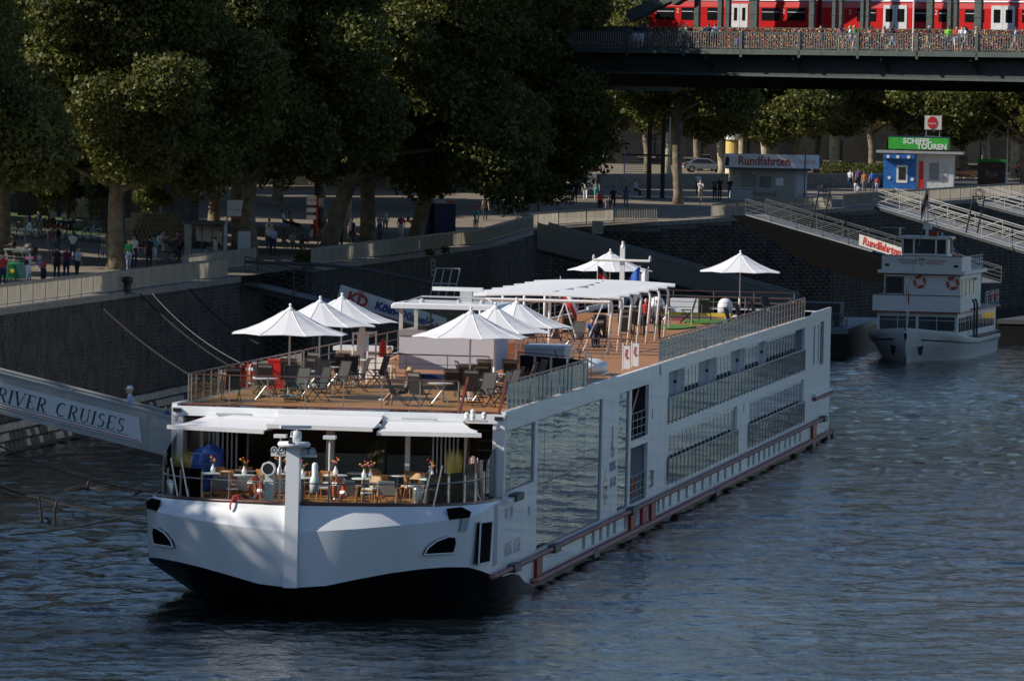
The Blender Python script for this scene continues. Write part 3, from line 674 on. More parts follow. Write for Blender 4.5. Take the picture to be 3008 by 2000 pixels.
# cabin balconies
upper=room(50.45,111.4,3.9,5.97,.75,mat('balcony_grey',(.36,.39,.43),.6,var=.05),'balcony_recess')
lower1=MB().box(B-.2,B-.15,50.6,78.75,1.42,3.45).build('cabin_front',WHITE,ship);lower2=MB().box(B-.2,B-.15,84.2,111.4,1.38,3.45).build('cabin_front',WHITE,ship)
def door_mesh(w,h):
    b=MB();b.box(0,.04,0,w,0,h,0);b.box(.035,.055,.24,w-.2,.1,h-.12,1);me=b.mesh('glass_door');me.materials.append(WHITE);me.materials.append(DOORG);return me
dmu=door_mesh(1.42,1.95);dml=door_mesh(1.46,1.95)
for (a,c) in ((50.5,52.5),(58.9,64.6),(72,78.2),(84.4,90.7),(94.5,97.6),(97.7,103.5),(103.6,109.4)):
    n=max(1,round((c-a)/1.5))
    for i in range(n): inst(dmu,'glass_door',upper,(B-.32,a+(c-a)*i/n,3.92),sc=(1,(c-a)/n/1.45,1))
for (a,c) in ((52.5,58.9),(64.6,72),(78.2,84.4),(90.7,94.5)):   # partition screens between balconies
    MB().box(B-.36,B-.3,a,c,3.92,5.95).build('privacy_screen',mat('screen_grey',(.33,.36,.40),.55,var=.06),upper)
    MB().box(B-.3,B-.15,(a+c)/2-.04,(a+c)/2+.04,3.92,5.95).build('divider',WHITE,upper)
    w=MB();w.sphere((B-.25,(a+c)/2-.5,5.4),.07);w.build('wall_lamp',BLACK,upper)
for (par,s0,s1) in ((lower1,50.6,78.75),(lower2,84.2,111.4)):
    n=round((s1-s0)/1.565)
    for i in range(n): inst(dml,'glass_door',par,(B-.15,s0+(s1-s0)*i/n+.04,1.45),sc=(1,(s1-s0)/n/1.46*.955,1))
gp=MB().box(-.008,.008,.05,1.45,.06,.98).mesh('glass_pane')
BALG=glassmat('balcony_glass',(.78,.86,.86),ior=1.22,bump=.01,bs=2.);gp.materials.append(BALG)
pm=MB().box(-.025,.025,-.02,.02,-.06,1.0).mesh('post');pm.materials.append(DSTEEL)
def side_rail(s0,s1,z,x,par,name,step=1.5):
    n=max(1,round((s1-s0)/step));st=(s1-s0)/n
    o=MB().tube([(x,s0,z+1.0),(x,s1,z+1.0)],.032,6).build(name,DSTEEL,par)
    for i in range(n+1): inst(pm,'post',o,(x,s0+i*st,z))
    for i in range(n): inst(gp,'glass_pane',o,(x,s0+i*st,z),sc=(1,st/1.5,1))
    return o
side_rail(50.5,111.4,3.9,B+.03,ship,'balcony_railing');side_rail(50.6,78.75,1.42,B+.06,ship,'balcony_railing');side_rail(84.0,111.4,1.38,B+.06,ship,'balcony_railing')
# rub rails, fender posts, blocks
FEND=mat('faded_red_rail',(.36,.13,.10),.55,var=.25,scale=1.5)
b=MB();b.tube([(B+.06,-3.2,1.1),(B+.14,-2.4,1.1),(B+.14,120.5,1.1),(B+.05,122.5,1.1)],.085,7);b.build('upper_rub_rail',FEND,ship,smooth=True)
b=MB();b.tube([(B+.06,7.7,.27),(B+.16,8.3,.27),(B+.16,126,.22)],.1,7);b.box(B,B+.16,8,126,.26,.34);b.build('lower_rub_rail',FEND,ship,smooth=True)
REDP=mat('deep_red',(.32,.006,.006),.45,var=.15)
for a,c in ((8.6,10.1),(37.1,38.7),(41.1,42.7),(44.2,45.8),(115.8,117.9)):
    MB().box(B,B+.12,a,c,.3,1.05).build('red_fender_post',REDP,ship)
for s,z in ((2.3,1.1),(13.2,1.1),(37.2,1.1),(121.4,1.1),(24.8,.2),(68.5,.2),(114.8,.12),(123.2,.12),(126.2,.2)):
    b=MB();b.hexa([(B+.02,s-.8,z-.14),(B+.3,s-.8,z-.14),(B+.3,s+.8,z-.14),(B+.02,s+.8,z-.14)],[(B+.02,s-.75,z+.14),(B+.26,s-.75,z+.13),(B+.26,s+.75,z+.13),(B+.02,s+.75,z+.14)]);b.build('fender_block',DGREY,ship)
b=MB();b.box(B-.02,B+.22,-.2,1.4,3.38,3.52);b.build('bracket',HULLW,ship);MB().box(B,B+.3,1.4,3.3,3.36,3.6).build('fender_block',DGREY,ship)
# stern
b=MB();b.box(-B,B,125.9,126,-.05,ZD);b.box(B-.1,B+.004,116,126,ZD,6.56);b.box(-B,-B+.1,116,126,ZD,6.56)
b.add([(B-.1,114.6,ZD),(B+.003,114.6,ZD),(B+.003,116,6.56),(B-.1,116,6.56),(B-.1,116,ZD),(B+.003,116,ZD)],[(0,1,2,3),(1,5,2),(0,3,4)]);b.build('stern',HULLW,ship)
b=MB();b.tube([(B+.1,116.5,2.25),(B+.1,126.2,2.2)],.1,6);b.build('stern_rub_rail',FEND,ship)
b=MB();b.box(B,B+.16,116.4,126.2,2.36,2.5);b.build('stern_strake',HULLW,ship)
# small V notch fins on the side top
for s,z in ((47.6,6.0),):
    b=MB();b.prism([(0,0),(.7,.05),(.95,.42),(-.3,.42)],(B+.0,47.3,5.95),(0,1,0),(0,0,1),.05);b.build('corner_fin',HULLW,ship)
for s_ in (3.5,6,11.5,15,18.5,22,25.2,31.5,36.9,44.2,47.,49.7,56,62,68,74,80.2,83,90,96,102,108,113.5,115.4,119.8,123.4):
    z0=5.96 if 50<s_<112 else 5.82 if (s_<28 or 33<s_<44) else 1.25
    MB().box(B,B+.004,s_,s_+.03,z0,6.28).build('plate_seam',mat('seam_grey',(.62,.63,.65),.5),main_side)
MB().box(B,B+.004,28.2,33,3.5,3.52).build('plate_seam',mat('seam_grey',(.62,.63,.65),.5),main_side)
MB().box(B,B+.004,44,50.3,3.6,3.62).build('plate_seam',mat('seam_grey',(.62,.63,.65),.5),main_side)
# emblem and lettering on the side (read fore to aft)
PINK=mat('faded_red_print',(.42,.27,.28),.5);NAVYG=mat('grey_lettering',(.24,.26,.30),.5)
emb=MB();emb.prism([(.35,0),(.62,0),(.55,-.35),(.6,-.7),(.8,-.9),(.55,-.98),(.38,-.85),(.3,-.5)],(B+.004,30.6,4.6),(0,1.5,0),(0,0,1),.006);o=emb.build('emblem',PINK,ship)
e2=MB();e2.prism([(.18,-.55),(.3,-.95),(.6,-1.08),(.95,-.82),(1.0,-.86),(.7,-1.2),(.32,-1.15),(.14,-.9)],(B+.004,30.6,4.6),(0,1.5,0),(0,0,1),.006);e2.build('emblem_swoosh',NAVYG,o)
# ---------- serif lettering built from strokes
def serif_word(word,h,m,name,parent,o,ux,uy,sx=1.0,gap=.16,th=.008,italic=0):
    T,t,sf=.15,.055,.05
    def seg(p,q,w): return ('s',p,q,w)
    L={'V':(.72,[seg((.02,1),(.36,0),T),seg((.7,1),(.36,0),t)],[(.02,1),(.7,1)]),'I':(.24,[seg((.12,0),(.12,1),T)],[(.12,0),(.12,1)]),
     'E':(.58,[seg((.12,0),(.12,1),T),seg((.1,.975),(.55,.975),t),seg((.1,.025),(.58,.025),t),seg((.1,.52),(.42,.52),t),seg((.55,1),(.55,.8),t),seg((.57,0),(.57,.22),t)],[(.12,0),(.12,1)]),
     'R':(.66,[seg((.12,0),(.12,1),T),('a',(.3,.74),(.24,.24),-90,90,T*.8),seg((.12,.975),(.3,.975),t),seg((.12,.5),(.32,.5),t),seg((.3,.5),(.62,0),T*.8)],[(.12,0),(.12,1),(.62,0)]),
     'C':(.74,[('a',(.4,.5),(.34,.48),55,305,T)],[]),'U':(.72,[seg((.12,1),(.12,.3),T),('a',(.37,.3),(.25,.28),180,360,t*1.6),seg((.62,.3),(.62,1),t)],[(.12,1),(.62,1)]),
     'S':(.5,[('a',(.26,.74),(.18,.23),30,270,T*.75),('a',(.26,.26),(.2,.25),-150,90,T*.75)],[]),
     'K':(.7,[seg((.12,0),(.12,1),T),seg((.6,1),(.14,.45),t),seg((.26,.58),(.66,0),T)],[(.12,0),(.12,1),(.6,1),(.66,0)]),
     'N':(.76,[seg((.1,0),(.1,1),t),seg((.1,1),(.66,0),T),seg((.66,0),(.66,1),t)],[(.1,0),(.1,1),(.66,1)]),
     'G':(.78,[('a',(.4,.5),(.34,.48),55,320,T),seg((.66,.05),(.66,.42),T)],[(.66,.42)]),
     'A':(.74,[seg((.04,0),(.36,1),t),seg((.36,1),(.7,0),T),seg((.16,.34),(.58,.34),t)],[(.04,0),(.7,0)]),' ':(.4,[],[])}
    box=[MB()];x=0;O=Vector(o);ux=Vector(ux).normalized();uy=Vector(uy).normalized();nn=ux.cross(uy)
    def P(p): return O+ux*(x+p[0]+italic*p[1])*h*sx+uy*p[1]*h
    def quad(p,q,wx,wy=0):
        d=Vector((q[0]-p[0],q[1]-p[1]));d.normalize();n=Vector((-d.y,d.x))*wx/2
        pts=[(p[0]+n.x,p[1]+n.y),(p[0]-n.x,p[1]-n.y),(q[0]-n.x,q[1]-n.y),(q[0]+n.x,q[1]+n.y)]
        a=[P(v) for v in pts];c=[v+nn*th for v in a];box[0].add(a+c,[(4,5,6,7),(0,4,7,3),(1,2,6,5),(0,1,5,4),(3,7,6,2)])
    for ch in word:
        wd,st,sfs=L[ch]
        for s in st:
            if s[0]=='s': quad(s[1],s[2],s[3])
            else:
                _,c,r,a0,a1,wT=s;n=10;pr=None
                for i in range(n+1):
                    a=math.radians(a0+(a1-a0)*i/n);p=(c[0]+r[0]*math.cos(a),c[1]+r[1]*math.sin(a))
                    if pr: quad(pr,p,t+(wT-t)*abs(math.cos((a)))) 
                    pr=p
        for p in sfs: quad((p[0]-.13,p[1]+(.02 if p[1]<.5 else -.02)),(p[0]+.13,p[1]+(.02 if p[1]<.5 else -.02)),sf)
        if box[0].f: box[0].build(name,m,parent);box[0]=MB()
        x+=wd+gap
serif_word('VIKING AEGIR',.46,NAVYG,'letter',ship,(B+.004,.45,1.53),(0,1,0),(0,0,1),sx=1.12,gap=.13)
serif_word('VIKING',.34,NAVYG,'letter',ship,(B+.004,30.5,2.92),(0,1,0),(0,0,1),sx=1.5,gap=.13)
serif_word('AEGIR',.34,NAVYG,'letter',ship,(B+.004,30.75,2.32),(0,1,0),(0,0,1),sx=1.6,gap=.13)
# ---------------------------------------------------------------- decks
def plank_mat(name,col,rough=.5):
    m=bpy.data.materials.new(name);m.use_nodes=True;n=m.node_tree;N=n.nodes;Lk=n.links;b=N['Principled BSDF'];b.inputs['Roughness'].default_value=rough
    tc=N.new('ShaderNodeTexCoord');mp=N.new('ShaderNodeMapping');mp.inputs['Scale'].default_value=(1.2,5,1);Lk.new(tc.outputs['Object'],mp.inputs[0])
    no=N.new('ShaderNodeTexNoise');no.inputs['Scale'].default_value=2.2;no.inputs['Detail'].default_value=6;Lk.new(mp.outputs[0],no.inputs['Vector'])
    rp=N.new('ShaderNodeValToRGB');rp.color_ramp.elements[0].position=.3;rp.color_ramp.elements[0].color=(*[c*.6 for c in col],1);rp.color_ramp.elements[1].position=.7;rp.color_ramp.elements[1].color=(*[c*1.25 for c in col],1)
    Lk.new(no.outputs[0],rp.inputs[0]);Lk.new(rp.outputs[0],b.inputs['Base Color']);return m
TEAK=plank_mat('teak_deck',(.43,.185,.055));DCORE=mat('deck_caulk',(.03,.02,.015),.8)
MB().box(-B+.02,B-.15,1.0,125.9,6.12,6.3).build('sun_deck_core',DCORE,ship)
planks=MB().build('sun_deck',DCORE,ship) if False else None
sd=MB();sd.box(-5.5,5.45,1.0,1.2,6.3,6.36);sdk=sd.build('sun_deck',MAHOG,ship)
pk=MB().box(-.072,.072,0,1,0,.05).mesh('plank');pk.materials.append(TEAK)
nP=34
for i in range(nP):   # forward part: planks run athwart as in the photo; each a part
    y0=1.3+i*.62
    o=inst(MB().box(-5.4,5.4,0,.585,6.3,6.35+random.uniform(0,.006)).mesh('plank') if i==0 else bpy.data.meshes['plank_athwart'],'plank',sdk,(0,y0,0))
    if i==0: o.data.name='plank_athwart';o.data.materials.append(TEAK)
b=MB();y=1.3+nP*.62
while y<113:
    b.box(-5.4,5.4,y,y+.585,6.3,6.35);y+=.62
o=b.build('aft_planking',TEAK,sdk);o['kind']='stuff'
MB().box(-B+.1,B-.1,113.2,125.9,6.2,6.3).build('aft_deck',LGREY,ship)
# edge strip (white gunwale) along the sun deck
b=MB();b.box(B-.16,B+.02,.2,126,6.3,6.42);b.box(-B-.02,-B+.16,.2,126,6.3,6.42);b.build('gunwale',HULLW,ship)
# front glass apron and fascia (slightly V shaped)
fas=MB()
for x0,x1,s0,s1 in ((-B,-2.0,.05,-.25),(-2.0,1.6,-.25,-.22),(1.6,B,-.22,.05)):
    fas.hexa([(x0,s0,6.02),(x1,s1,6.02),(x1,s1+.25,6.02),(x0,s0+.25,6.02)],[(x0,s0+.05,6.33),(x1,s1+.05,6.33),(x1,s1+.3,6.33),(x0,s0+.3,6.33)])
fas.build('front_fascia',HULLW,ship)
ap=MB();ap.hexa([(-5.2,.1,6.30),(4.4,.1,6.30),(4.4,1.0,6.34),(-5.2,1.0,6.34)],[(-5.2,.1,6.315),(4.4,.1,6.315),(4.4,1.0,6.352),(-5.2,1.0,6.352)]);ap.build('skylight_apron',mat('glossy_dark_glass',(.02,.02,.022),.06,spec=.9),ship)
for x,s in ((-3.4,-.17),(-.3,-.26),(2.9,-.15)): MB().box(x-.7,x+.5,s-.03,s,6.08,6.14).build('vent_slot',LGREY,ship)
# corner posts, side cheeks of the forward lounge
for x in (-B+.2,B-.2):
    MB().box(x-.2,x+.2,.06,.55,3.5,6.3).build('corner_post',HULLW,ship)
    c=MB();c.box(x-.13,x+.13,-.08,.05,6.14,6.26);c.build('grille',BLACK,ship)
    l=MB();l.sphere((x,-.12,5.98),.08);l.lathe([(.05,5.82),(.08,5.9)],8,(x,-.12,0));l.build('deck_lamp',WHITE2,ship,smooth=True)
# terrace deck
tp=[(y,s) for s,y,z in TOPR[:11]];poly=[(y-.03,s) for y,s in tp];full=[(x,s) for x,s in poly]+[(-x,s) for x,s in poly[::-1]]
b=MB();k=len(full);b.add([(x,s+.05,3.5) for x,s in full],[tuple(range(k))]);tdeck=b.build('terrace_deck_core',DCORE,ship)
def half_at(s): return lerp1(s,[t[0] for t in TOPR],[t[1] for t in TOPR])
s=-8.3;i=0
while s<9:
    h=half_at(max(s,-8.6)+.02)-.12 if s<.6 else 5.4
    MB().box(-h,h,s,s+.285,3.505,3.535+random.uniform(0,.004)).build('plank',TEAK,tdeck);s+=.31
# cap rail
for sg in (1,-1):
    b=MB();b.tube([(sg*(y-.06),s,z+.02) for s,y,z in TOPR[:11]],.07,6);b.build('cap_rail',BROWNRAIL,ship,smooth=True)
# lounge: floor/ceiling/back wall
b=MB();b.box(-5.4,5.4,.3,9,6.0,6.12);b.build('lounge_ceiling',mat('ceiling_grey',(.62,.61,.58),.8),ship)
b=MB();b.box(-5.4,5.4,9,9.1,3.5,6.0);b.build('lounge_back_wall',mat('lounge_dark',(.22,.18,.14),.7,var=.5,scale=.8),ship)
b=MB();b.box(-3.2,3.2,5.6,6.4,3.53,4.55);b.box(-3.3,3.3,5.5,6.5,4.55,4.62);b.build('bar_counter',mat('counter_teal',(.20,.25,.26),.3),ship)
# facade: folding glass leaves on both sides, open in the middle; posts
def leaf(x,s,ang,par,h=2.35,w=.85):
    o=bpy.data.objects.new('folding_leaf',None)
    b=MB();b.box(0,.06,-.025,.025,0,h);b.box(w-.06,w,-.025,.025,0,h);b.box(0,w,-.025,.025,0,.08);b.box(0,w,-.025,.025,h-.08,h)
    f=b.build('folding_leaf',LGREY,par,loc=(x,s,3.54),rz=ang)
    g=MB();g.box(.06,w-.06,-.006,.006,.08,h-.08);g.build('glass',GLASS,f)
for i in range(7): leaf(-4.55+i*.16,1.15-.02*i,math.radians(72+((i%2)*10)),ship)
for i in range(7): leaf(3.1+i*.14,1.1,math.radians(80+((i%2)*9)),ship)
for x in (-4.75,-5.3,): 
    leaf(x-.05,1.15,0,ship,w=.55)
for x in (-.38,2.25,4.25): MB().box(x-.14 if x<0 else x-.08,x+.14 if x<0 else x+.08,1.0,1.2,3.53,6.0).build('facade_post',WHITE2 if x!=-.38 else mat('cream_post',(.5,.46,.42),.5),ship)
for x in (-2.9,-1.9,1.0): MB().box(x-.04,x+.04,4.5,4.6,3.53,6.0).build('facade_post',DGREY,ship)
# companion stairs at the starboard side (tread boards) with mahogany stringers rising to the sun deck
st=MB().box(4.35,4.43,1.0,1.1,3.6,3.7).build('stairs',MAHOG,ship)
for i in range(8): MB().box(4.45,5.25,.5+i*.26,.8+i*.26,3.75+i*.32,3.79+i*.32).build('tread',mat('stair_tread_wood',(.15,.11,.08),.6),st)
MB().box(4.4,5.3,3.2,3.3,3.5,6.2).build('riser_back',BLACK,st)
for x in (4.35,5.32): MB().bar((x,-.15,3.55),(x-.0,1.05,7.35 if False else 5.9),.05,.2).build('stringer',MAHOG,st)
# stair posts standing at deck front (brown leaning boards)
for x in (4.1,5.42): MB().bar((x,.15,6.3),(x+.08,1.5,7.45),.07,.14).build('leaning_newel',MAHOG,ship)
# awnings
AWN=[((-4.4,-.05,6.03),(-1.95,-.28,6.0),(-2.08,-2.4,5.7),(-5.38,-2.2,5.77)),((-1.95,-.3,6.17),(1.57,-.27,6.16),(1.58,-2.5,5.88),(-1.97,-2.5,5.9)),((1.57,-.25,6.02),(4.27,-.03,6.03),(5.2,-2.3,5.78),(1.72,-2.4,5.76))]
for a,b_,c,d_ in AWN:
    n=8;sh=MB();vs=[];fs=[]
    a,b_,c,d_=map(Vector,(a,b_,c,d_))
    for i in range(n+1):
        t=i/n;sag=-.05*math.sin(math.pi*t)
        l=a.lerp(d_,t);r=b_.lerp(c,t)
        for j in range(7):
            p=l.lerp(r,j/6);vs.append(p+Vector((0,0,sag+.004*((j%2)))))
    for i in range(n):
        for j in range(6): q=i*7+j;fs.append((q,q+7,q+8,q+1))
    sh.add(vs,fs);nv=len(vs);sh.add([v+Vector((0,0,-.012)) for v in vs],[f[::-1] for f in fs])
    o=sh.build('awning_cloth',FABRIC,ship,smooth=True)
    f=MB();f.bar(d_+Vector((0,-.03,-.04)),c+Vector((0,-.03,-.04)),.12,.14);f.build('front_bar',WHITE2,o)
    f=MB();f.bar(a,b_,.14,.14);f.build('cassette',WHITE2,o)
    for p,q in ((a.lerp(b_,.12),d_.lerp(c,.1)),(a.lerp(b_,.88),d_.lerp(c,.9))):
        m_=p.lerp(q,.5)+Vector((.5 if p is not q else 0,0,-.1));f=MB();f.bar(p+Vector((0,0,-.06)),m_,.04,.06);f.bar(m_,q+Vector((0,0,-.08)),.04,.06);f.build('folding_arm',LGREY,o)
# dome cluster at right fascia
for x,z in ((4.42,6.32),(4.62,6.25),(4.62,6.42),(5.0,6.34)):
    b=MB();b.sphere((x,-.3,z),.09);b.lathe([(.06,z-.16),(.08,z-.05)],8,(x,-.3,0));b.build('antenna_dome',WHITE2,ship,smooth=True)
MB().box(4.35,5.1,-.36,-.1,6.08,6.14).build('dome_bracket',LGREY,ship)
# ---- terrace glass railing around the bow
tr=MB().tube([(x*.0,-99,-99) for x in (0,1)],.001,3).build('terrace_railing',DSTEEL,ship) if False else None
path=[(y,s) for s,y,z in TOPR[:9]]
ins=[(max(.0,y-.22),s+.22) for y,s in path]
right=[(x,s) for x,s in ins];ringpts=[(-x,s) for x,s in right[::-1]]+right[1:]
# resample
def resample(pts,step):
    out=[pts[0]];acc=0
    for i in range(len(pts)-1):
        a=Vector((*pts[i],0));c=Vector((*pts[i+1],0));L=(c-a).length;t=step-acc
        while t<=L:
            p=a.lerp(c,t/L);out.append((p.x,p.y));t+=step
        acc=(acc+L)%step
    return out
ring=resample(ringpts,1.15)
mr=MB();mr.tube([(x,s,3.54+.78) for x,s in ring],.022,5);mid_rail=mr.build('terrace_railing',STEEL,ship)
for i,(x,s) in enumerate(ring):
    lean=.0
    MB().tube([(x,s,3.53),(x,s,4.55)],.022,5).build('post',DSTEEL,mid_rail)
    if i<len(ring)-1:
        x2,s2=ring[i+1];h=1.1+(.25 if i in (0,1,len(ring)-2,len(ring)-3) else 0)
        d=Vector((x2-x,s2-s,0)).normalized()*.04
        g=MB();g.slab([(x+d.x,s+d.y,3.62),(x2-d.x,s2-d.y,3.62),(x2-d.x,s2-d.y,3.54+h),(x+d.x,s+d.y,3.54+h)],.012);g.build('glass_pane',GLASS,mid_rail)
# tall side screens at terrace corners
for sg in (1,-1):
    for i in range(3):
        s0=-2.6+i*.9;g=MB();x=sg*5.42
        g.slab([(x,s0,3.6),(x,s0+.85,3.6),(x,s0+.85,5.0+.22*i),(x,s0,4.8+.22*i)],.012);g.build('side_screen',GLASS,mid_rail)
    for sx in (-2.9,): MB().bar((sg*5.35,sx,3.55),(sg*5.3,sx-.1,4.95),.09,.07).build('side_post',DSTEEL,mid_rail)
# leaning double posts of the boarding gate
for x0,s0,dx in ((-4.1,-7.0,-.28),(3.95,-7.0,.28)):
    for k in (0,.34): MB().bar((x0+k,s0,3.55),(x0+k+dx,s0,4.95),.045,.05).build('gate_post',STEEL,mid_rail)
# two white tripod lights (T shaped fixtures) and the searchlight
for x in (-.62,1.0):
    b=MB();b.tube([(x,-7.9,3.55),(x,-7.9,5.75)],.035,7);b.box(x-.2,x+.2,-8.1,-7.75,5.75,5.86);b.build('light_mast',WHITE2,ship)
sp=MB();sp.lathe([(.02,-7.75),(.2,-7.8),(.24,-8.1),(.24,-8.3),(.19,-8.3)],8,(-.95,0,4.75),'y',cap=True);so_=sp.build('searchlight',WHITE2,ship)
g=MB();g.lathe([(.0,-8.302),(.18,-8.302),(.18,-8.29)],16,(-.95,0,4.75),'y',cap=False);g.build('lens',BLACK,so_)
MB().box(-1.08,-.8,-8.1,-7.85,3.55,4.55).build('pedestal',WHITE2,so_)
b=MB();b.lathe([(.13,4.0),(.17,4.3),(.14,4.5),(.1,4.55),(.1,4.9),(.06,4.98)],12,(.55,-8.05,0));b.build('deck_camera',WHITE2,ship,smooth=True)
# ---- sun deck side railings
def rail_run(p,q,z0,h,par,name,step=1.5,glass=True,mids=0,top=BROWNRAIL,pane=None):
    p=Vector((*p,0));q=Vector((*q,0));L=(q-p).length;n=max(1,round(L/step));d=(q-p)/n
    o=MB().bar((p.x,p.y,z0+h),(q.x,q.y,z0+h),.06,.045).build(name,top,par)
    pp=[p+d*i for i in range(n+1)]
    for a in pp: MB().box(a.x-.02,a.x+.02,a.y-.02,a.y+.02,z0,z0+h).build('post',DSTEEL,o)
    for i in range(n):
        a=pp[i]+d*.06;c=pp[i+1]-d*.06
        if glass: g=MB();g.slab([(a.x,a.y,z0+.1),(c.x,c.y,z0+.1),(c.x,c.y,z0+h-.09),(a.x,a.y,z0+h-.09)],.01);g.build('glass_pane',pane or GLASS,o)
    if mids:
        m_=MB()
        for k in range(mids): zz=z0+h*(k+1)/(mids+1);m_.tube([(p.x,p.y,zz),(q.x,q.y,zz)],.014,5)
        m_.build('mid_rail',DSTEEL,o)
    return o
RG=glassmat('tinted_rail_glass',(.72,.82,.82),ior=1.28,bump=.01,bs=2)
rail_run((-5.2,1.25),(3.9,1.25),6.34,1.02,ship,'front_railing',1.3)
rail_run((-5.3,1.25),(-5.35,25.5),6.34,1.02,ship,'port_railing',1.5)
rail_run((B-.1,1.4),(B-.1,23.8),6.36,1.02,ship,'starboard_railing',1.15,pane=RG)
rail_run((B-.1,47.6),(B-.1,112),6.36,1.02,ship,'starboard_railing',1.5,pane=glassmat('pale_rail_glass',(.8,.78,.76),ior=1.2),mids=2)
rail_run((-5.35,26),(-5.35,122),6.34,1.02,ship,'port_railing',3,glass=False,mids=2)
rail_run((-2.6,23),(2.0,23),6.36,1.05,ship,'bridge_railing',1.7,glass=False,mids=2)
rail_run((2.3,29),(5.2,25.4),6.36,1.02,ship,'well_railing',1.3,pane=RG)
rail_run((2.4,40),(5.3,27),6.36,1.02,ship,'well_railing',2.2,glass=False,mids=3,top=DSTEEL)
rail_run((2.2,46.5),(4.6,46.5),6.36,1.02,ship,'well_railing',1.2,glass=False,mids=3)
rail_run((-2.2,44),(2.2,44),6.36,1.1,ship,'pergola_railing',.9,glass=False,mids=4)
rail_run((-3.2,50),(2.4,50),6.36,1.1,ship,'pergola_railing',.9,glass=False,mids=2)
rail_run((-3.9,121),(4.2,121),6.3,1.05,ship,'stern_railing',2,glass=False,mids=3)
rail_run((-3.9,110.5),(5.0,110.5),6.3,1.05,ship,'stern_railing',2,glass=False,mids=3)
# brown cabinets behind the pilothouse
for x in (-1.7,-.55,.6): MB().box(x,x+1.1,45,45.6,6.36,7.15).build('teak_cabinet',mat('orange_teak',(.28,.09,.03),.45,var=.2),ship)
# ---- pilothouse
ps=26.;pw=1.78
pil=MB();pil.box(-pw,pw,ps,ps+4,6.75,8.0);pil.build('pilothouse_wall',mat('pilothouse_lilac',(.62,.59,.64),.6,var=.03),ship)
pb_=MB();pb_.box(-pw-.02,pw+.02,ps-.03,ps+4,8.0,8.2);pb_.build('pilothouse_sill',mat('warm_grey',(.33,.29,.28),.5),ship)
for x in (-pw,pw-.1): 
    for y in (ps,ps+3.9): MB().box(x-.02,x+.12,y-.02,y+.1,8.2,9.05).build('pilothouse_post',mat('cream_post2',(.55,.51,.47),.5),ship)
for i,x in enumerate((-.62,.55)): MB().box(x-.03,x+.03,ps,ps+.05,8.2,9.0).build('pilothouse_mullion',DGREY,ship)
MB().box(-pw+.1,pw-.1,ps+.02,ps+.035,8.2,9.0).build('windscreen',GLASS,ship)
MB().box(pw-.03,pw-.015,ps+.1,ps+3.9,8.2,9.0).build('side_window',GLASS,ship)
MB().box(-1.2,1.2,ps+.7,ps+1.3,7.9,8.35).build('helm_console',BLACK,ship)
b=MB();b.box(-.3,.3,ps+2,ps+2.6,7.6,8.75);b.build('helm_chair',BLACK,ship)
rf=MB();pr=[(-2.05,0),(-2.05,.1),(-1.95,.2),(1.95,.2),(2.05,.1),(2.05,0)]
vs=[];n=len(pr)
for k,(yy,sc,dz) in enumerate(((ps-.55,.985,0),(ps-.45,1,.0),(ps+4.4,1,0),(ps+4.5,.985,0))): vs+=[(x*sc,yy,9.02+z*(1 if k in (1,2) else .8)) for x,z in pr]
fs=[]
for k in range(3):
    for i in range(n): fs.append((k*n+i,k*n+(i+1)%n,(k+1)*n+(i+1)%n,(k+1)*n+i))
rf.add(vs,fs+[tuple(range(n-1,-1,-1)),tuple(3*n+i for i in range(n))]);roof=rf.build('pilothouse_roof',WHITE,ship)
b=MB();b.tube([(-1.7,ps+.3,9.22),(-1.2,ps+1.5,9.42),(1.2,ps+1.5,9.42),(1.6,ps+.6,9.3)],.03,6);b.build('roof_rail',LGREY,roof)
MB().box(.1,.55,ps+2.6,ps+3,9.2,9.62).build('radar_pedestal',LGREY,roof);b=MB();b.box(-.95,.95,ps+2.6,ps+2.85,9.62,9.76);b.build('radar_scanner',WHITE2,roof)
for x,y in ((-1.1,ps+1),(1.15,ps+1.1),(.2,ps+1.6)):
    b=MB();b.lathe([(.1,9.22),(.1,9.3),(.05,9.36)],8,(x,y,0));b.build('roof_lamp',LGREY,roof)
# port side gear beside the pilothouse
b=MB()
for x,s in ((-2.35,22.),(-2.35,24.),(-2.9,22.),(-2.9,24.)): b.tube([(x,s,6.36),(x,s,8.2)],.035,6)
for z in (7.2,8.15): b.tube([(-2.35,22,z),(-2.35,24,z),(-2.9,24,z),(-2.9,22,z),(-2.35,22,z)],.03,6)
b.build('ladder_frame',WHITE2,ship)
b=MB();b.box(-3.55,-2.05-.6,40,41,6.36,7.6);b.build('locker',WHITE,ship)
b=MB();b.box(-4.3,-2.5,27,28.6,6.36,7.35);b.box(-4.4,-2.4,26.9,28.7,7.35,7.5);b.build('deck_locker',WHITE,ship)
b=MB();b.box(2.4,3.9,30,32,6.36,7.5);b.box(2.35,3.95,29.9,32.1,7.5,7.62);b.build('bar_cabinet',mat('pale_blue_panel',(.45,.52,.6),.4),ship)
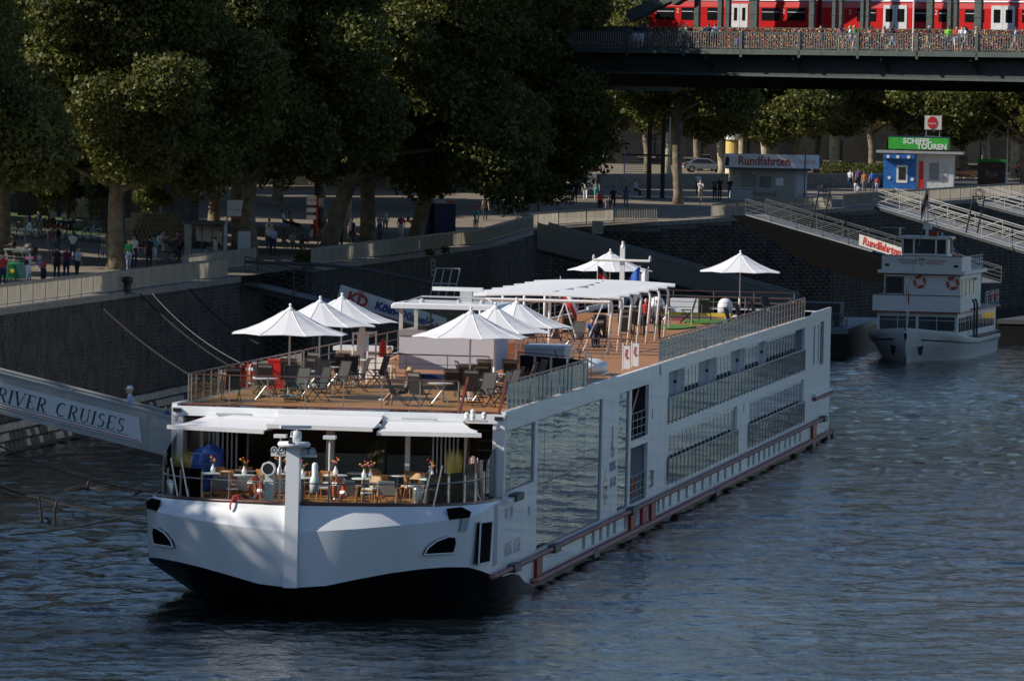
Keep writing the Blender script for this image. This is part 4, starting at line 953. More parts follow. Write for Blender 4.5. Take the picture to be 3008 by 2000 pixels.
# ---- pergola
PRG=WHITE2
pgo=MB();pgo.tube([(-3.2,56,8.55),(2.55,56,8.55)],.07,8);pg=pgo.build('pergola',PRG,ship)
def slat(s):
    b=MB();v=[]
    for i in range(9):
        t=i/8;x=-3.5+6.3*t;z=8.72+.10*math.sin(math.pi*t);wid=.75*(1-.75*max(0,(abs(t-.5)-.42)/.08)) ;v.append((x,z,wid))
    vs=[];fs=[]
    for x,z,wd in v: vs+=[(x,s-wd/2,z-.05),(x,s+wd/2,z+.07),(x,s+wd/2,z+.02),(x,s-wd/2,z-.1)]
    for i in range(8):
        for k in range(4): fs.append((i*4+k,i*4+(k+1)%4,i*4+4+(k+1)%4,i*4+4+k))
    b.add(vs,fs+[(3,2,1,0),(32,33,34,35)]);return b.build('slat',PRG,pg)
for s in (57.2,60.8,64.4,68,71.6,75.2,78.4): slat(s)
b=MB();b.tube([(-.4,57,8.78),(.1,68,8.84),(-.4,78.6,8.8)],.05,6);b.build('spine',PRG,pg)
for i in range(7):
    s=57.2+i*3.55;b=MB();b.tube([(2.35,s,6.36),(2.5,s,8.35),(2.46,s,8.52),(2.3,s,8.62),(2.0,s,8.64)],.06,7);b.build('post',PRG,pg,smooth=True)
for i in range(4):
    s=57.2+i*7.1;b=MB();b.tube([(-3.0,s,6.36),(-3.0,s,8.6)],.06,7);b.build('post',PRG,pg,smooth=True)
b=MB();b.tube([(-.1,57.2,6.36),(-.1,57.2,8.75)],.06,7);b.build('post',PRG,pg)
for (x0,x1) in ((1.35,2.2),(.6,.05),(.6,1.1)): 
    b=MB();b.bar((x0,56.6,6.4) if x1>x0 and x0>1 else (x0,56.6,8.5),(x1,56.6,8.5) if x1>x0 and x0>1 else (x1,56.6,7.0),.09,.05);b.build('brace',PRG,pg)
# ---- signal mast with flags
sm_=MB();sm_.box(-1.72,-1.5,96,96.2,6.36,9.95);sm_.lathe([(.12,9.95),(.1,10.05),(.06,10.1),(.06,10.25)],8,(-1.6,96.1,0));sgm=sm_.build('signal_mast',WHITE,ship)
b=MB();b.tube([(-2.95,95.95,9.35),(-.3,95.95,9.35)],.06,6);b.build('crossbar',WHITE2,sgm)
for x in (-2.95,-.3): b=MB();b.lathe([(.07,9.35),(.07,9.5),(.03,9.6)],8,(x,96,0));b.build('mast_lamp',LGREY,sgm)
# ---- red paint marking + yellow strip at the stern deck, white boats
MB().box(-2.4,2.2,109.2,109.6,6.45,6.6).build('stern_bench',mat('yellow_strip',(.6,.48,.04),.5),ship)
MB().box(-2.4,.8,104,107.8,6.351,6.362).build('red_mat',mat('dark_red_mat',(.22,.02,.025),.8),ship)
for x in (-2.25,1.15):
    b=MB();b.lathe([(.37,6.3),(.38,6.75),(.33,6.95),(.2,7.08),(.05,7.12)],16,(x,117,0));b.build('satellite_dome',WHITE,ship,smooth=True)
MB().box(-1.6,-.2,117,118,6.3,7.05).build('white_cabinet',WHITE,ship)
# putting greens on deck
gr=mat('artificial_turf',(.06,.17,.02),.95,var=.3,scale=8)
for (x0,x1,s0,s1) in ((.2,2.0,90,97),(.6,2.8,99,107)):
    pts=[( (x0+x1)/2+(x1-x0)/2*math.cos(a)*(1+.15*math.sin(3*a)),(s0+s1)/2+(s1-s0)/2*math.sin(a)*(1+.12*math.cos(2*a))) for a in np.linspace(0,2*math.pi,18)[:-1]]
    b=MB();b.prism(pts,(0,0,6.365),(1,0,0),(0,1,0),.05);o=b.build('putting_green',gr,ship)
    b=MB();b.tube([((x0+x1)/2,s0+1.6,6.4),((x0+x1)/2,s0+1.6,7.25)],.012,5);b.build('hole_pole',WHITE2,o)
    b=MB();b.tube([((x0+x1)/2+.6,s1-1.,6.4),((x0+x1)/2+.6,s1-1.,7.25)],.012,5);b.build('hole_pole',WHITE2,o)
# ================================================================ THINGS ON THE SHIP
def onship(y,s,z=6.352): return SH(y,s,z)
# ---- parasols
def make_parasol():
    t=thing('parasol','white octagonal parasol open over black deck chairs on the sun deck','parasol',(0,0,0),0,'white parasols on the sun deck')
    MB().lathe([(.34,0),(.34,.05),(.1,.09)],16).build('base',LGREY,t)
    MB().lathe([(.05,.05),(.05,.95),(.033,.97),(.033,3.0)],10).build('pole',WHITE2,t,smooth=True)
    b=MB();R=2.08;n=8;rings=((.0,3.08),(.25,2.98),(.6,2.78),(1.1,2.53),(1.6,2.33),(R,2.19));vs=[];fs=[]
    for r,z in rings[1:]:
        for k in range(n*2):
            a=2*math.pi*k/(2*n)+.2;q=1 if k%2==0 else .945
            dz=0 if k%2==0 else -.0
            vs.append((r*q*math.cos(a),r*q*math.sin(a),z+(.035 if k%2 else 0)*r/R))
    m=len(rings)-1;nn=2*n
    top=len(vs);vs.append((0,0,3.08))
    for k in range(nn): fs.append((top,k,(k+1)%nn))
    for i in range(m-1):
        for k in range(nn): a=i*nn+k;c=i*nn+(k+1)%nn;fs.append((a,a+nn,c+nn,c))
    b.add(vs,fs);b.add([(x,y,z-.02) for x,y,z in vs],[f[::-1] for f in fs])
    e=(m-1)*nn;off=len(vs)
    b.add([],[]);b.f+= [(e+k,e+k+off,e+(k+1)%nn+off,e+(k+1)%nn) for k in range(nn)];b.m+=[0]*nn
    c=b.build('canopy',FABRIC,t)
    sm=MB()
    for k in range(n):
        a=2*math.pi*k/n+.2;sm.tube([(r*math.cos(a),r*math.sin(a),z+.006) for r,z in rings[1:]],.012,4)
    sm.build('seams',mat('seam_white',(.85,.85,.86),.8,var=0),c)
    MB().lathe([(.24,2.97),(.1,3.08),(.05,3.12),(.035,3.16)],12).build('vent_cap',FABRIC,t,smooth=True)
    MB().sphere((0,0,3.2),.055).build('finial',WHITE2,t,smooth=True)
    rb=MB()
    for k in range(n):
        a=2*math.pi*k/n+.2;rb.bar((.05*math.cos(a),.05*math.sin(a),2.9),(1.98*math.cos(a),1.98*math.sin(a),2.17),.025,.03)
    rb.build('ribs',LGREY,t);return t
par=make_parasol();first=True
for i,(y,s,l) in enumerate(((-3.1,8.8,'white parasol shading the deck chairs at the port corner behind the front railing'),(-3.6,18.6,'white parasol standing between two others in the port row on the sun deck'),(-3.55,23.4,'white parasol of the port row beside the pilothouse and white lockers'),
   (3.02,10.4,'white parasol over the starboard chairs behind the man in a straw hat'),(3.05,16.6,'white parasol in the middle of the starboard row before the pilothouse'),(2.98,23,'white parasol of the starboard row tucked beside the pilothouse corner'),
   (-3.7,109,'white parasol half hidden behind the signal mast near the stern'),(2.25,113,'white parasol standing free near the stern above two dark deck chairs'))):
    if i==0: par.location=onship(y,s);par.rotation_euler=(0,0,.1);par['label']=l
    else: clone(par,onship(y,s),.1+.23*i,l)
# ---- folding deck chairs
TEX=mat('black_textilene',(.016,.016,.017),.7,var=.2);TEXG=mat('grey_textilene',(.20,.19,.175),.7,var=.1)
ALU=mat('anthracite_tube',(.05,.05,.052),.35,metal=.5)
def deck_chair():
    t=thing('deck_chair','high backed folding deck chair with dark mesh on the sun deck','chair',(0,0,0),0,'folding deck chairs on the sun deck')
    # faces -y
    MB().slab([(-.25,-.25,.44),(.25,-.25,.44),(.25,.22,.42),(-.25,.22,.42)],.025).build('seat',TEX,t)
    b=MB();b.slab([(-.25,.2,.44),(.25,.2,.44),(.25,.42,1.14),(-.25,.42,1.14)],.02,0);b.build('backrest',TEX,t)
    b=MB();b.slab([(.24,.225,.46),(-.24,.225,.46),(-.24,.435,1.12),(.24,.435,1.12)],.004);b.build('back_cloth',TEXG,t)
    f=MB()
    for x in (-.28,.28):
        f.tube([(x,.2,.4),(x,.43,1.17)],.018,5);f.tube([(x,-.32,0),(x,.26,.62)],.017,5);f.tube([(x,.38,0),(x,-.22,.62)],.017,5)
    f.tube([(-.28,.43,1.16),(.28,.43,1.16)],.018,5);f.tube([(-.28,-.32,.02),(.28,-.32,.02)],.016,5);f.tube([(-.28,.38,.02),(.28,.38,.02)],.016,5);f.tube([(-.28,-.25,.43),(.28,-.25,.43)],.016,5)
    f.build('frame',ALU,t)
    for x in (-.29,.29): MB().box(x-.03,x+.03,-.25,.24,.62,.65).build('armrest',BLACK,t)
    return t
dc=deck_chair();used=[False]
def put_chair(y,s,deg,lab=None):
    rz=-YAW+math.radians(deg)
    lab=('high backed dark deck chair around the port parasol tables behind the front railing' if y<0 else 'high backed dark deck chair around the starboard parasol tables behind the front railing') if s<26 else ('dark deck chair beside the glass rail of the stair well' if s<50 else 'dark deck chair in the shade under the white pergola' if s<80 else 'dark deck chair lined up along the aft starboard railing' if y>4 else 'dark deck chair on the open aft sun deck near the putting green')
    if not used[0]: dc['label']=lab;dc.location=onship(y,s);dc.rotation_euler=(0,0,rz);used[0]=True
    else: clone(dc,onship(y,s),rz,lab)
for (y,s,a) in ((-4.35,4.2,200),(-3.75,8.2,175),(-3.0,9.6,160),(-2.55,6.6,20),(-2.2,5.0,-30),(-1.7,6.2,-50),(-3.9,13.5,190),(-3.1,15,170),(-2.5,12.5,10),(-1.9,12.,-40),(-1.6,14.5,-70),(-2.9,19.8,180),(-2.3,17.5,0),(-1.5,18.5,-60),(-3.9,20.5,160),(-4.2,10.5,120),
  (1.35,4.6,90),(2.2,4.2,150),(2.7,8.2,190),(3.5,8.0,175),(4.25,5.0,-25),(4.5,6.8,-60),(4.55,8.6,-50),(3.3,12.4,170),(2.5,12.8,200),(4.4,11,-70),(4.5,13.2,-80),(2.6,17.8,180),(3.5,18.2,175),(4.3,15.6,-70),(4.3,18.,-60),(2.3,15.2,110)):
    put_chair(y,s,a)
for (y,s,a) in ((-1.0,100,90),(1.0,100.5,-90),(1.5,104,180),(4.5,88,80),(4.5,93,75),(4.6,97,90),(4.4,101,80),(4.5,105,90),(4.2,109,60),(.2,82,180),(.8,83,180),(.3,85,180),(.9,86,180),
   (-1.5,62,20),(-.6,63,170),(.4,62,-20),(1.1,66,160),(-2,68,40),(-1,71,190),(.3,72,10),(1.2,74,170),(4.1,29,100),(3.4,35,90)):
    put_chair(y,s,a)
# stack of folded chairs by the pilothouse (leaning)
for i in range(4):
    o=clone(dc,onship(2.5+.12*i,33+i*.5),-YAW+math.radians(80),'dark deck chair among several folded together behind the pilothouse','folded chairs behind the pilothouse')
    o.rotation_euler=(.0,math.radians(0),-YAW+math.radians(85))
# ---- round deck tables
def deck_table():
    t=thing('deck_table','small grey slatted table between deck chairs on the sun deck','table',(0,0,0),0,'deck tables under the parasols')
    MB().lathe([(.42,.70),(.45,.71),(.45,.73),(.42,.74)],18).build('table_top',LGREY,t)
    for sx in (1,-1):
        for sy in (1,-1): MB().tube([(.32*sx,.32*sy,0),(-.2*sx,.32*sy*.6,.7)],.017,5).build('leg',STEEL,t)
    return t
tb=deck_table()
for i,(y,s) in enumerate(((-3.5,6.2),(-2.4,9.2),(-3.0,13.6),(-2.9,18.2),(2.6,6.2),(3.5,10.2),(3.3,15.4),(.1,100.3),(-.2,66))):
    if i==0: tb.location=onship(y,s)
    else: clone(tb,onship(y,s),0)
# navy lounge pad under the pilothouse front
t=thing('sun_lounger','long navy cushioned lounger before the pilothouse','lounger',onship(1.0,21.5),-YAW)
MB().box(-1.4,1.5,-.4,.4,.25,.42).build('cushion',NAVY,t);MB().box(-1.45,1.55,-.42,.42,.17,.25).build('frame',LGREY,t)
for x in (-1.3,1.4): MB().box(x-.03,x+.03,-.35,.35,0,.17).build('leg',LGREY,t)
# ---- lifebuoys
def lifebuoy(loc,rz,label,group='orange lifebuoys',tilt=0,R=.3,name='lifebuoy'):
    t=thing(name,label,'lifebuoy',loc,rz,group)
    b=MB();b.torus((0,0,0),R,.085,'y',20,8);b.build('ring',ORANGE,t,smooth=True)
    for k in range(4):
        a=k*math.pi/2+.5;m_=MB();pts=[]
        m_.torus((R*math.sin(a),0,R*math.cos(a)),.088,.004,'x',8,4) if False else m_.box(-.05,.05,-.09,.09,-.092,.092);o=m_.build('band',WHITE2,t);o.location=(R*math.sin(a),0,R*math.cos(a));o.rotation_euler=(0,a,0)
    r=MB();r.torus((0,0,0),R+.1,.012,'y',18,4);r.build('grab_rope',LGREY,t)
    return t
lifebuoy(SH(-1.5,-7.3,4.08),-YAW+1.1,'orange lifebuoy hung on the terrace railing beside the searchlight')
lifebuoy(SH(1.25,-7.3,4.1),-YAW+1.2,'orange lifebuoy hung beside the light mast right of the bow mast')
for s,y in ((9,-5.25),(14,-5.28)): lifebuoy(SH(y,s,6.9),-YAW+1.57,'orange lifebuoy inside the port railing of the sun deck')
lifebuoy(SH(5.3,17,6.9),-YAW+1.57,'orange lifebuoy behind the starboard glass railing amidships')
for s in (53,75,95,108): lifebuoy(SH(5.4,s,6.9),-YAW+1.57,'orange lifebuoy behind the long aft starboard railing')
# red lifejacket lockers
for s in (16,):
    t=thing('lifejacket_box','bright red box at the port rail behind deck chairs','box',SH(-4.7,s,6.352),-YAW);MB().box(-.3,.3,-.3,.3,0,.95).build('body',mat('signal_red',(.6,.015,.01),.4),t);MB().box(-.32,.32,-.32,.32,.95,1.02).build('lid',mat('signal_red',(.6,.015,.01),.4),t)
t=thing('fire_extinguisher','red fire extinguisher at the port side of the pilothouse','extinguisher',SH(-2.3,25.4,7.2),-YAW);MB().lathe([(.13,0),(.14,.1),(.14,.5),(.06,.6),(.04,.68)],10).build('cylinder',mat('signal_red',(.6,.015,.01),.4),t);MB().box(-.08,.1,-.03,.03,.66,.72).build('valve',BLACK,t)
# furled white parasol cover
t=thing('furled_parasol','furled white parasol in its cover beside the pilothouse','parasol',SH(-2.75,23.2,6.352),-YAW);MB().lathe([(.06,.3),(.16,.6),(.2,1.2),(.17,1.7),(.08,2.05),(.03,2.15)],9).build('cover',FABRIC,t);MB().lathe([(.03,0),(.03,.4)],8).build('pole',WHITE2,t)
# banners by the starboard gate
for k,s in enumerate((41.,44.)):
    t=thing('roll_banner','narrow white banner with red emblem by the starboard deck opening','banner',SH(5.0,s,6.352),-YAW,'white banners by the deck opening')
    MB().box(-.12,.14,-.01,.01,.05,.95).build('cloth',FABRIC,t);MB().tube([(-.14,0,0),(-.14,0,1.05)],.02,6).build('pole',WHITE2,t)
    MB().prism([(0,0),(.1,0),(.07,-.25),(.16,-.36),(.05,-.4),(-.03,-.25)],(-.04,-.014,.82),(1,0,0),(0,0,1),.003).build('emblem',mat('banner_red',(.5,.1,.1),.6),t)
t=thing('lifeboat_bundle','white canvas covered bundle on the deck near the starboard opening','bundle',SH(4.2,36,6.352),-YAW)
b=MB();b.sphere((0,0,.28),(.7,1.6,.34));b.build('cover',WHITE2,t,smooth=True);MB().box(-.6,.6,-1.3,1.3,0,.08).build('cradle',STEEL,t)
# ---- flags on the signal mast
def flag(P,cols,label,w=1.1,h=.75,rz=0,horiz=True):
    t=thing('flag',label,'flag',P,rz)
    MB().tube([(0,0,-.9),(0,0,.15)],.018,5).build('staff',WHITE2,t)
    n=len(cols)
    for i,c in enumerate(cols):
        b=MB();vs=[];fs=[]
        for j in range(9):
            u=j/8;x=w*u*.55;dz=-.75*u*u*h-.25*u;y=.08*math.sin(u*7+i*.2)
            z0=h*(1-i/n)-h;z1=h*(1-(i+1)/n)-h
            vs+=[(x,y,z0+dz+h*.1),(x,y,z1+dz+h*.1),(x,y+.006,z0+dz+h*.1),(x,y+.006,z1+dz+h*.1)]
        for j in range(8):
            a=j*4;fs+=[(a,a+1,a+5,a+4),(a+2,a+6,a+7,a+3)]
        b.add(vs,fs);b.build('stripe',c,t)
    return t
FB=mat('flag_black',(.015,.015,.015),.8);FR=mat('flag_red',(.5,.02,.02),.8);FY=mat('flag_gold',(.7,.42,.02),.8);FBl=mat('flag_blue',(.03,.12,.5),.8);FW=mat('flag_white',(.75,.76,.8),.8)
flag(SH(-2.75,95.9,9.0),[FB,FR,FY],'black red and gold flag hanging from the signal mast crossbar',1.3,.9)
flag(SH(-.75,95.9,9.0),[FBl],'plain blue flag drooping from the signal mast crossbar',1.2,.9,3.14)
flag(SH(-.35,95.9,8.95),[FW],'white flag drooping at the end of the signal mast crossbar',1.2,.9,3.14)
flag(SH(-5.0,100,8.3),[FBl,FW,FR],'blue white and red flag on a port side staff near the stern',1.5,1.1)
# ---- terrace furniture
CUSH=mat('seat_cushion_white',(.68,.68,.68),.85)
def wood_chair():
    t=thing('wooden_chair','teak chair with white seat pad at a bow terrace table','chair',(0,0,0),0,'teak chairs on the bow terrace')
    MB().box(-.23,.23,-.23,.23,.40,.44).build('seat',WOODC,t);MB().box(-.2,.2,-.21,.2,.44,.48).build('seat_pad',CUSH,t)
    b=MB();b.slab([(-.24,.2,.66),(.24,.2,.66),(.24,.26,.86),(-.24,.26,.86)],.03);b.build('backrest',WOODC,t)
    for x in (-.21,.21):
        MB().tube([(x,-.21,0),(x*.95,-.2,.42)],.022,5).build('leg',WOODC,t);MB().tube([(x*1.05,.25,0),(x,.2,.42),(x,.25,.86)],.022,5).build('leg',WOODC,t)
    return t
wc=wood_chair();wu=[0]
def put_wood(y,s,a):
    rz=-YAW+math.radians(a)
    if not wu[0]: wc.location=SH(y,s,3.54);wc.rotation_euler=(0,0,rz);wu[0]=1
    else: clone(wc,SH(y,s,3.54),rz)
def terrace_table(square=False):
    t=thing('terrace_table','round white topped bistro table on the bow terrace','table',(0,0,0),0,'white tables on the bow terrace')
    MB().lathe([(.38,.72),(.41,.73),(.41,.755),(.38,.765)],20).build('table_top',WHITE2,t);MB().lathe([(.045,.03),(.045,.72)],8).build('pedestal',BLACK,t);MB().lathe([(.27,0),(.27,.02),(.06,.05)],14).build('foot',BLACK,t);return t
tt=terrace_table();TT=[(-3.6,-3.4),(-2.45,-4.0),(-1.5,-2.6),(.35,-2.4),(1.55,-4.0),(2.4,-1.5),(3.7,-3.2),(3.3,-.9),(-.4,-4.6),(-2.9,-1.2),(.9,-.8)]
VM=mat('vase_white',(.8,.8,.78),.3,var=.02)
FLC=[mat('petal_yellow',(.75,.45,.03),.7),mat('petal_red',(.55,.04,.05),.7),mat('petal_pink',(.6,.2,.3),.7)];STEMG=mat('stem_green',(.07,.13,.03),.8)
def vase(kind):
    t=thing('flower_vase','x','vase',(0,0,0))
    MB().lathe([(.05,0),(.085,.07),(.08,.14),(.035,.22),(.03,.27),(.038,.28)],14).build('vase_body',VM,t,smooth=True)
    s=MB();hd=[]
    for k in range(6):
        a=k*1.05+kind;r=.05+.04*((k*7)%3);p=(r*math.cos(a),r*math.sin(a),.40+.05*((k*5)%4));s.tube([(0,0,.2),p],.006,4);hd.append(p)
    s.build('stems',STEMG,t)
    for k,p in enumerate(hd):
        b=MB();b.sphere(p,(.042,.042,.03),8,5);b.build('blossom',FLC[(k+kind)%3 if kind else (0 if k<3 else 1)],t,smooth=True)
    return t
vz=[vase(0),vase(1)];vl=['white vase with yellow and red flowers on a terrace table','white vase with mixed pink and red flowers on a terrace table']
vu=[0,0]
for i,(y,s) in enumerate(TT):
    if i==0: tt.location=SH(y,s,3.54)
    else: clone(tt,SH(y,s,3.54),i)
    k=0 if i in (0,1) else 1
    if i in (0,1,2,3,4,6,7,8):
        for q in range(2 if i in (2,4) else 1):
            P=SH(y+.2*q,s+.1*q,4.305)
            if not vu[k]: vz[k].location=P;vu[k]=1;tag(vz[k],vl[k],'vase','flower vases on the terrace tables')
            else: clone(vz[k],P,i*.8,vl[k],'flower vases on the terrace tables')
    for a in ((30,150,270) if i not in (4,1) else (60,190,300)):
        r=.72;aa=math.radians(a+i*23);put_wood(y+r*math.sin(aa),s-r*math.cos(aa)*-1,a+i*23+180 if False else math.degrees(math.atan2(math.sin(aa),-math.cos(aa)))*-1+0)
# lounge armchairs with grey slings at the railing
SLING=mat('grey_sling',(.28,.27,.26),.8);REDC=mat('red_pattern_cushion',(.5,.08,.05),.85,var=.4,scale=14)
def armchair():
    t=thing('terrace_armchair','low teak armchair with grey sling back and red cushion facing the lounge','armchair',(0,0,0),0,'low teak armchairs by the terrace railing')
    MB().slab([(-.27,-.28,.34),(.27,-.28,.34),(.27,.26,.30),(-.27,.26,.30)],.05).build('seat',WOODC,t);MB().slab([(-.25,-.27,.40),(.25,-.27,.40),(.25,.2,.36),(-.25,.2,.36)],.05).build('cushion',REDC,t)
    MB().slab([(-.27,.24,.36),(.27,.24,.36),(.27,.42,.82),(-.27,.42,.82)],.025).build('backrest',SLING,t)
    for x in (-.31,.31):
        MB().bar((x,-.3,0),(x,-.26,.56),.045,.05).build('leg',WOODC,t);MB().bar((x,.42,0),(x,.3,.56),.045,.05).build('leg',WOODC,t);MB().bar((x,-.32,.575),(x,.36,.575),.06,.035).build('armrest',WOODC,t)
    return t
ac=armchair()
for i,(y,s,a) in enumerate(((-2.95,-5.6,190),(-1.95,-6.1,175),(1.35,-6.3,185),(2.7,-6.0,175),(-.9,-6.3,180))):
    if i==0: ac.location=SH(y,s,3.54);ac.rotation_euler=(0,0,-YAW+math.radians(a))
    else: clone(ac,SH(y,s,3.54),-YAW+math.radians(a))
# side stools
for y,s in ((2.05,-6.6),(-2.4,-6.5)):
    t=thing('side_stool','small pale teak side stool between the terrace armchairs','stool',SH(y,s,3.54),-YAW,'teak side stools on the terrace')
    MB().lathe([(.2,.4),(.21,.42),(.2,.44)],14).build('stool_top',CUSH,t)
    for k in range(3): MB().tube([(.16*math.cos(k*2.1),.16*math.sin(k*2.1),.0),(.12*math.cos(k*2.1),.12*math.sin(k*2.1),.4)],.018,5).build('leg',WOODC,t)
# planters with grass, steel bins
def planter(y,s,label,h=.85,gh=.95,col=(.78,.77,.74)):
    t=thing('grass_planter',label,'planter',SH(y,s,3.54),-YAW);b=MB();b.hexa([(-.2,-.2,0),(.2,-.2,0),(.2,.2,0),(-.2,.2,0)],[(-.28,-.28,h),(.28,-.28,h),(.28,.28,h),(-.28,.28,h)]);b.build('pot',mat('planter_%d'%int(col[0]*100),col,.5,var=.03),t)
    g=MB()
    for k in range(240):
        a=random.random()*6.28;r=.22*random.random()**.5;l=gh*random.uniform(.6,1.05);dx,dy=.18*math.cos(a)*random.random(),.18*math.sin(a)*random.random();x,yy=r*math.cos(a),r*math.sin(a)
        g.add([(x-.008,yy,h-.05),(x+.008,yy,h-.05),(x+dx,yy+dy,h+l)],[(0,1,2)],0 if k%4 else 1)
    g.build('grass',[mat('grass_blade',(.14,.17,.03),.8,trans=.2),mat('grass_blade_rust',(.28,.13,.06),.8,trans=.2)],t)
planter(4.45,-3.4,'tall tapered white planter of ornamental grass at the starboard terrace corner')
planter(-4.7,-3.0,'grey planter of ornamental grass by the blue tarpaulin',.6,.9,(.34,.35,.37))
for y,s,l in ((3.7,-6.4,'polished steel bin beside the white grass planter'),(-4.5,-6.0,'polished steel bin at the port corner of the terrace')):
    t=thing('steel_bin',l,'bin',SH(y,s,3.54),0);MB().lathe([(.17,0),(.18,.03),(.18,.55),(.17,.6)],16).build('drum',STEEL,t,smooth=True);MB().lathe([(.18,.56),(.19,.58),(.15,.64),(.02,.66)],16).build('lid',STEEL,t,smooth=True)
# tarpaulin heap
t=thing('tarpaulin_heap','blue tarpaulin draped over stacked furniture at the port side of the terrace','tarpaulin',SH(-4.35,-.35,3.54),-YAW)
TARP=mat('blue_tarp',(.012,.075,.33),.4,var=.3,scale=2.5,bump=.5,bscale=4)
b=MB();vs=[];fs=[];n=44
for i,(r,z) in enumerate(((1.0,0),(.97,.25),(.9,.6),(.86,1.0),(.84,1.28),(.6,1.36),(.2,1.42))):
    for k in range(n):
        a=2*math.pi*k/n;f=1+(.16*math.sin(a*7+i*.25)+.09*math.sin(a*12+i*.8))*(1-i/6.5);sq=1/max(abs(math.cos(a)),abs(math.sin(a)))**.95
        vs.append((r*.6*f*sq*math.cos(a)+.06*math.sin(i*2.),r*.5*f*sq*math.sin(a),z+.14*math.sin(a+.6)*(i/6)))
for i in range(6):
    for k in range(n): a=i*n+k;c=i*n+(k+1)%n;fs.append((a,c,c+n,a+n))
b.add(vs,fs+[tuple(range(6*n,7*n))]);b.build('sheet',TARP,t)
rp_=MB()
for k in range(4): rp_.torus((0,0,.2+.35*k),.66-.03*k,.012,'z',18,4)
rp_.build('lashing',GREY,t)
# rolled red hose / rope on bow
t=thing('red_rope','red rope hank tied at the bow cap rail','rope',SH(-1.95,-8.5,3.66),-YAW)
b=MB()
b.tube([(0,0,.1),(-.1,-.06,.06),(-.16,-.16,-.1),(-.14,-.17,-.25)],.035,6);b.tube([(0,0,.1),(.2,.05,.12),(.4,.1,.02)],.03,6);b.torus((0,0,.1),.1,.035,'y',12,6);b.build('hank',mat('rope_red',(.5,.06,.06),.8),t)
t=thing('coiled_ropes','bundle of white and red mooring ropes at the starboard terrace corner','rope',SH(5.05,-3.2,3.54),-YAW)
for k in range(6):
    b=MB();b.tube([(.05*k-.1,0,1.5),(.06*k-.12,.06,.9),(.08*k-.15+.05*math.sin(k),-.05,.3),(.1*k-.15,0,.02)],.02,5);b.build('strand',[mat('rope_red2',(.5,.07,.05),.8),FW][k%2],t)
MB().bar((0,0,0),(0,0,1.55),.09,.09).build('stanchion',mat('wood_post',(.4,.3,.2),.6),t)
# flower arrangement inside the lounge
t=thing('flower_arrangement','tall arrangement of white blossoms and grasses behind the terrace tables','flowers',SH(.85,3.2,4.2),0)
s_=MB()
for k in range(40):
    a=k*2.4;r=.3*((k%7)/7);s_.tube([(0,0,0),(r*math.cos(a),r*math.sin(a),.5+.6*((k*3)%5)/5)],.008,4)
s_.build('stems',mat('arr_green',(.16,.17,.03),.8),t)
for k in range(22):
    a=k*2.4;r=.1+.25*((k*5)%9)/9;b=MB();b.sphere((r*math.cos(a),r*math.sin(a),.3+.4*((k*3)%8)/8),.06,7,5);b.build('blossom',[FW,FLC[0],FW][k%3],t,smooth=True)
MB().lathe([(.15,-.66),(.17,-.2),(.12,.05)],12).build('stand',VM,t)
# ================================================================ GANGWAYS, SECOND BOAT, BRIDGE AND TRAIN
GW=mat('gangway_grey',(.36,.37,.37),.5,var=.12,scale=.8,streak=4)
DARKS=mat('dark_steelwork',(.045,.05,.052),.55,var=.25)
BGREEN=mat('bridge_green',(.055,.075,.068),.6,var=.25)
# ---- Viking gangway: local x along, toward the ship negative slope
def vec(*a): return Vector(a)
A=SH(-6.2,4.,4.45);Bq=SH(-30.0,4.,9.7)
gwy=thing('ship_gangway','broad grey gangway with lettered white sign sloping down to the ship bow','gangway',A,-YAW)
L=24.0;sl_=(9.7-4.45)/23.8
def gpt(x,y,z): return (-x,y,z+x*sl_)
for y,nm in ((0,'side_plate'),(1.9,'side_plate')):
    b=MB();b.hexa([gpt(0,y,0),gpt(L,y,0),gpt(L,y+.06,0),gpt(0,y+.06,0)][::-1],[gpt(0,y,1.25),gpt(L,y,1.25),gpt(L,y+.06,1.25),gpt(0,y+.06,1.25)][::-1]);o=b.build(nm,GW,gwy)
    c=MB();c.bar(gpt(0,y+.03,1.28),gpt(L,y+.03,1.28),.14,.06);c.bar(gpt(0,y+.03,-.03),gpt(L,y+.03,-.03),.16,.1);c.build('flange',GW,o)
    for k in range(8):
        r=MB();r.bar(gpt(1+k*3,y-.02,.02),gpt(1+k*3,y-.02,1.24),.04,.03);r.build('stiffener',GW,o)
b=MB();b.hexa([gpt(0,.06,.1),gpt(L,.06,.1),gpt(L,1.9,.1),gpt(0,1.9,.1)][::-1],[gpt(0,.06,.18),gpt(L,.06,.18),gpt(L,1.9,.18),gpt(0,1.9,.18)][::-1]);b.build('walkway',GREY,gwy)
sg=MB();sg.slab([gpt(12.5,-.05,.13),gpt(1.15,-.05,.13),gpt(1.28,-.05,.98),gpt(12.5,-.05,.98)],.03);sgn=sg.build('sign_board',mat('sign_white',(.62,.65,.68),.4,var=.04),gwy)
ux=Vector((1,0,-sl_)).normalized();uy=Vector((-.03,0,1))
serif_word('VIKING RIVER CRUISES',.47,mat('sign_ink',(.03,.035,.05),.5),'letter',sgn,gpt(8.65,-.056,.34),ux,Vector((sl_,0,1)),sx=1.0,gap=.2,th=.006)
r=MB();r.slab([gpt(12.5,-.055,.17),gpt(1.25,-.055,.17),gpt(1.25,-.055,.2),gpt(12.5,-.055,.2)],.004);r.build('red_rule',RED,sgn)
r=MB();r.slab([gpt(12.5,-.055,.27),gpt(1.6,-.055,.27),gpt(1.6,-.055,.29),gpt(12.5,-.055,.29)],.004);r.build('ink_rule',BLACK,sgn)
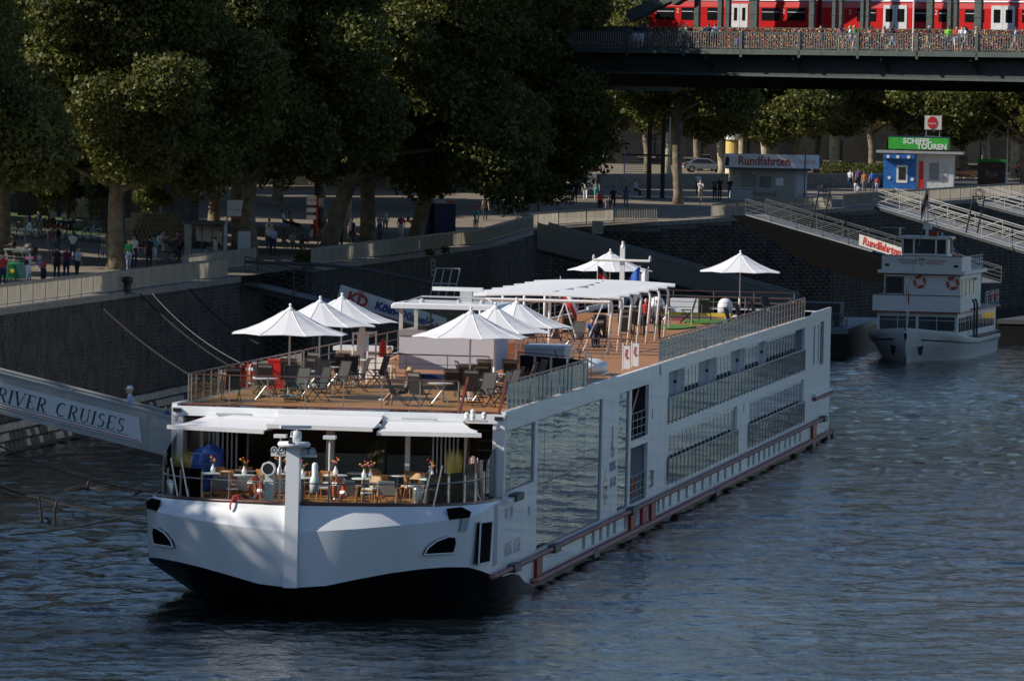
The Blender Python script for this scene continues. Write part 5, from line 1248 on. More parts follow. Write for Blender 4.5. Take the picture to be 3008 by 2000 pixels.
# ---- generic truss gangway from P to Q (world), width w
def truss_gangway(name,label,P,Q,w,h,mt,bays,under,deckm=GREY,nh=3,solid=False,deep=.5):
    P=Vector(P);Q=Vector(Q);d=(Q-P);Lh=Vector((d.x,d.y,0));n=Vector((-Lh.y,Lh.x,0)).normalized()
    t=thing(name,label,'gangway',P);d=Q-P
    Z=Vector((0,0,1))
    for k in (0,1):
        o=n*w*k
        if solid:
            b=MB();b.hexa([o,o+d,o+d+n*.06,o+n*.06],[o+Z*h,o+d+Z*h*.75,o+d+n*.06+Z*h*.75,o+n*.06+Z*h]);s=b.build('side_plate',mt,t)
            c=MB();c.bar(o+Z*h,o+d+Z*h*.75,.12,.07);c.build('top_flange',mt,s)
        else:
            b=MB();b.bar(o+Z*h,o+d+Z*h,.07,.07);s=b.build('handrail',mt,t)
            for i in range(bays+1):
                q=o+d*(i/bays);c=MB();c.bar(q,q+Z*h,.06,.06,up=tuple(n));c.build('post',mt,s)
                if i<bays: c=MB();c.bar(q+Z*.05,o+d*((i+.95)/bays)+Z*(h-.05),.05,.05);c.build('diagonal',mt,s)
            for j in range(nh):
                zz=h*(j+.5)/nh;c=MB();c.bar(o+Z*zz,o+d+Z*zz,.045,.04);c.build('rail',mt,s)
    b=MB();b.hexa([Z*-.08,d+Z*-.08,d+n*w+Z*-.08,n*w+Z*-.08],[Z*0,d+Z*0,d+n*w,n*w]);b.build('deck',deckm,t)
    b=MB();b.hexa([n*.1+Z*(-.1-deep*.4),d+n*.1+Z*(-.1-deep*.4),d+n*(w-.1)+Z*(-.1-deep*.4),n*(w-.1)+Z*(-.1-deep*.4)],[n*.1-Z*.1,d+n*.1-Z*.1,d+n*(w-.1)-Z*.1,n*(w-.1)-Z*.1]);
    if deep>.9: b=MB();m_=d*.5;b.prism([(0,-.1),(1,-.1),(.98,-.2),(.6,-.1-deep),(.35,-.1-deep)],(n*.2),d,Z,w-.4)
    b.build('girder',under,t);return t,d,n
# KD gangway
p0=Vector((-15.3,410.5,5.9));p1=Vector((10,404,-.2+.9));t,d,n=truss_gangway('quay_gangway','dark steel lattice gangway with long company sign reaching from the quay recess',p0,p1,2.6,1.5,DARKS,9,DARKS,deep=.8)
b=MB();pts=[Vector((0,-.1,1.2))+d*(i/12)+Vector((0,0,1.3*math.sin(math.pi*min(1,i/9)))) for i in range(13)];b.tube(pts,.1,6);b.build('arched_chord',DARKS,t)
s0=WY(1002,836,404.)-p0;ud=Vector((math.cos(.13),-math.sin(.13),-.29)).normalized();uz=Vector((.27,0,.95)).normalized()
sb=MB();Ls=11.5;sb.slab([s0-uz*.95,s0-uz*.95+ud*Ls,s0+ud*Ls,s0],.06);sbo=sb.build('sign_board',mat('kd_white',(.60,.60,.58),.5,var=.06),t)
nrm=ud.cross(uz).normalized()
KDR=mat('kd_red',(.45,.04,.03),.5);KDB=mat('kd_blue',(.02,.04,.2),.5)
text('KD',.86,KDR,'logo_letters',sbo,s0+ud*1.15-uz*.54+nrm*.02,ud,uz,bold=.035)
for k in range(3):
    q=MB();c=s0+ud*(1.02)-uz*(.05+.075*k)+nrm*.015;q.slab([c-ud*.0-uz*.045,c+ud*.35-uz*.045,c+ud*.38,c+ud*.03],.01);q.build('logo_stripe',KDR,sbo)
text('Köln-Düsseldorfer',.62,KDB,'lettering',sbo,s0+ud*2.2-uz*.52+nrm*.02,ud,uz,align='LEFT',bold=.03)
q=MB();c=s0-uz*.9+nrm*.012;q.slab([c-uz*.04,c+ud*Ls-uz*.04,c+ud*Ls,c],.006);q.build('red_rule',KDR,sbo)
# glazed gate frame
g=thing('gate_frame','upright grey steel gate frame on the lattice gangway','gate',WY(1262,866,402)-Vector((0,0,.2)),-.2)
for x in (0,.45,.9,1.35): MB().bar((x,0,0),(x+.35,0,1.7),.06,.06).build('upright',GW,g)
for z in (.05,.85,1.7): MB().bar((z*.206,0,z),(1.35+z*.206,0,z),.06,.06).build('crossbar',GW,g)
# mid gangway (solid grey plates) with red tag
t,d,n=truss_gangway('plated_gangway','long grey plated gangway with red graffiti tag descending behind the stern',(1.6,503,6.25),(19,497,2.3),2.4,1.75,GW,6,DARKS,solid=True)
uxg=d.normalized()
text('eB\n 2',.75,RED,'graffiti',t,(1.15,-.12,.85),uxg,Vector((0,0,1)),th=.006)
# round-trip gangway
t,d,n=truss_gangway('excursion_gangway','dark slatted gangway with lettered sign leading down to the excursion boat',(17.3,541,8.3),(34,524,4.0),2.2,1.15,DARKS,9,VOID,deep=1.9,nh=4)
s0=WY(2524,688,531.5)-Vector(t.location);ud=(WY(2642,726,528.5)-WY(2524,688,531.5)).normalized();uz=Vector((0,0,1));
sb=MB();sb.slab([s0-uz*.8,s0-uz*.8+ud*6.2,s0+ud*6.2,s0],.05);sbo=sb.build('sign_board',mat('sign_beige',(.50,.49,.46),.5),t);nr=ud.cross(uz).normalized()
text('Rundfahrten',.8,KDR,'lettering',sbo,s0+ud*.4-uz*.4+nr*.02,ud,uz,align='LEFT',bold=.02)
# white lattice gangways
t,d,n=truss_gangway('white_lattice_gangway','pale lattice gangway slanting down from the quay past the small boat',(27.6,556,9.0),(45,531,4.2),2.0,1.3,mat('pale_truss',(.30,.30,.285),.5,var=.15),9,DARKS,nh=4)
t,d,n=truss_gangway('white_lattice_gangway','short visible end of a pale lattice gangway beyond the brown cabinet',(37.5,585,9.0),(54,566,5.0),2.0,1.2,mat('pale_truss',(.30,.30,.285),.5,var=.15),8,DARKS,nh=4)
# support frames (tall portal gates on the gangways)
for (px,py,Y,l) in ((2385,560,536,'dark portal frame standing on the dark slatted gangway'),(2840,575,541,'brown steel portal frame straddling the pale lattice gangway')):
    P=WY(px,py,Y);g=thing('portal_frame',l,'frame',P-Vector((0,0,2.2)),.3)
    for x in (0,.9): MB().bar((x,0,-.6),(x+.55,0,2.2),.09,.09).build('upright',DARKS,g)
    for z in (.6,1.4,2.15): MB().bar((z*.2,0,z),(.9+z*.2,0,z),.06,.06).build('crossbar',DARKS,g)
    b=MB()
    for k in range(7): b.torus((1.0+.12*math.sin(k*2.1),.05*k-.1,2.35+.1*math.cos(k*1.7)),.3+.06*(k%3),.012,'y',14,4)
    b.build('cable_coil',BLACK,g)
# ---------------------------------------------------------------- excursion boat
by=.19
bt=thing('excursion_boat','small white three tier excursion boat with red trim and life rings moored beyond the ship','boat',(25.9,472.2,0),-by)
BW=mat('boat_white',(.82,.82,.81),.4,var=.05,scale=.8,streak=3);BR=mat('boat_red_trim',(.28,.03,.035),.45);BG=mat('boat_glass',(.05,.06,.07),.05,spec=.8,var=.3,scale=.6)
# hull: stations aft, half breadth at deck / chine / waterline
ST_=[(-1.0,.08,2.25,.05,1.0,.04),(0.,1.25,2.15,.55,.9,.15),(1.2,2.2,2.02,1.35,.9,.6),(2.6,2.85,1.88,2.1,.9,1.2),(4.5,3.2,1.7,2.7,.85,2.0),(7,3.25,1.5,2.95,.8,2.55),(12,3.25,1.3,3.,.75,2.8),(24,3.15,1.3,3.0,.75,2.8),(27,2.6,1.35,2.3,.75,2.0)]
b=MB();k2=MB()
for sg in (1,-1):
    vs=[];fs=[];n=len(ST_)
    for (y,hd,zd,hc,zc,hw) in ST_: vs+=[(sg*hd,y,zd),(sg*(hd+.02),y,zd-.25),(sg*hc,y+.1,zc),(sg*hw,y+.7,-.3)]
    for i in range(n-1):
        for j in range(3):
            a=i*4+j;f=(a,a+1,a+5,a+4);fs.append(f if sg<0 else f[::-1])
    b.add(vs,fs)
    k2.tube([(sg*(hd*.5+hc*.5+.05),y,zd*.45+zc*.55) for (y,hd,zd,hc,zc,hw) in ST_[1:]],.06,5)
b.build('hull',BW,bt,smooth=True);k2.build('rubbing_strake',BLACK,bt)
b=MB();vs=[(hd-.05,y,1.45 if y>2 else zd-.35) for (y,hd,zd,*_r) in ST_];vs+=[(-x,y,z) for x,y,z in vs];n=len(ST_);b.add(vs,[(i,i+1,n+i+1,n+i) for i in range(n-1)]);b.build('main_deck',GREY,bt)
for sg in (1,-1):
    b=MB();b.prism([(0,0),(.35,.1),(.25,-.55),(.05,-.5)],(sg*.75,-.38,1.0),(sg,.6,0),(0,0,1),.05*(-sg));b.build('anchor_pocket',BLACK,bt)
def house(name,x,y0,y1,z0,z1,m=BW): return MB().box(-x,x,y0,y1,z0,z1).build(name,m,bt)
h1=house('lower_saloon',2.68,4.6,25,1.3,3.15)
for sx in (-1.3,1.3):
    MB().box(sx-1.2,sx+1.2,4.55,4.61,1.95,2.85).build('front_window',BG,h1)
    m_=MB();m_.box(sx-.02,sx+.02,4.53,4.56,1.95,2.85);m_.box(sx-1.2,sx+1.2,4.53,4.56,2.6,2.63);m_.build('glazing_bar',WHITE2,h1)
wm=MB();wm.box(-.02,.03,-.75,.75,0,.95);wme2=wm.mesh('side_window');wme2.materials.append(BG)
gb=MB();gb.box(.02,.045,-.75,.75,.68,.71);gb.box(.02,.045,-.02,.02,0,.95);gbm=gb.mesh('glazing_bar');gbm.materials.append(WHITE2)
for i in range(10):
    o=inst(wme2,'side_window',h1,(2.68,6.0+i*1.9,1.85));inst(gbm,'glazing_bar',o)
house('red_trim_lower',2.95,3.9,25.5,3.12,3.2,BR)
b=MB();pl_=[(-2.9,5.2),(-2.9,3.95),(2.9,3.95),(2.9,5.2)];
for (x0,y0,x1,y1) in ((-2.9,4.0,2.9,4.0),(2.9,4.0,2.9,9.),(-2.9,4.0,-2.9,9.)): b.bar((x0,y0,3.72),(x1,y1,3.72),.06,1.05)
b.build('front_bulwark',BW,bt);house('upper_floor',2.88,4.0,25,3.2,3.24,GREY)
MB().box(-2.95,2.95,3.93,4.02,4.24,4.29).build('bulwark_cap',mat('cap_brown',(.1,.05,.04),.5),bt)
h2=house('upper_saloon',2.55,6.6,17.5,3.2,5.6)
MB().box(-2.4,-1.25,6.54,6.61,4.3,5.4).build('wood_framed_window',BG,h2);m_=MB()
for a in ((-2.45,-2.35),(-1.3,-1.2)): m_.box(a[0],a[1],6.52,6.56,4.2,5.45)
m_.build('window_frame',mat('frame_wood',(.22,.12,.05),.5),h2)
for i in range(4): inst(wme2,'side_window',h2,(2.55,8.2+i*2.0,4.2),sc=(1,1,1.15))
house('red_trim_upper',2.75,6.3,17.7,5.56,5.64,BR);house('roof_band',2.9,5.9,17.9,5.64,5.84)
b=MB()
for (x0,y0,x1,y1) in ((-2.65,6.2,2.65,6.2),(2.65,6.2,2.65,11),(-2.65,6.2,-2.65,11)): b.bar((x0,y0,6.32),(x1,y1,6.32),.06,.96)
b.build('bridge_bulwark',BW,bt);MB().box(-2.7,2.7,6.15,6.25,6.8,6.84).build('bulwark_cap',mat('cap_brown',(.1,.05,.04),.5),bt)
for k in range(3):
    for sg in (1,-1): MB().box(sg*.3,sg*(1.65-.14*k),6.135,6.165,6.52-k*.12,6.56-k*.12).build('emblem_bar',BR,bt)
e=MB();e.prism([(-.24,0),(.24,0),(.24,-.3),(.15,-.46),(0,-.52),(-.15,-.46),(-.24,-.3)],(0,6.165,6.66),(1,0,0),(0,0,1),-.03);e.build('crest',mat('crest_white',(.6,.58,.52),.5),bt)
MB().box(-.24,.24,6.12,6.14,6.55,6.66).build('crest_top',mat('crest_gold',(.35,.25,.05),.5),bt)
for sg in (1,-1): MB().box(sg*2.3-.15,sg*2.3+.15,6.13,6.17,6.1,6.26).build('nav_light',BLACK,bt)
h3=house('wheelhouse_lower',1.5,7.4,10,5.84,6.95)
MB().box(-1.46,1.46,7.45,9.95,6.95,7.9).build('wheelhouse_glass',BG,bt)
for x in (-1.48,-.72,.76,1.48):
    for y in (7.42,9.95): MB().box(x-.06,x+.06,y-.05,y+.05,6.9,7.95).build('wheelhouse_post',BW,bt)
house('wheelhouse_roof',1.68,7.1,10.3,7.92,8.1)
bm=MB();bm.box(-.06,.1,8.2,8.4,8.1,9.1);bm.box(-.25,.3,8.1,8.5,8.55,8.95);bmo=bm.build('signal_mast',BW,bt)
MB().bar((-.35,8.0,9.05),(.4,8.3,9.15),.12,.1).build('radar_scanner',BW,bmo);MB().tube([(.05,8.3,9.1),(.05,8.3,11.2)],.03,5).build('pole',BW,bmo)
MB().bar((-1.7,7.6,8.1),(-1.7,7.6,8.6),.12,.12).build('horn_stand',BW,bt);MB().bar((-3.0,7.6,8.62),(-1.4,7.6,8.62),.06,.04).build('searchlight_arm',BW,bt)
MB().sphere((1.75,7.2,8.0),.08).build('lamp',mat('amber_glass',(.6,.2,.02),.3),bt)
MB().box(.2,.7,8.5,8.9,8.1,8.4).build('red_box',RED,bt)
# bow jack staff and stern rails
MB().tube([(0,-.6,2.1),(0,-.55,4.9)],.03,5).build('jack_staff',BW,bt)
b=MB()
for y in np.arange(18,25.1,1.): b.tube([(2.85,y,3.24),(2.85,y,4.25)],.025,4)
for z in (3.5,3.75,4.0,4.25): b.tube([(2.85,18,z),(2.85,25,z)],.02,4)
b.build('aft_railing',BW,bt)
b=MB()
for y in np.arange(11,17.6,1.): b.tube([(2.65,y,5.84),(2.65,y,6.8)],.025,4)
for z in (6.05,6.3,6.55,6.8): b.tube([(2.65,11,z),(2.65,17.5,z)],.02,4)
b.build('upper_railing',BW,bt)
for y in (11.2,12.6): b=MB();b.tube([(2.95,y,1.1),(2.95,y,3.6),(2.8,y,3.9)],.07,6);b.build('hose',BLACK,bt)
for i in range(6): MB().box(-2.2+i*.8,-1.8+i*.8,13+i*.1,13.4+i*.1,5.9,6.6).build('roof_seat',DGREY,bt)
def bp(x,y,z): return Vector(bt.location)+Matrix.Rotation(-by,3,'Z')@Vector((x,y,z))
lifebuoy(bp(-.15,6.48,5.1),-by,'orange life ring on the white front wall beside the boat wooden window',R=.33)
lifebuoy(bp(2.05,6.48,5.05),-by,'orange life ring at the right end of the boat white front wall',R=.33)
for k in (1,2): lifebuoy(bp(2.95,17.5+2.6*k,3.9),-by+1.57,'orange life ring on the boat aft side railing',R=.33)
flag(bp(0,-.58,4.9),[FR,FW],'small red and white pennant on the boat bow staff',.5,1.6,1.2)
flag(bp(.05,8.3,11.2),[FW,FR,FW],'white and red flag flying over the boat wheelhouse',.9,1.2,2.6)
# bunting
bn=thing('bunting','string of small coloured pennants running down from the boat mast','bunting',bp(0,0,0),-by)
def bunt(a,c,n,sag):
    a=Vector(a);c=Vector(c);st=MB();pts=[a.lerp(c,i/n)-Vector((0,0,sag*math.sin(math.pi*i/n))) for i in range(n+1)];st.tube(pts,.01,4);st.build('cord',GREY,bn)
    for i in range(n):
        p=pts[i].lerp(pts[i+1],.5);d=(pts[i+1]-pts[i]).normalized();f=MB();f.prism([(-.1,0),(.1,0),(.0,-.3)],p,d,Vector((0,.35,1)),.01);f.build('pennant',[FR,FW,FBl][i%3],bn)
bunt((.05,8.3,10.4),(0,-.55,4.8),26,.3);bunt((.05,8.3,10.4),(1.7,12,7.0),16,.5)
# pontoon barge between the ships
pn=thing('pontoon_barge','low dark steel pontoon with railings behind the cruise ship stern','pontoon',(19.6,478,0),-.13)
MB().box(-1.4,2.6,0,26,-.5,1.55).build('hull',HULLBLK,pn);MB().box(-1.5,2.7,-.1,26,1.55,1.9).build('deck_edge',mat('barge_grey',(.16,.19,.22),.5,var=.2),pn)
b=MB()
for x in np.arange(-1.4,2.7,1.0): b.tube([(x,0,1.9),(x,0,2.9)],.03,5)
for z in (2.4,2.9): b.tube([(-1.4,0,z),(2.6,0,z)],.03,5)
b.build('railing',GREY,pn);MB().box(-.9,1.6,6,9,1.9,3.4).build('deck_hut',DGREY,pn)
w_=MB();w_.lathe([(.3,0),(.3,.1),(.12,.15),(.12,.5),(.3,.55),(.3,.65)],12,(0.,1.2,1.95));w_.build('winch',GREY,pn)
pn2=thing('pontoon_barge','dark landing pontoon lying behind the small excursion boat','pontoon',(36.5,512,0),-.25);MB().box(-2,9,0,20,-.5,1.4).build('hull',HULLBLK,pn2);MB().box(-2.1,9.1,-.1,20,1.4,1.7).build('deck_edge',DGREY,pn2);MB().box(2,3,3,5,1.7,3.).build('yellow_bollard_box',YELLOW,pn2)
# ---------------------------------------------------------------- railway bridge
UB=math.radians(-32.)
br=thing('railway_bridge','dark green steel railway bridge with footway crossing above the trees','bridge',(7.0,471,20.1),UB)
GR_=.006
def bz(x,z): return z+GR_*x
def bhex(x0,x1,y0,y1,z0,z1,nm,m,par=None):
    b=MB();b.hexa([(x0,y0,bz(x0,z0)),(x1,y0,bz(x1,z0)),(x1,y1,bz(x1,z0)),(x0,y1,bz(x0,z0))],[(x0,y0,bz(x0,z1)),(x1,y0,bz(x1,z1)),(x1,y1,bz(x1,z1)),(x0,y1,bz(x0,z1))]);return b.build(nm,m,par or br)
BX0,BX1=-60,420
def brloc(px,py,yo):
    d=ray(1750+px/1.875,py/1.875);o=Vector(br.location);u=Vector((math.cos(UB),math.sin(UB),0));v=Vector((-math.sin(UB),math.cos(UB),0))
    k=((o-CPOS).dot(v)+yo)/d.dot(v);P=CPOS+d*k;return (P-o).dot(u),P.z-20.1
bhex(BX0,BX1,-.1,4.0,-.2,-.02,'footway_slab',GREY);bhex(BX0,BX1,-.25,-.1,-.32,.02,'edge_beam',BGREEN)
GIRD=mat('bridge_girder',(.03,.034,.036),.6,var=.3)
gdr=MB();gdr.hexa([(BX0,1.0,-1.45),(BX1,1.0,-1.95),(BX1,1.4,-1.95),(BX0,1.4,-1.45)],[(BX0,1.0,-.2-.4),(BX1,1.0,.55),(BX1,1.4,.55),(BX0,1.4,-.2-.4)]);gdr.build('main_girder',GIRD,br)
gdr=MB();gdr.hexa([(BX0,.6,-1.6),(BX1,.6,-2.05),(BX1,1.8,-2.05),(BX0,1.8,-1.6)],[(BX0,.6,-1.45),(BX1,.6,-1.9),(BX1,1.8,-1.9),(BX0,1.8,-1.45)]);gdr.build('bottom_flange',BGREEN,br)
for k in range(22):
    x=-33+k*6.5;b=MB();b.hexa([(x,0,-.6+GR_*x),(x+.12,0,-.6+GR_*x),(x+.12,1.0,-1.3),(x,1.0,-1.3)],[(x,-.1,-.2+GR_*x),(x+.12,-.1,-.2+GR_*x),(x+.12,1.0,-.2+GR_*x),(x,1.0,-.2+GR_*x)]);b.build('bracket',GIRD,br)
bhex(BX0,BX1,4.2,24,-.6,-.25,'track_deck',DGREY)
bhex(BX0,BX1,23,23.5,-2.4,.8,'far_girder',GIRD)
XP0=brloc(175,200,-.12)[0];XPS=(brloc(2105,200,-.12)[0]-XP0)/6
# near railing
nr_=MB();nr_.bar((BX0,-.12,bz(BX0,1.1)),(BX1,-.12,bz(BX1,1.1)),.1,.07);nr_.bar((BX0,-.12,bz(BX0,.12)),(BX1,-.12,bz(BX1,.12)),.06,.05);rl=nr_.build('footway_railing',BGREEN,br)
pm_=MB().box(-.09,.09,-.13,.05,-.5,1.18).mesh('post');pm_.materials.append(BGREEN)
bb=MB()
for i in range(1,24): bb.box(i*XPS/24-.02,i*XPS/24+.02,-.03,.03,.1,1.08)
bbm=bb.mesh('baluster_bay');bbm.materials.append(mat('baluster_grey',(.16,.17,.16),.6,var=.2))
for k in range(-8,24):
    x=XP0+k*XPS;inst(pm_,'post',rl,(x,-.12,bz(x,0)))
    o=inst(bbm,'baluster_bay',rl,(x,-.12,bz(x,0)))
# padlock fence: real small boxes
fv=[];fq=[];fm=[]
lk=[mat('lock_brass',(.5,.33,.08),.35,metal=.6),mat('lock_red',(.42,.03,.03),.4),mat('lock_steel',(.5,.5,.5),.35,metal=.7),mat('lock_dark',(.05,.035,.03),.5),mat('lock_rust',(.2,.07,.035),.7)]
rg=np.random.default_rng(3);N=9000
X=rg.uniform(-2,36,N);Zz=rg.uniform(.12,1.42,N);S=rg.uniform(.02,.042,N);Yy=3.9-rg.uniform(.0,.12,N);a=rg.uniform(-.5,.5,N)
base=np.stack([X,Yy,Zz+GR_*X],1)
cx=np.stack([np.cos(a),np.zeros(N),np.sin(a)],1)*S[:,None];cz=np.stack([-np.sin(a),np.zeros(N),np.cos(a)],1)*(S*1.2)[:,None];cy=np.array([0,-1,0])*.03
c8=[base-cx-cz+cy,base+cx-cz+cy,base+cx+cz+cy,base-cx+cz+cy,base-cx-cz,base+cx-cz,base+cx+cz,base-cx+cz]
VV=np.stack(c8,1).reshape(-1,3);off=np.arange(N)[:,None]*8
QQ=np.concatenate([off+np.array(f) for f in ((0,1,2,3),(0,4,5,1),(1,5,6,2),(2,6,7,3),(3,7,4,0))])
mi=rg.choice(5,N,p=[.2,.22,.1,.26,.22]);o=fastmesh('padlocks',VV,QQ,lk,br,midx=np.tile(mi,5));o['kind']='stuff'
fr_=MB();
for z in (.1,1.45): fr_.bar((BX0,3.95,bz(BX0,z)),(BX1,3.95,bz(BX1,z)),.06,.06)
for k in range(-8,20): x=k*2.5;fr_.bar((x,3.95,bz(x,0)),(x,3.95,bz(x,1.5)),.06,.06)
fr_.build('fence_frame',BGREEN,br);bhex(BX0,BX1,3.97,4.0,.1,1.42,'fence_mesh',mat('fence_mesh',(.09,.055,.045),.7,var=.6,scale=6))
# hangers and arch
for pxs,wd in ((558,.34),(686,.3),(728,.3),(862,.4),(884,.2),(1192,.36),(1315,.24),(1352,.2),(1470,.22),(1500,.2),(1842,.42),(1950,.26),(1985,.24),(2108,.5)):
    lx=brloc(pxs,60,5.1)[0];b=MB();b.box(lx-wd/2,lx+wd/2,5.0,5.3,-.3,7.5);
    for z in np.arange(.6,7,.9): b.box(lx-wd/2-.03,lx+wd/2+.03,4.97,5.33,z,z+.06)
    b.build('hanger',BGREEN,br)
q0=brloc(190,95,4.8);q1=brloc(420,-20,4.8);b=MB();b.bar((q0[0],4.8,q0[1]),(q1[0],4.8,q1[1]),.7,.75);b.build('arch_rib',BGREEN,br)
# river spans of the bridge beyond the frame: arches, hangers and piers
for sp in range(3):
    x0=q1[0]+118*sp;b=MB();pts=[(x0+118*i/16,4.8,q1[1]+(0 if sp==0 else -3)+22*math.sin(math.pi*i/16)) for i in range(17)]
    for i in range(16): b.bar(pts[i],pts[i+1],.8,1.4)
    b.build('arch_rib',BGREEN,br);b=MB()
    for i in range(16): b.bar((pts[i][0],21.5,pts[i][2]),(pts[i+1][0],21.5,pts[i+1][2]),.8,1.4)
    b.build('arch_rib',BGREEN,br)
    for i in range(3,16):
        if pts[i][0]>40: MB().bar((pts[i][0],4.8,0),(pts[i][0],4.8,pts[i][2]),.4,.4).build('hanger',BGREEN,br)
    MB().box(x0+114,x0+122,-2,26,-26,-.6).build('river_pier',STONE,br)
lx=brloc(1750,100,1.2)[0];b=MB();b.tube([(lx,1.2,0),(lx,1.2,6)],.055,8);b.build('white_lamp_pole',WHITE2,br)
# end pier hidden in the trees on the bank and inspection walkway under the bridge
MB().box(-66,-50,0,24,-15,-.5).build('abutment',ABM[1],br)
iw=MB();iw.box(-9,1,4.0,5.2,-2.75,-2.45);iwo=iw.build('inspection_walkway',mat('walkway_grey',(.2,.23,.25),.6),br)
for x in np.arange(-8.5,1,1.): MB().bar((x,4.6,-2.45),(x+.25,4.6,-.6),.06,.06).build('hanger_rod',BLACK,iwo)
# ---- train
TR=mat('train_red',(.50,.012,.012),.3,var=.06,coat=.3);TW=mat('train_door_white',(.62,.62,.62),.4);TG=mat('train_glass',(.01,.012,.014),.05,spec=.8)
tn=thing('commuter_train','red commuter train with pale doors crossing the railway bridge','train',(7.0+9*math.sin(-UB),471+9*math.cos(UB),20.1),UB)
def tx(px,y=60): return brloc(px,y,9.0)[0]
for (x0,x1) in ((tx(295),tx(1218)),(tx(1243),tx(3300)+60)):
    b=MB();pr=[(0,.9),(0,2.9),(.12,3.6),(.6,4.0),(2.3,4.0),(2.78,3.6),(2.9,2.9),(2.9,.9)];n=len(pr)
    vs=[(x0,y,bz(x0,z)) for y,z in pr]+[(x1,y,bz(x1,z)) for y,z in pr];b.add(vs,[tuple(range(n)),tuple(range(2*n-1,n-1,-1))]+[(i,i+n,(i+1)%n+n,(i+1)%n) for i in range(n)])
    o=b.build('car_body',TR,tn)
    s=MB();s.hexa([(x0,-.012,bz(x0,3.32)),(x1,-.012,bz(x1,3.32)),(x1,.05,bz(x1,3.32)),(x0,.05,bz(x0,3.32))],[(x0,-.012+.05,bz(x0,3.42)),(x1,.038,bz(x1,3.42)),(x1,.1,bz(x1,3.42)),(x0,.1,bz(x0,3.42))]);s.build('white_stripe',TW,o)
    for k in range(3):
        xx=x0+(x1-x0)*(k+.5)/3;w_=MB();w_.lathe([(.42,0),(.42,2.9)],14,(xx,0,bz(xx,.5)),'y');w_.build('wheel_set',BLACK,o)
MB().box(tx(1215),tx(1246),.3,2.6,1.0,3.6).build('gangway_bellows',BLACK,tn)
def twin(a,c):
    xa,xc=tx(a),tx(c);z0,z1=bz(xa,2.02),bz(xa,2.84)
    o=MB().box(xa,xc,-.02,.03,z0,z1).build('window',TG,tn);MB().box(xa+.05,xc-.05,-.035,-.02,z1-.28,z1-.24).build('vent_bar',TW,o)
for a,c in ((335,435),(472,540),(615,672),(915,1015),(1055,1155),(1440,1545),(1758,1825),(1890,1935),(2035,2140),(2350,2400)): twin(a,c)
for a,c in ((750,838),(1585,1715),(2180,2310),):
    xa,xc=tx(a),tx(c);m_=(xa+xc)/2
    for u,v in ((xa,m_-.015),(m_+.015,xc)):
        o=MB().box(u,v,-.03,.02,bz(u,1.05),bz(u,3.1)).build('door',TW,tn);MB().box(u+.18,v-.18,-.045,-.03,bz(u,2.0),bz(u,2.85)).build('door_window',TG,o)
for px in (452,1035,1402,1875): text('2',.42,TW,'class_mark',tn,(tx(px),-.01,bz(tx(px),2.62)),(1,0,0),(0,0,1),th=.004)
# ---- chains, hawsers and stakes by the quay
CHN=mat('rusty_chain',(.022,.018,.015),.8,var=.4)
def chain(P,Q,sag,label,r=.038,name='mooring_chain',m=CHN,n=22,links=True):
    t=thing(name,label,'chain' if 'chain' in name else 'rope',P);P=Vector(P);Q=Vector(Q);pts=[(P.lerp(Q,i/n)-Vector((0,0,sag*4*(i/n)*(1-i/n))))-P for i in range(n+1)]
    b=MB();b.tube(pts,r,5)
    if links:
        for i in range(n):
            for k in range(3):
                p=pts[i].lerp(pts[i+1],k/3);b.box(p.x-r*1.7,p.x+r*1.7,p.y-r,p.y+r,p.z-r*.9,p.z+r*.9)
    b.build('line',m,t);return t
chain(GP(265,880)+Vector((.5,0,-.3)),WY(700,1175,300),.4,'heavy dark chain running from the quay coping down towards the ship rail')
chain(GP(385,853)+Vector((.5,0,-.2)),WY(760,1120,330),.4,'heavy dark chain slanting from the quay above the white parasols')
chain(GP(530,838)+Vector((.5,0,-.2)),WY(760,1010,360),.3,'dark chain slanting down the quay wall beyond the mooring bollard')
chain(G(-20,1300,2.5),G(450,1445,.05),.3,'dark chain dropping past the gangway into the water')
for k,(a,c) in enumerate((((120,1475),(430,1490)),((30,1570),(430,1500)),((0,1430),(430,1525)))):
    chain(G(*a,.15),G(*c,.6),.15,('long rusty chain stretched low over the water to the ship bow','rusty chain lying lowest over the rippled water','thin chain crossing in front of the wooden stakes')[k],.03)
chain(GP(405,850)+Vector((.4,0,.2)),SH(-5.3,16,6.9),.5,'thin pale hawser from the quay bollard to the ship port rail',.012,'hawser',GREY,links=False)
# bollard on the quay edge
P=Vector((edgeX(367)+.15,367,6.45));t=thing('mooring_bollard','short black iron bollard on the quay edge outside the railing','bollard',P);MB().lathe([(.3,0),(.22,.1),(.2,.5),(.3,.62),(.3,.78),(.1,.85)],14).build('body',BLACK,t,smooth=True);MB().lathe([(.45,-.05),(.45,.02)],12).build('base_plate',DGREY,t)
# wooden stakes
for (px,py,h,l) in ((125,1530,1.0,'leaning black timber stake joined to a second stake in the water'),(165,1533,.85,'upright black timber stake in the water beside a leaning one'),(262,1440,.5,'dark driftwood stump sticking out of the water')):
    P=G(px,py,0);t=thing('timber_stake',l,'stake',P);MB().tube([(0,0,-.5),(-.08,0,h*.5),(-.16 if px<150 else .02,0,h)],[.07,.06,.05],7).build('pole',mat('wet_timber',(.02,.017,.014),.7,var=.3),t)
    if px<150: MB().bar((.1,0,.15),(.42,.1,-.1),.07,.07).build('brace',mat('wet_timber',(.02,.017,.014),.7,var=.3),t)
    if px>200: 
        b=MB()
        for k in range(12): b.tube([(0,0,.1),(.5*math.cos(k*2.),.6*math.sin(k*2.),.25*((k%4)/4)),(1.1*math.cos(k*2.),1.1*math.sin(k*2.),-.05)],.025,4)
        b.build('roots',mat('wet_timber',(.02,.017,.014),.7,var=.3),t)
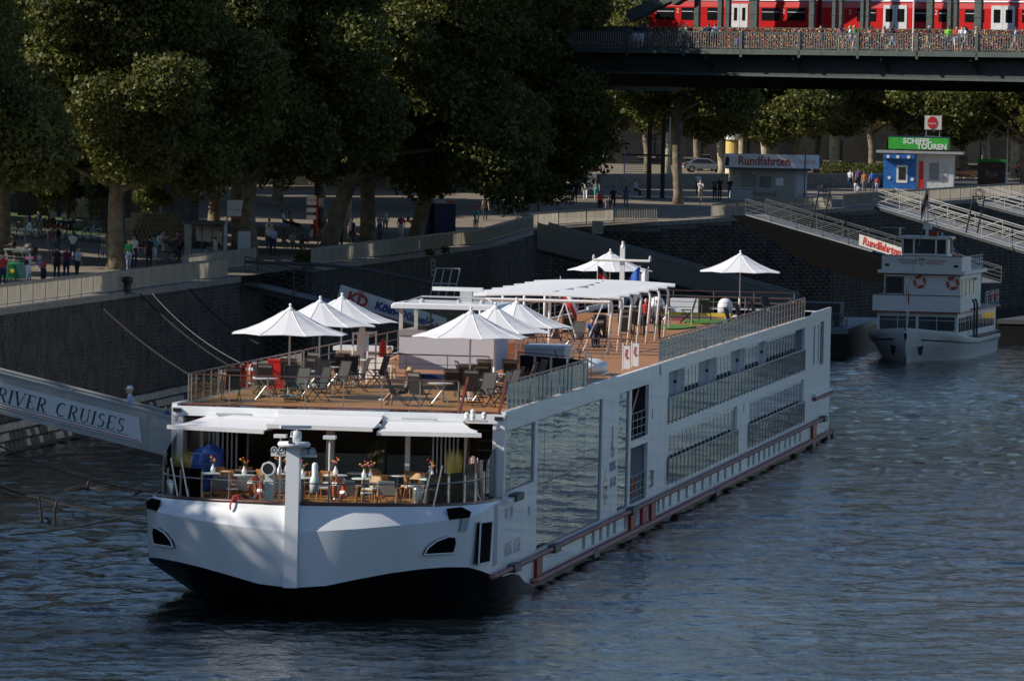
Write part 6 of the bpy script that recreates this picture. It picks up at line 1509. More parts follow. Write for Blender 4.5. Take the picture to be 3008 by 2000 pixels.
# ================================================================ PEOPLE
def rotx(v,a):  # rotate in sagittal plane; positive = forward (towards -y) for a vector hanging down
    c,s=math.cos(a),math.sin(a);x,y,z=v;return Vector((x,y*c+z*s,-y*s+z*c))
POSES={}
def person_geo(kind):
    R=math.radians
    P=dict(stand=dict(lean=2,legs=((4,3),(-3,4)),arms=((5,12,8),(-3,15,8))),
      stand2=dict(lean=0,legs=((2,2),(-2,8)),arms=((18,70,14),(2,12,9))),
      phone=dict(lean=4,legs=((3,4),(-4,4)),arms=((28,105,12),(4,12,8))),
      walk=dict(lean=5,legs=((26,10),(-20,16)),arms=((-24,12,9),(26,28,8))),
      walk2=dict(lean=5,legs=((-14,38),(16,4)),arms=((20,30,9),(-20,14,9))),
      sit=dict(lean=6,legs=((84,84),(80,80)),arms=((28,55,10),(20,60,12)),pel=.47),
      recline=dict(lean=-18,legs=((86,40),(70,60)),arms=((10,60,14),(12,50,14)),pel=.5),
      hunch=dict(lean=26,legs=((88,92),(84,80)),arms=((60,60,8),(50,70,8)),pel=.45),
      cycle=dict(lean=22,legs=((62,72),(22,26)),arms=((62,18,10),(62,18,10)),pel=.98),
      push=dict(lean=6,legs=((18,8),(-16,14)),arms=((38,34,18),(10,16,8))),
      armsout=dict(lean=-2,legs=((4,2),(-4,4)),arms=((0,10,78),(0,10,78))),
      lean=dict(lean=28,legs=((0,2),(4,6)),arms=((58,40,14),(54,44,14))),
      bend=dict(lean=70,legs=((10,6),(-6,8)),arms=((90,20,10),(80,30,10))),
      crouch=dict(lean=30,legs=((100,120),(70,120)),arms=((60,50,10),(50,60,10)),pel=.3))[kind]
    seg=[];rad=[]
    ln=R(P['lean'])
    H={}
    thl,cal=.43,.42
    feet=[]
    for sd,(h,k) in zip((-1,1),P['legs']):
        hip=Vector((sd*.095,0,0));kn=hip+rotx((0,0,-thl),R(h));an=kn+rotx((0,0,-cal),R(h-k));feet.append(an.z);H[sd]=(hip,kn,an,R(h-k))
    pz=P.get('pel') or (-min(feet)+.075)
    up=Vector((0,0,pz))
    sp=lambda d:rotx((0,0,d),-ln)+up   # along spine
    def spine(d): return up+Vector((0,-math.sin(ln)*d,math.cos(ln)*d))
    b=MB();S=[]
    b.sphere(spine(.02),(.165,.125,.13));b.sphere(spine(.15),(.15,.11,.15));b.sphere(spine(.30),(.165,.12,.17));b.sphere(spine(.41),(.185,.115,.12));b.sphere(spine(.465),(.195,.085,.06))
    S.append((spine(-.02),spine(.06),'low',.13));S.append((spine(.1),spine(.48),'top',.12))
    b.tube([spine(.44),spine(.58)],[.065,.055],10);S.append((spine(.50),spine(.56),'skin',.05))
    hc=spine(.55)+Vector((0,-.02,.115));b.sphere(hc,(.078,.098,.118),14,10);b.sphere(hc+Vector((0,-.035,-.05)),(.06,.07,.075));b.sphere(hc+Vector((0,-.105,-.02)),(.014,.025,.024),8,6)
    for sd in (-1,1): b.sphere(hc+Vector((sd*.08,.01,-.015)),(.012,.02,.032),6,5)
    S.append((hc-Vector((0,0,.05)),hc+Vector((0,0,.05)),'head',.09))
    for sd in (-1,1):
        hip,kn,an,fa=H[sd];hip=hip+up;kn=kn+up;an=an+up
        b.tube([hip,hip.lerp(kn,.5),kn],[.095,.082,.058],10);b.sphere(kn,.06,10,6);b.tube([kn,kn.lerp(an,.35),an],[.056,.056,.037],10);b.sphere(hip,.095,10,6)
        S+= [(hip,kn,'thigh',.07),(kn,an,'calf',.045)]
        ft=rotx((0,-.1,-.035),fa*.35);to=an+ft;b.sphere(an+Vector((0,.005,-.025)),(.042,.055,.05),8,6);b.sphere(to,(.045,.095,.036),10,6);S.append((an+Vector((0,.04,-.03)),to+Vector((0,-.07,-.01)),'shoe',.04))
    hands=[]
    for sd,(f,e,o) in zip((-1,1),P['arms']):
        sh=spine(.45)+Vector((sd*.175,0,0));d=rotx((0,0,-.285),R(f));d=Matrix.Rotation(-sd*R(o),3,'Y')@d
        el=sh+d;d2=rotx((0,0,-.25),R(f+e));d2=Matrix.Rotation(-sd*R(o*.8),3,'Y')@d2;wr=el+d2;dn=d2.normalized()
        b.sphere(sh,.065,10,6);b.tube([sh,sh.lerp(el,.5),el],[.056,.05,.041],8);b.sphere(el,.042,8,6);b.tube([el,el.lerp(wr,.3),wr],[.041,.04,.027],8)
        S+=[(sh,el,'uarm',.045),(el,wr,'farm',.035)]
        pa=wr+dn*.05;b.tube([wr-dn*.01,wr+dn*.09],[.027,.034],8);S.append((wr,wr+dn*.1,'hand',.03))
        hands.append((wr,dn,sd))
    me=b.mesh('tmp');ob=bpy.data.objects.new('tmp',me);COL.objects.link(ob)
    m=ob.modifiers.new('r','REMESH');m.mode='VOXEL';m.voxel_size=.021;m2=ob.modifiers.new('s','SMOOTH');m2.factor=.5;m2.iterations=3
    dg=bpy.context.evaluated_depsgraph_get();rm=bpy.data.meshes.new_from_object(ob.evaluated_get(dg));bpy.data.objects.remove(ob)
    V=np.empty(len(rm.vertices)*3);rm.vertices.foreach_get('co',V);V=V.reshape(-1,3)
    F=[tuple(p.vertices) for p in rm.polygons]
    C=np.array([V[list(f)].mean(0) for f in F]);best=np.full(len(F),9.);lab=np.zeros(len(F),int);tt=np.zeros(len(F))
    names=['low','top','skin','head','thigh','calf','shoe','uarm','farm','hand']
    for a,c,nm,r in S:
        a=np.array(a);c=np.array(c);d=c-a;L=(d@d)+1e-9;t=np.clip(((C-a)@d)/L,0,1);dist=np.linalg.norm(C-(a+t[:,None]*d),axis=1)/r
        q=dist<best;best[q]=dist[q];lab[q]=names.index(nm);tt[q]=t[q]
    # fingers
    fb=MB()
    for wr,dn,sd in hands:
        x=Vector((0,1,0)).cross(dn)
        x=x.normalized() if x.length>.1 else Vector((1,0,0))
        y=dn.cross(x).normalized()
        for i,l in enumerate((.062,.075,.07,.052)):
            p=wr+dn*.085+y*(.024-.016*i);q=p+dn*l*.55-x*sd*.008;r=q+(dn*.8-x*sd*.5)*l*.45;fb.tube([p,q,r],[.0085,.008,.006],5)
        p=wr+dn*.035+y*.024;q=p+(dn*.7+y*.75)*.035;fb.tube([p,q,q+dn*.03],[.0095,.0085,.007],5)
    bpy.data.meshes.remove(rm)
    return dict(V=V,F=F,lab=lab,t=tt,fb=fb,head=hc,C=C,spine=(spine(.1),spine(.45)),pz=pz)
def person_mesh(kind,shorts,sleeve):
    key=(kind,shorts,sleeve)
    if key in POSES: return POSES[key]
    if kind not in POSES: POSES[kind]=person_geo(kind)
    g=POSES[kind];mi=[]
    for l,t in zip(g['lab'],g['t']):
        nm=('low','top','skin','head','thigh','calf','shoe','uarm','farm','hand')[l]
        if nm in('skin','head','hand'):k=0
        elif nm=='top':k=1
        elif nm=='low':k=2
        elif nm=='thigh':k=2 if (shorts<2 or t<.45) else 0
        elif nm=='calf':k=2 if shorts==0 or (shorts==1 and t<.06) else 0
        elif nm=='shoe':k=3
        elif nm=='uarm':k=1 if (sleeve==2 or (sleeve==1 and t<.62) ) else 0
        else:k=1 if sleeve==2 else 0
        mi.append(k)
    o=len(g['V']);V=[tuple(v) for v in g['V']]+g['fb'].v;Fs=g['F']+[tuple(i+o for i in f) for f in g['fb'].f]
    me=bpy.data.meshes.new('person_body');me.from_pydata(V,[],Fs);me.polygons.foreach_set('material_index',mi+[0]*len(g['fb'].f));me.polygons.foreach_set('use_smooth',[True]*len(Fs))
    for k in range(4):me.materials.append(None)
    me.update();POSES[key]=me;return me
SK=[mat('skin_fair',(.50,.29,.20),.55,var=.05),mat('skin_tan',(.36,.19,.12),.55,var=.05),mat('skin_brown',(.16,.08,.05),.55,var=.05)]
HR=dict(dark=mat('hair_dark',(.02,.014,.01),.6),brown=mat('hair_brown',(.07,.04,.02),.6),blond=mat('hair_blond',(.38,.26,.11),.6),grey=mat('hair_grey',(.4,.39,.37),.7),bald=SK[0])
CL={}
def cloth(c):
    if c not in CL: CL[c]=mat('cloth_%d'%len(CL),c,.85,var=.1,scale=6)
    return CL[c]
W_=(.72,.73,.75);K_=(.015,.015,.017);NV=(.02,.03,.07);JN=(.05,.08,.15);KH=(.30,.25,.17);GY=(.2,.2,.2);LB=(.35,.45,.62);RD=(.45,.04,.04);OR=(.7,.09,.03);GN=(.03,.28,.10);LM=(.22,.6,.03);PK=(.5,.06,.22);PU=(.12,.06,.22);BG=(.45,.4,.33);YL=(.6,.4,.05);TQ=(.06,.3,.3);DB=(.015,.02,.03)
HAIRM={}
def hair_mesh(kind,style):
    k=(kind,style)
    if k in HAIRM:return HAIRM[k]
    hc=POSES[kind]['head'];b=MB();n=14;vs=[];fs=[];rows=[]
    for i in range(6):
        th=math.pi*.02+i*math.pi*.105
        for j in range(n):
            a=2*math.pi*j/n;front=max(0,-math.sin(a))
            t=th*(1-.38*front) if style!='long' else th*(1-.3*front)
            vs.append(hc+Vector((.088*math.sin(t)*math.cos(a),.012+.108*math.sin(t)*math.sin(a),.012+.124*math.cos(t))))
    for i in range(5):
        for j in range(n): fs.append((i*n+j,(i+1)*n+j,(i+1)*n+(j+1)%n,i*n+(j+1)%n))
    b.add(vs,fs+[tuple(range(n))])
    if style=='long': b.tube([hc+Vector((0,.06,.05)),hc+Vector((0,.1,-.08)),hc+Vector((0,.1,-.26))],[.08,.085,.05],8)
    if style=='tail': b.tube([hc+Vector((0,.09,.03)),hc+Vector((0,.15,-.04)),hc+Vector((0,.13,-.2))],[.03,.035,.015],7)
    me=b.mesh('hair',True);me.materials.append(None);HAIRM[k]=me;return me
def setm(o,i,m): o.material_slots[i].link='OBJECT';o.material_slots[i].material=m
NPERS=[0]
def person(P,kind,head,top,bot,label,shorts=0,sleeve=1,hair='dark',style='short',skin=0,shoe=K_,sc=1.0,group=None,hat=None,bag=None,dz=0):
    me=person_mesh(kind,shorts,sleeve)
    P=Vector(P)+Vector((0,0,dz))
    t=thing('person',label,'person',P,math.radians(head),group,sc)
    o=inst(me,'body',t);setm(o,0,SK[skin]);setm(o,1,cloth(top));setm(o,2,cloth(bot));setm(o,3,cloth(shoe))
    if hair!='bald':
        h=inst(hair_mesh(kind,style),'hair',t);setm(h,0,HR[hair])
    hc=POSES[kind]['head']
    if hat:
        b=MB();b.lathe([(.17,.045),(.175,.055),(.1,.06),(.098,.12),(.08,.15),(.02,.16)],16,hc+Vector((0,.01,.02)));b.build('hat',cloth(hat),t,smooth=True)
    if bag:
        a,c=POSES[kind]['spine'];m_=a.lerp(c,.55)+Vector((0,.17,0));b=MB();b.sphere(m_,(.14,.085,.2),10,8);b.build('backpack',cloth(bag),t,smooth=True)
    return t
def pp(px,py,*a,**k):
    k.setdefault('sc',1.07);return person(GP(px,py),*a,**k)
def Lp(x,y): return (x/2.949,450+y/2.949)
def Mp(x,y): return (700+x/1.966,520+y/1.966)
def Kp(x,y): return (1750+x/1.875,230+y/1.875)
# --- left promenade
pp(*Lp(1112,1012),'walk',10,GN,LB,'man in a green t-shirt and pale jeans walking past the thick tree trunk',hair='dark',shoe=W_)
pp(*Lp(1160,985),'stand',-20,W_,NV,'man in a white t-shirt and dark trousers close behind the green shirted man')
pp(*Lp(935,925),'push',25,OR,KH,'man in an orange tank top and khaki shorts wheeling a bicycle',shorts=1,sleeve=0,hair='brown')
pp(*Lp(255,742),'walk',-80,PU,W_,'man in a purple shirt and white shorts walking by parked bicycles',shorts=1)
pp(*Lp(345,745),'walk2',-80,PU,KH,'man in a purple top and khaki shorts following another purple shirt',shorts=1,hair='brown')
pp(*Lp(490,1105),'stand2',170,DB,K_,'man in black top seen from behind standing next to a short haired woman')
pp(*Lp(495,895),'stand',150,K_,JN,'man in black t-shirt and jeans standing behind the group at the railing',hair='dark',skin=1)
pp(*Lp(445,900),'stand',10,(.2,.1,.12),GY,'person in a maroon top partly hidden by the man in black')
pp(*Lp(628,945),'walk2',5,W_,JN,'man in a white polo shirt and jeans walking across the setts',skin=2)
pp(*Lp(572,1105),'stand2',160,(.12,.03,.06),NV,'short haired woman in a dark patterned dress at the railing',hair='brown')
pp(*Lp(665,1110),'phone',60,LB,K_,'man in a light blue shirt holding a hand to his mouth',hair='brown')
pp(*Lp(375,1185),'lean',-120,(.25,.22,.32),K_,'man with red backpack leaning over the railing',hair='grey',sleeve=2,bag=RD)
pp(*Lp(1290,1000),'stand',175,K_,K_,'man all in black with rucksack seen from behind near the booth',bag=K_)
pp(*Lp(1325,985),'stand',190,TQ,W_,'person in teal top and white shorts beside the man in black',shorts=1)
pp(*Lp(1860,1000),'stand2',-90,BG,KH,'person in beige beside the ticket booth counter',hair='dark')
pp(*Lp(1575,955),'cycle',-90,(.25,.06,.14),K_,'cyclist in a raspberry top passing the ticket booth',dz=.06)
pp(*Lp(2325,865),'stand',20,W_,JN,'man in a white shirt standing right of the company sign board')
pp(*Lp(1355,850),'hunch',70,W_,BG,'person with dark hair sitting on the stone ledge beside a bicycle',hair='dark',style='long')
pp(*Lp(1385,850),'hunch',60,BG,KH,'blond person in beige sitting on the stone ledge',hair='blond',style='long')
pp(*Lp(545,660),'sit',60,W_,NV,'woman in a white top sitting on the low lawn wall',hair='brown',style='tail',dz=-.02)
pp(*Lp(635,660),'sit',-30,KH,JN,'tanned person in khaki sitting on the low lawn wall',skin=1)
pp(*Lp(455,640),'sit',10,W_,K_,'person in a grey white shirt sitting by the parked red bicycles',hair='dark')
pp(*Lp(120,900),'sit',-80,K_,KH,'woman with ponytail seated behind the pedal cab',hair='brown',style='tail',sleeve=0)
pp(*Lp(700,1130) if False else Lp(20,1180),'stand',0,RD,NV,'person in red and white at the railing by the pedal cab',hair='brown')
# --- middle promenade
pp(*Mp(540,316),'walk',0,LM,KH,'man in a bright lime t-shirt walking towards the pale tree trunk',shorts=1,hair='brown')
pp(*Mp(500,425),'stand',150,KH,(.3,.26,.2),'man in a beige shirt and shorts seen among the seated group',shorts=1,hair='blond')
pp(*Mp(815,372),'cycle',5,LB,JN,'man in a pale blue shirt riding a bicycle towards the camera',hair='grey',dz=.06)
pp(*Mp(848,330),'walk',0,W_,KH,'woman in a white sleeveless top walking behind the cyclist',sleeve=0,hair='brown')
pp(*Mp(938,362),'walk2',0,PK,W_,'woman in a magenta blouse and white trousers walking',hair='brown',shoe=W_)
pp(*Mp(1025,350),'bend',-90,YL,K_,'person in yellow bending down beside the blue booth',hair='dark')
pp(*Mp(1372,295),'cycle',170,(.25,.1,.08),TQ,'cyclist in a rust top and teal shorts riding away',shorts=1,dz=.06)
pp(*Mp(1425,265),'walk',180,K_,K_,'person in black walking away along the stone wall',sleeve=0)
pp(*Mp(1615,262),'cycle',170,W_,JN,'cyclist in a white t-shirt riding away past the walkers',dz=.06)
pp(*Mp(1735,245),'cycle',185,W_,GY,'cyclist in a white shirt on a red bicycle riding away',dz=.06,hair='dark')
for (x,y,k,h,a,b,l,hr) in ((1735,150,'walk',175,K_,K_,'walker in dark clothes farthest along the stone wall','dark'),(1788,215,'walk2',180,GY,KH,'walker in grey top and beige shorts by the stone wall','brown'),(1858,215,'walk',180,(.35,.12,.06),NV,'walker in a rust coloured shirt by the stone wall','dark'),(1902,205,'walk2',180,W_,NV,'walker in a pale shirt beside a rust coloured one','brown'),
   (1942,225,'stand',175,(.1,.07,.06),K_,'tall walker in brown behind the man in a denim shirt','dark'),(1915,230,'walk',5,NV,KH,'man in an open denim shirt walking towards the ship','brown'),(2002,218,'walk2',178,W_,W_,'girl with long dark hair all in white','dark'),(2065,210,'walk',180,(.1,.2,.22),TQ,'woman in teal dress with bare arms walking away','dark'),(2090,180,'stand',190,RD,K_,'walker in a dark red top in the shade','dark'),(2140,195,'walk2',180,K_,NV,'man in black shirt with bag walking away','dark'),(2165,170,'walk',180,K_,K_,'tall walker all in black under the trees','dark'),(2238,170,'stand',180,(.06,.1,.12),(.08,.1,.14),'slim woman in blue grey standing by the steel stairs','brown')):
    pp(*Mp(x,y),k,h,a,b,l,hair=hr,style='long' if 'hair' in l or 'woman' in l else 'short',shorts=1 if 'shorts' in l or 'dress' in l else 0,sleeve=0 if 'bare' in l else 1)
pp(*Mp(2290,110),'sit',60,LB,K_,'person in pale blue sitting by the steel stairs')
pp(*Mp(265,300),'recline',80,W_,JN,'person in white and jeans lounging on the stone bench',hair='brown')
pp(*Mp(310,310),'recline',80,(.3,.22,.03),K_,'person in yellow striped shirt lounging on the stone bench',hair='dark')
for (x,y,k,h,a,b,l) in ((175,400,'stand',10,W_,GY,'older person in white standing at the gangway railing'),(200,455,'stand2',-20,LB,NV,'person in a light blue shirt standing before the gangway gate'),(262,420,'sit',160,(.2,.12,.1),KH,'woman in brown sitting among the group behind the railing'),(312,425,'sit',170,BG,KH,'person in beige sitting among the group behind the railing'),(358,430,'crouch',150,(.15,.1,.05),KH,'long haired person crouching behind the railing'),(420,400,'sit',90,W_,KH,'person in a white top sitting beneath the red signpost'),(435,360,'sit',20,RD,K_,'person in a red top sitting beside the red signpost'),(595,405,'stand',-90,K_,NV,'man in a dark jacket standing by the railing with a companion'),(652,395,'stand',170,NV,K_,'person in navy turned away by the pale tree trunk'),(755,388,'crouch',-80,W_,BG,'girl with long dark hair crouching at the railing')):
    pp(*Mp(x,y),k,h,a,b,l,hair=random.choice(('dark','brown')),style='long' if ('woman' in l or 'long' in l or 'girl' in l) else 'short')
# --- right quay
pp(*Kp(575,690),'cycle',0,W_,KH,'woman in a white top riding a bicycle under the bridge',hair='brown',style='long',dz=.06,sc=1.05)
pp(*Kp(562,640),'walk',0,W_,K_,'man in white walking just behind the cyclist under the bridge',sc=1.05)
pp(*Kp(655,672),'stand2',-30,(.12,.11,.1),K_,'man in a dark jacket carrying a black bag by the kiosk',sc=1.05)
pp(*Kp(682,672),'stand',20,K_,K_,'tall man in black standing at the corner of the kiosk',sc=1.08)
pp(*Kp(738,668),'phone',-20,K_,JN,'person in dark top reading something by the yellow column',sc=1.02)
for (x,y,k,h,a,b,l) in ((1400,612,'walk',170,W_,JN,'man in a white shirt at the edge of the queue by the blue kiosk'),(1432,630,'stand',180,K_,W_,'child sized person in black and white in the kiosk queue'),(1445,610,'stand2',180,PU,NV,'person in violet in the kiosk queue'),(1478,632,'stand',185,(.55,.2,.03),GY,'man in an orange shirt in the kiosk queue'),(1520,625,'walk2',180,(.03,.12,.5),NV,'man in a bright blue shirt in the kiosk queue'),(1442,636,'crouch',160,LB,KH,'child in blue crouching beside the queue'),(1548,628,'stand',175,RD,LB,'child in red top next to the blue kiosk door')):
    pp(*Kp(x,y),k,h,a,b,l,sc=1.05 if 'child' not in l else .75,hair='brown' if 'white' in l else 'dark')
for (x,y,a,l) in ((1995,560,NV,'person in navy sitting on the bench by the kiosk'),(2028,560,PK,'person in pink sitting on the bench by the kiosk'),(2045,562,GN,'person in green sitting on the bench by the kiosk')):
    pp(*Kp(x,y),'sit',30,a,JN,l)
pp(*Kp(2312,570),'cycle',80,OR,K_,'red haired cyclist in orange top beyond the brown cabinet',hair='brown',style='long',dz=.06)
# --- on the bridge footway
def onbridge(px,py,y=1.2):
    d=ray(1750+px/1.875,py/1.875);o=Vector(br.location);u=Vector((math.cos(UB),math.sin(UB),0));v=Vector((-math.sin(UB),math.cos(UB),0))
    k=((o-CPOS).dot(v)+y)/d.dot(v);P=CPOS+d*k;lx=(P-o).dot(u);return o+u*lx+v*y+Vector((0,0,GR_*lx-.02))
for (x,k,h,a,b,s,l,hr) in ((220,'stand',170,K_,W_,1,'person in yellow cap leaning at the lock fence in white skirt','blond'),(247,'stand2',170,NV,W_,1,'companion in navy top and white skirt facing the lock fence','dark'),(290,'walk2',-80,(.1,.12,.06),JN,0,'man in olive shirt and jeans walking on the bridge','dark'),
  (462,'walk',90,(.5,.35,.35),(.6,.45,.42),1,'woman in a pale pink top and shorts on the bridge','brown'),(492,'walk2',90,BG,KH,1,'blond woman in beige walking beside a pale pink top','blond'),(618,'armsout',175,NV,K_,0,'person spreading arms wide against the lock fence','dark'),(655,'stand',175,LB,K_,0,'person in grey blue studying the love locks','brown'),(775,'crouch',160,PU,JN,0,'child in violet crouching at the lock fence','brown'),
  (1245,'walk',-90,(.06,.05,.05),JN,0,'man in a black t-shirt and blue jeans striding across the bridge','dark'),(1348,'walk2',180,(.3,.1,.2),BG,0,'long haired person in mauve on the bridge','dark'),(1403,'walk',-90,W_,LB,0,'tall blond man in a white t-shirt on the bridge','blond'),(1427,'walk2',-90,GN,BG,0,'blond woman in a green top beside the tall man','blond'),
  (1512,'walk',80,(.6,.15,.12),NV,0,'girl in a coral t-shirt on the bridge','dark'),(1580,'walk2',90,(.5,.3,.35),GY,0,'grey haired man in a pink shirt on the bridge','grey'),(1632,'walk',90,K_,LB,1,'woman with dark hair and pale shorts on the bridge','dark'),(1830,'walk2',90,K_,KH,1,'elderly man in black with beige shorts by the white pole','grey'),
  (1940,'stand',170,LM,JN,0,'woman in a lime green top on the bridge','brown'),(1985,'stand',10,OR,W_,1,'woman in a white and orange top with white shorts on the bridge','dark'),(2015,'stand2',0,W_,NV,0,'man in a pale shirt next to the orange top','dark'),(2038,'walk',-80,W_,GY,1,'woman in white with a shoulder bag on the bridge','dark'),(2090,'walk2',80,BG,NV,1,'blond person in beige walking on the bridge','blond'),(2308,'walk',90,LB,BG,1,'man with rucksack and pale blue shirt on the bridge','dark')):
    person(onbridge(x,270,1.6+.8*((x*7)%3)/2),k,h+math.degrees(UB)*0,a,b,l,shorts=s,hair=hr,style='long' if hr=='dark' and ('woman' in l or 'girl' in l or 'long' in l) else 'short',bag=K_ if 'rucksack' in l else None)
# --- on the ship
t=person(onship(1.6,4.6),'recline',-97,(.10,.09,.08),K_,'man in a straw hat reclining on a deck chair with legs stretched',shorts=2,hair='grey',hat=(.55,.38,.14),shoe=W_,skin=1)
person(onship(2.1,78),'stand2',178,(.10,.10,.12),K_,'waiter in a grey waistcoat over a light shirt carrying on deck',sleeve=2,hair='dark')
person(onship(1.0,64.5),'sit',0,DB,NV,'man in sunglasses and dark shirt seated in the pergola shade')
person(onship(.6,66),'sit',20,(.03,.1,.3),K_,'person in a bright blue shirt seated behind the man in sunglasses')
person(onship(1.3,80.5),'stand',190,RD,K_,'bald man in a red shirt standing at the end of the pergola',hair='bald')
person(onship(-2.5,27),'hunch',60,(.3,.2,.15),BG,'person in beige bending by the pilothouse port side',hair='brown')
gw=lambda x,y:Vector(gwy.location)+Matrix.Rotation(-YAW,3,'Z')@Vector(gpt(x,y,.18))
person(gw(1.75,1.0),'walk2',-100,LB,BG,'person in a pale shirt and white sun hat walking up the gangway',hair='grey',hat=W_,sleeve=2)
person(gw(.45,1.1),'walk',-100,(.02,.06,.3),K_,'dark haired person in a blue top coming along the lower gangway',hair='dark',sc=.85)
# ================================================================ STREET THINGS
# ---- bicycles
def bicycle(P,rz,col,label,group=None,lean=.08,sc=1.0):
    t=thing('bicycle',label,'bicycle',P,rz,group,sc);t.rotation_euler=(0,lean,rz)   # bike points along -y
    m=mat('bike_%d'%abs(hash(col)%9999),col,.35,var=.05)
    for y in (-.52,.52):
        w=MB();w.torus((0,y,.34),.33,.024,'x',20,5);o=w.build('wheel',BLACK,t)
        s=MB()
        for k in range(8): a=k*math.pi/8;s.bar((0,y+.31*math.cos(a),.34+.31*math.sin(a)),(0,y-.31*math.cos(a),.34-.31*math.sin(a)),.006,.006)
        s.build('spokes',STEEL,o)
    f=MB();bb=(0,.08,.3);st=(0,.25,.82);hd=(0,-.36,.82);hl=(0,-.4,.68)
    for a,c in ((bb,st),(bb,hl),(st,hd),(bb,(0,.52,.34)),(st,(0,.52,.34)),(hd,(0,-.52,.34))): f.tube([a,c],.022,6)
    f.build('frame',m,t)
    h=MB();h.tube([hd,(0,-.38,1.0)],.016,5);h.tube([(-.28,-.28,1.02),(-.15,-.4,1.0),(.15,-.4,1.0),(.28,-.28,1.02)],.014,5);h.build('handlebar',STEEL,t)
    s=MB();s.hexa([(-.08,.38,.86),(.08,.38,.86),(.02,.12,.87),(-.02,.12,.87)][::-1],[(-.09,.38,.91),(.09,.38,.91),(.025,.12,.91),(-.025,.12,.91)][::-1]);s.build('saddle',BLACK,t)
    c=MB();c.lathe([(.09,-.01),(.09,.01)],12,(.04,.08,.3),'x');c.bar((.06,.08,.3),(.08,.08,.13),.02,.02);c.bar((-.06,.08,.3),(-.08,.08,.47),.02,.02);c.build('crankset',DSTEEL,t);return t
SIL=(.5,.5,.5);BK=(.02,.02,.02)
R=math.radians
for (x,y,rz,c,l) in ((165,700,80,BK,'black bicycle leaning at the edge of the lawn'),(250,735,75,SIL,'silver bicycle beside the man in white shorts'),(440,725,70,(.5,.02,.02),'red rental bicycle parked by the lawn wall'),(480,740,60,(.5,.03,.02),'second red rental bicycle with a basket frame by the lawn wall'),(540,755,75,(.5,.02,.03),'red rental bicycle at the end of the red row'),(760,755,70,(.65,.66,.66),'white bicycle parked alone facing the lawn'),(820,770,80,(.6,.6,.62),'silver white bicycle with rear rack next to another'),
    (1480,858,95,BK,'dark touring bicycle leaning against the beige stone wall'),(885,915,20,SIL,'silver bicycle wheeled by the man in the orange tank top'),(1575,955,-90,BK,'black bicycle under the rider in raspberry')):
    bicycle(GP(*Lp(x,y)),R(rz),c,l)
for (x,y,rz,c,l) in ((815,375,5,BK,'black bicycle ridden by the man in pale blue'),(1372,297,170,BK,'bicycle under the rider in rust and teal'),(1615,264,170,BK,'bicycle under the rider in the white t-shirt'),(1735,247,185,(.4,.02,.02),'red bicycle under the rider in the white shirt'),(1120,330,60,BK,'dark bicycle lying beside the blue booth')):
    bicycle(GP(*Mp(x,y)),R(rz),c,l)
bicycle(GP(*Kp(575,693)),0,BK,'bicycle ridden by the woman in white under the bridge',sc=1.05);bicycle(GP(*Kp(2312,572)),R(80),BK,'bicycle ridden past the brown cabinet')
pnm=lambda x,y,z:Vector(pn.location)+Matrix.Rotation(-.13,3,'Z')@Vector((x,y,z))
for k in range(3): bicycle(pnm(-.6+k*1.1,1.0+.5*k,1.9),R(70+20*k),(.12,.12,.1),'bicycle parked on the dark pontoon behind the ship stern','bicycles on the pontoon')
# ---- pedal cab
t=thing('pedal_cab','green and white three wheeled pedal cab waiting behind the railing','pedal cab',GP(40,838),R(-10))
b=MB();b.hexa([(-.55,-.8,.35),(.55,-.8,.35),(.6,.1,.35),(-.6,.1,.35)],[(-.15,-.95,1.1),(.3,-.95,1.1),(.55,0,1.2),(-.45,0,1.2)]);b.build('front_panel',mat('cab_green',(.02,.20,.08),.35),t)
b=MB();b.lathe([(.0,0),(.12,0),(.12,.01)],14,(.15,-.93,.75),'y',cap=False);b.build('logo_disc',YELLOW,t)
b=MB();b.tube([(-.6,1.1,.5),(-.62,.9,1.6),(-.6,.2,1.85),(.6,.2,1.85),(.62,.9,1.6),(.6,1.1,.5)],.05,6);b.hexa([(-.62,.1,1.84),(.62,.1,1.84),(.62,1.0,1.78),(-.62,1.0,1.78)],[(-.6,.1,1.9),(.6,.1,1.9),(.6,1.0,1.84),(-.6,1.0,1.84)]);b.build('canopy',WHITE2,t)
MB().box(-.55,.55,.5,1.1,.55,.75).build('seat',BLACK,t);MB().box(-.55,.55,1.0,1.12,.75,1.25).build('seat_back',BLACK,t);MB().box(.5,.62,.1,1.2,.35,1.05).build('side_panel',WHITE2,t)
for x,y in ((-.62,.8),(.62,.8),(0,-1.0)):
    w=MB();w.torus((x,y,.3),.28,.03,'x',18,5);w.build('wheel',BLACK,t)
person(GP(40,838)+Vector((0,.4,.35)),'sit',0,BG,K_,'pedal cab driver in a beige shirt sitting under the white canopy',hair='dark')
# ---- pram
t=thing('pram','black baby carriage with purple trim standing on the setts',"pram",GP(92,772),R(60));b=MB();b.sphere((0,0,.7),(.3,.42,.28),12,8);b.build('carrycot',BLACK,t,smooth=True);b=MB();b.lathe([(.3,0),(.32,.2),(.2,.36)],12,(0,.15,.75));b.build('hood',K_ and DGREY,t,smooth=True)
for x in (-.25,.25):
    for y in (-.3,.35): w=MB();w.torus((x,y,.12),.11,.025,'x',12,5);w.build('wheel',BLACK,t)
MB().tube([(-.2,.4,.3),(-.2,.75,1.0),(.2,.75,1.0),(.2,.4,.3)],.018,5).build('handle',STEEL,t);MB().box(-.2,.2,-.25,.3,.2,.35).build('basket',mat('pram_purple',(.2,.03,.12),.8),t)
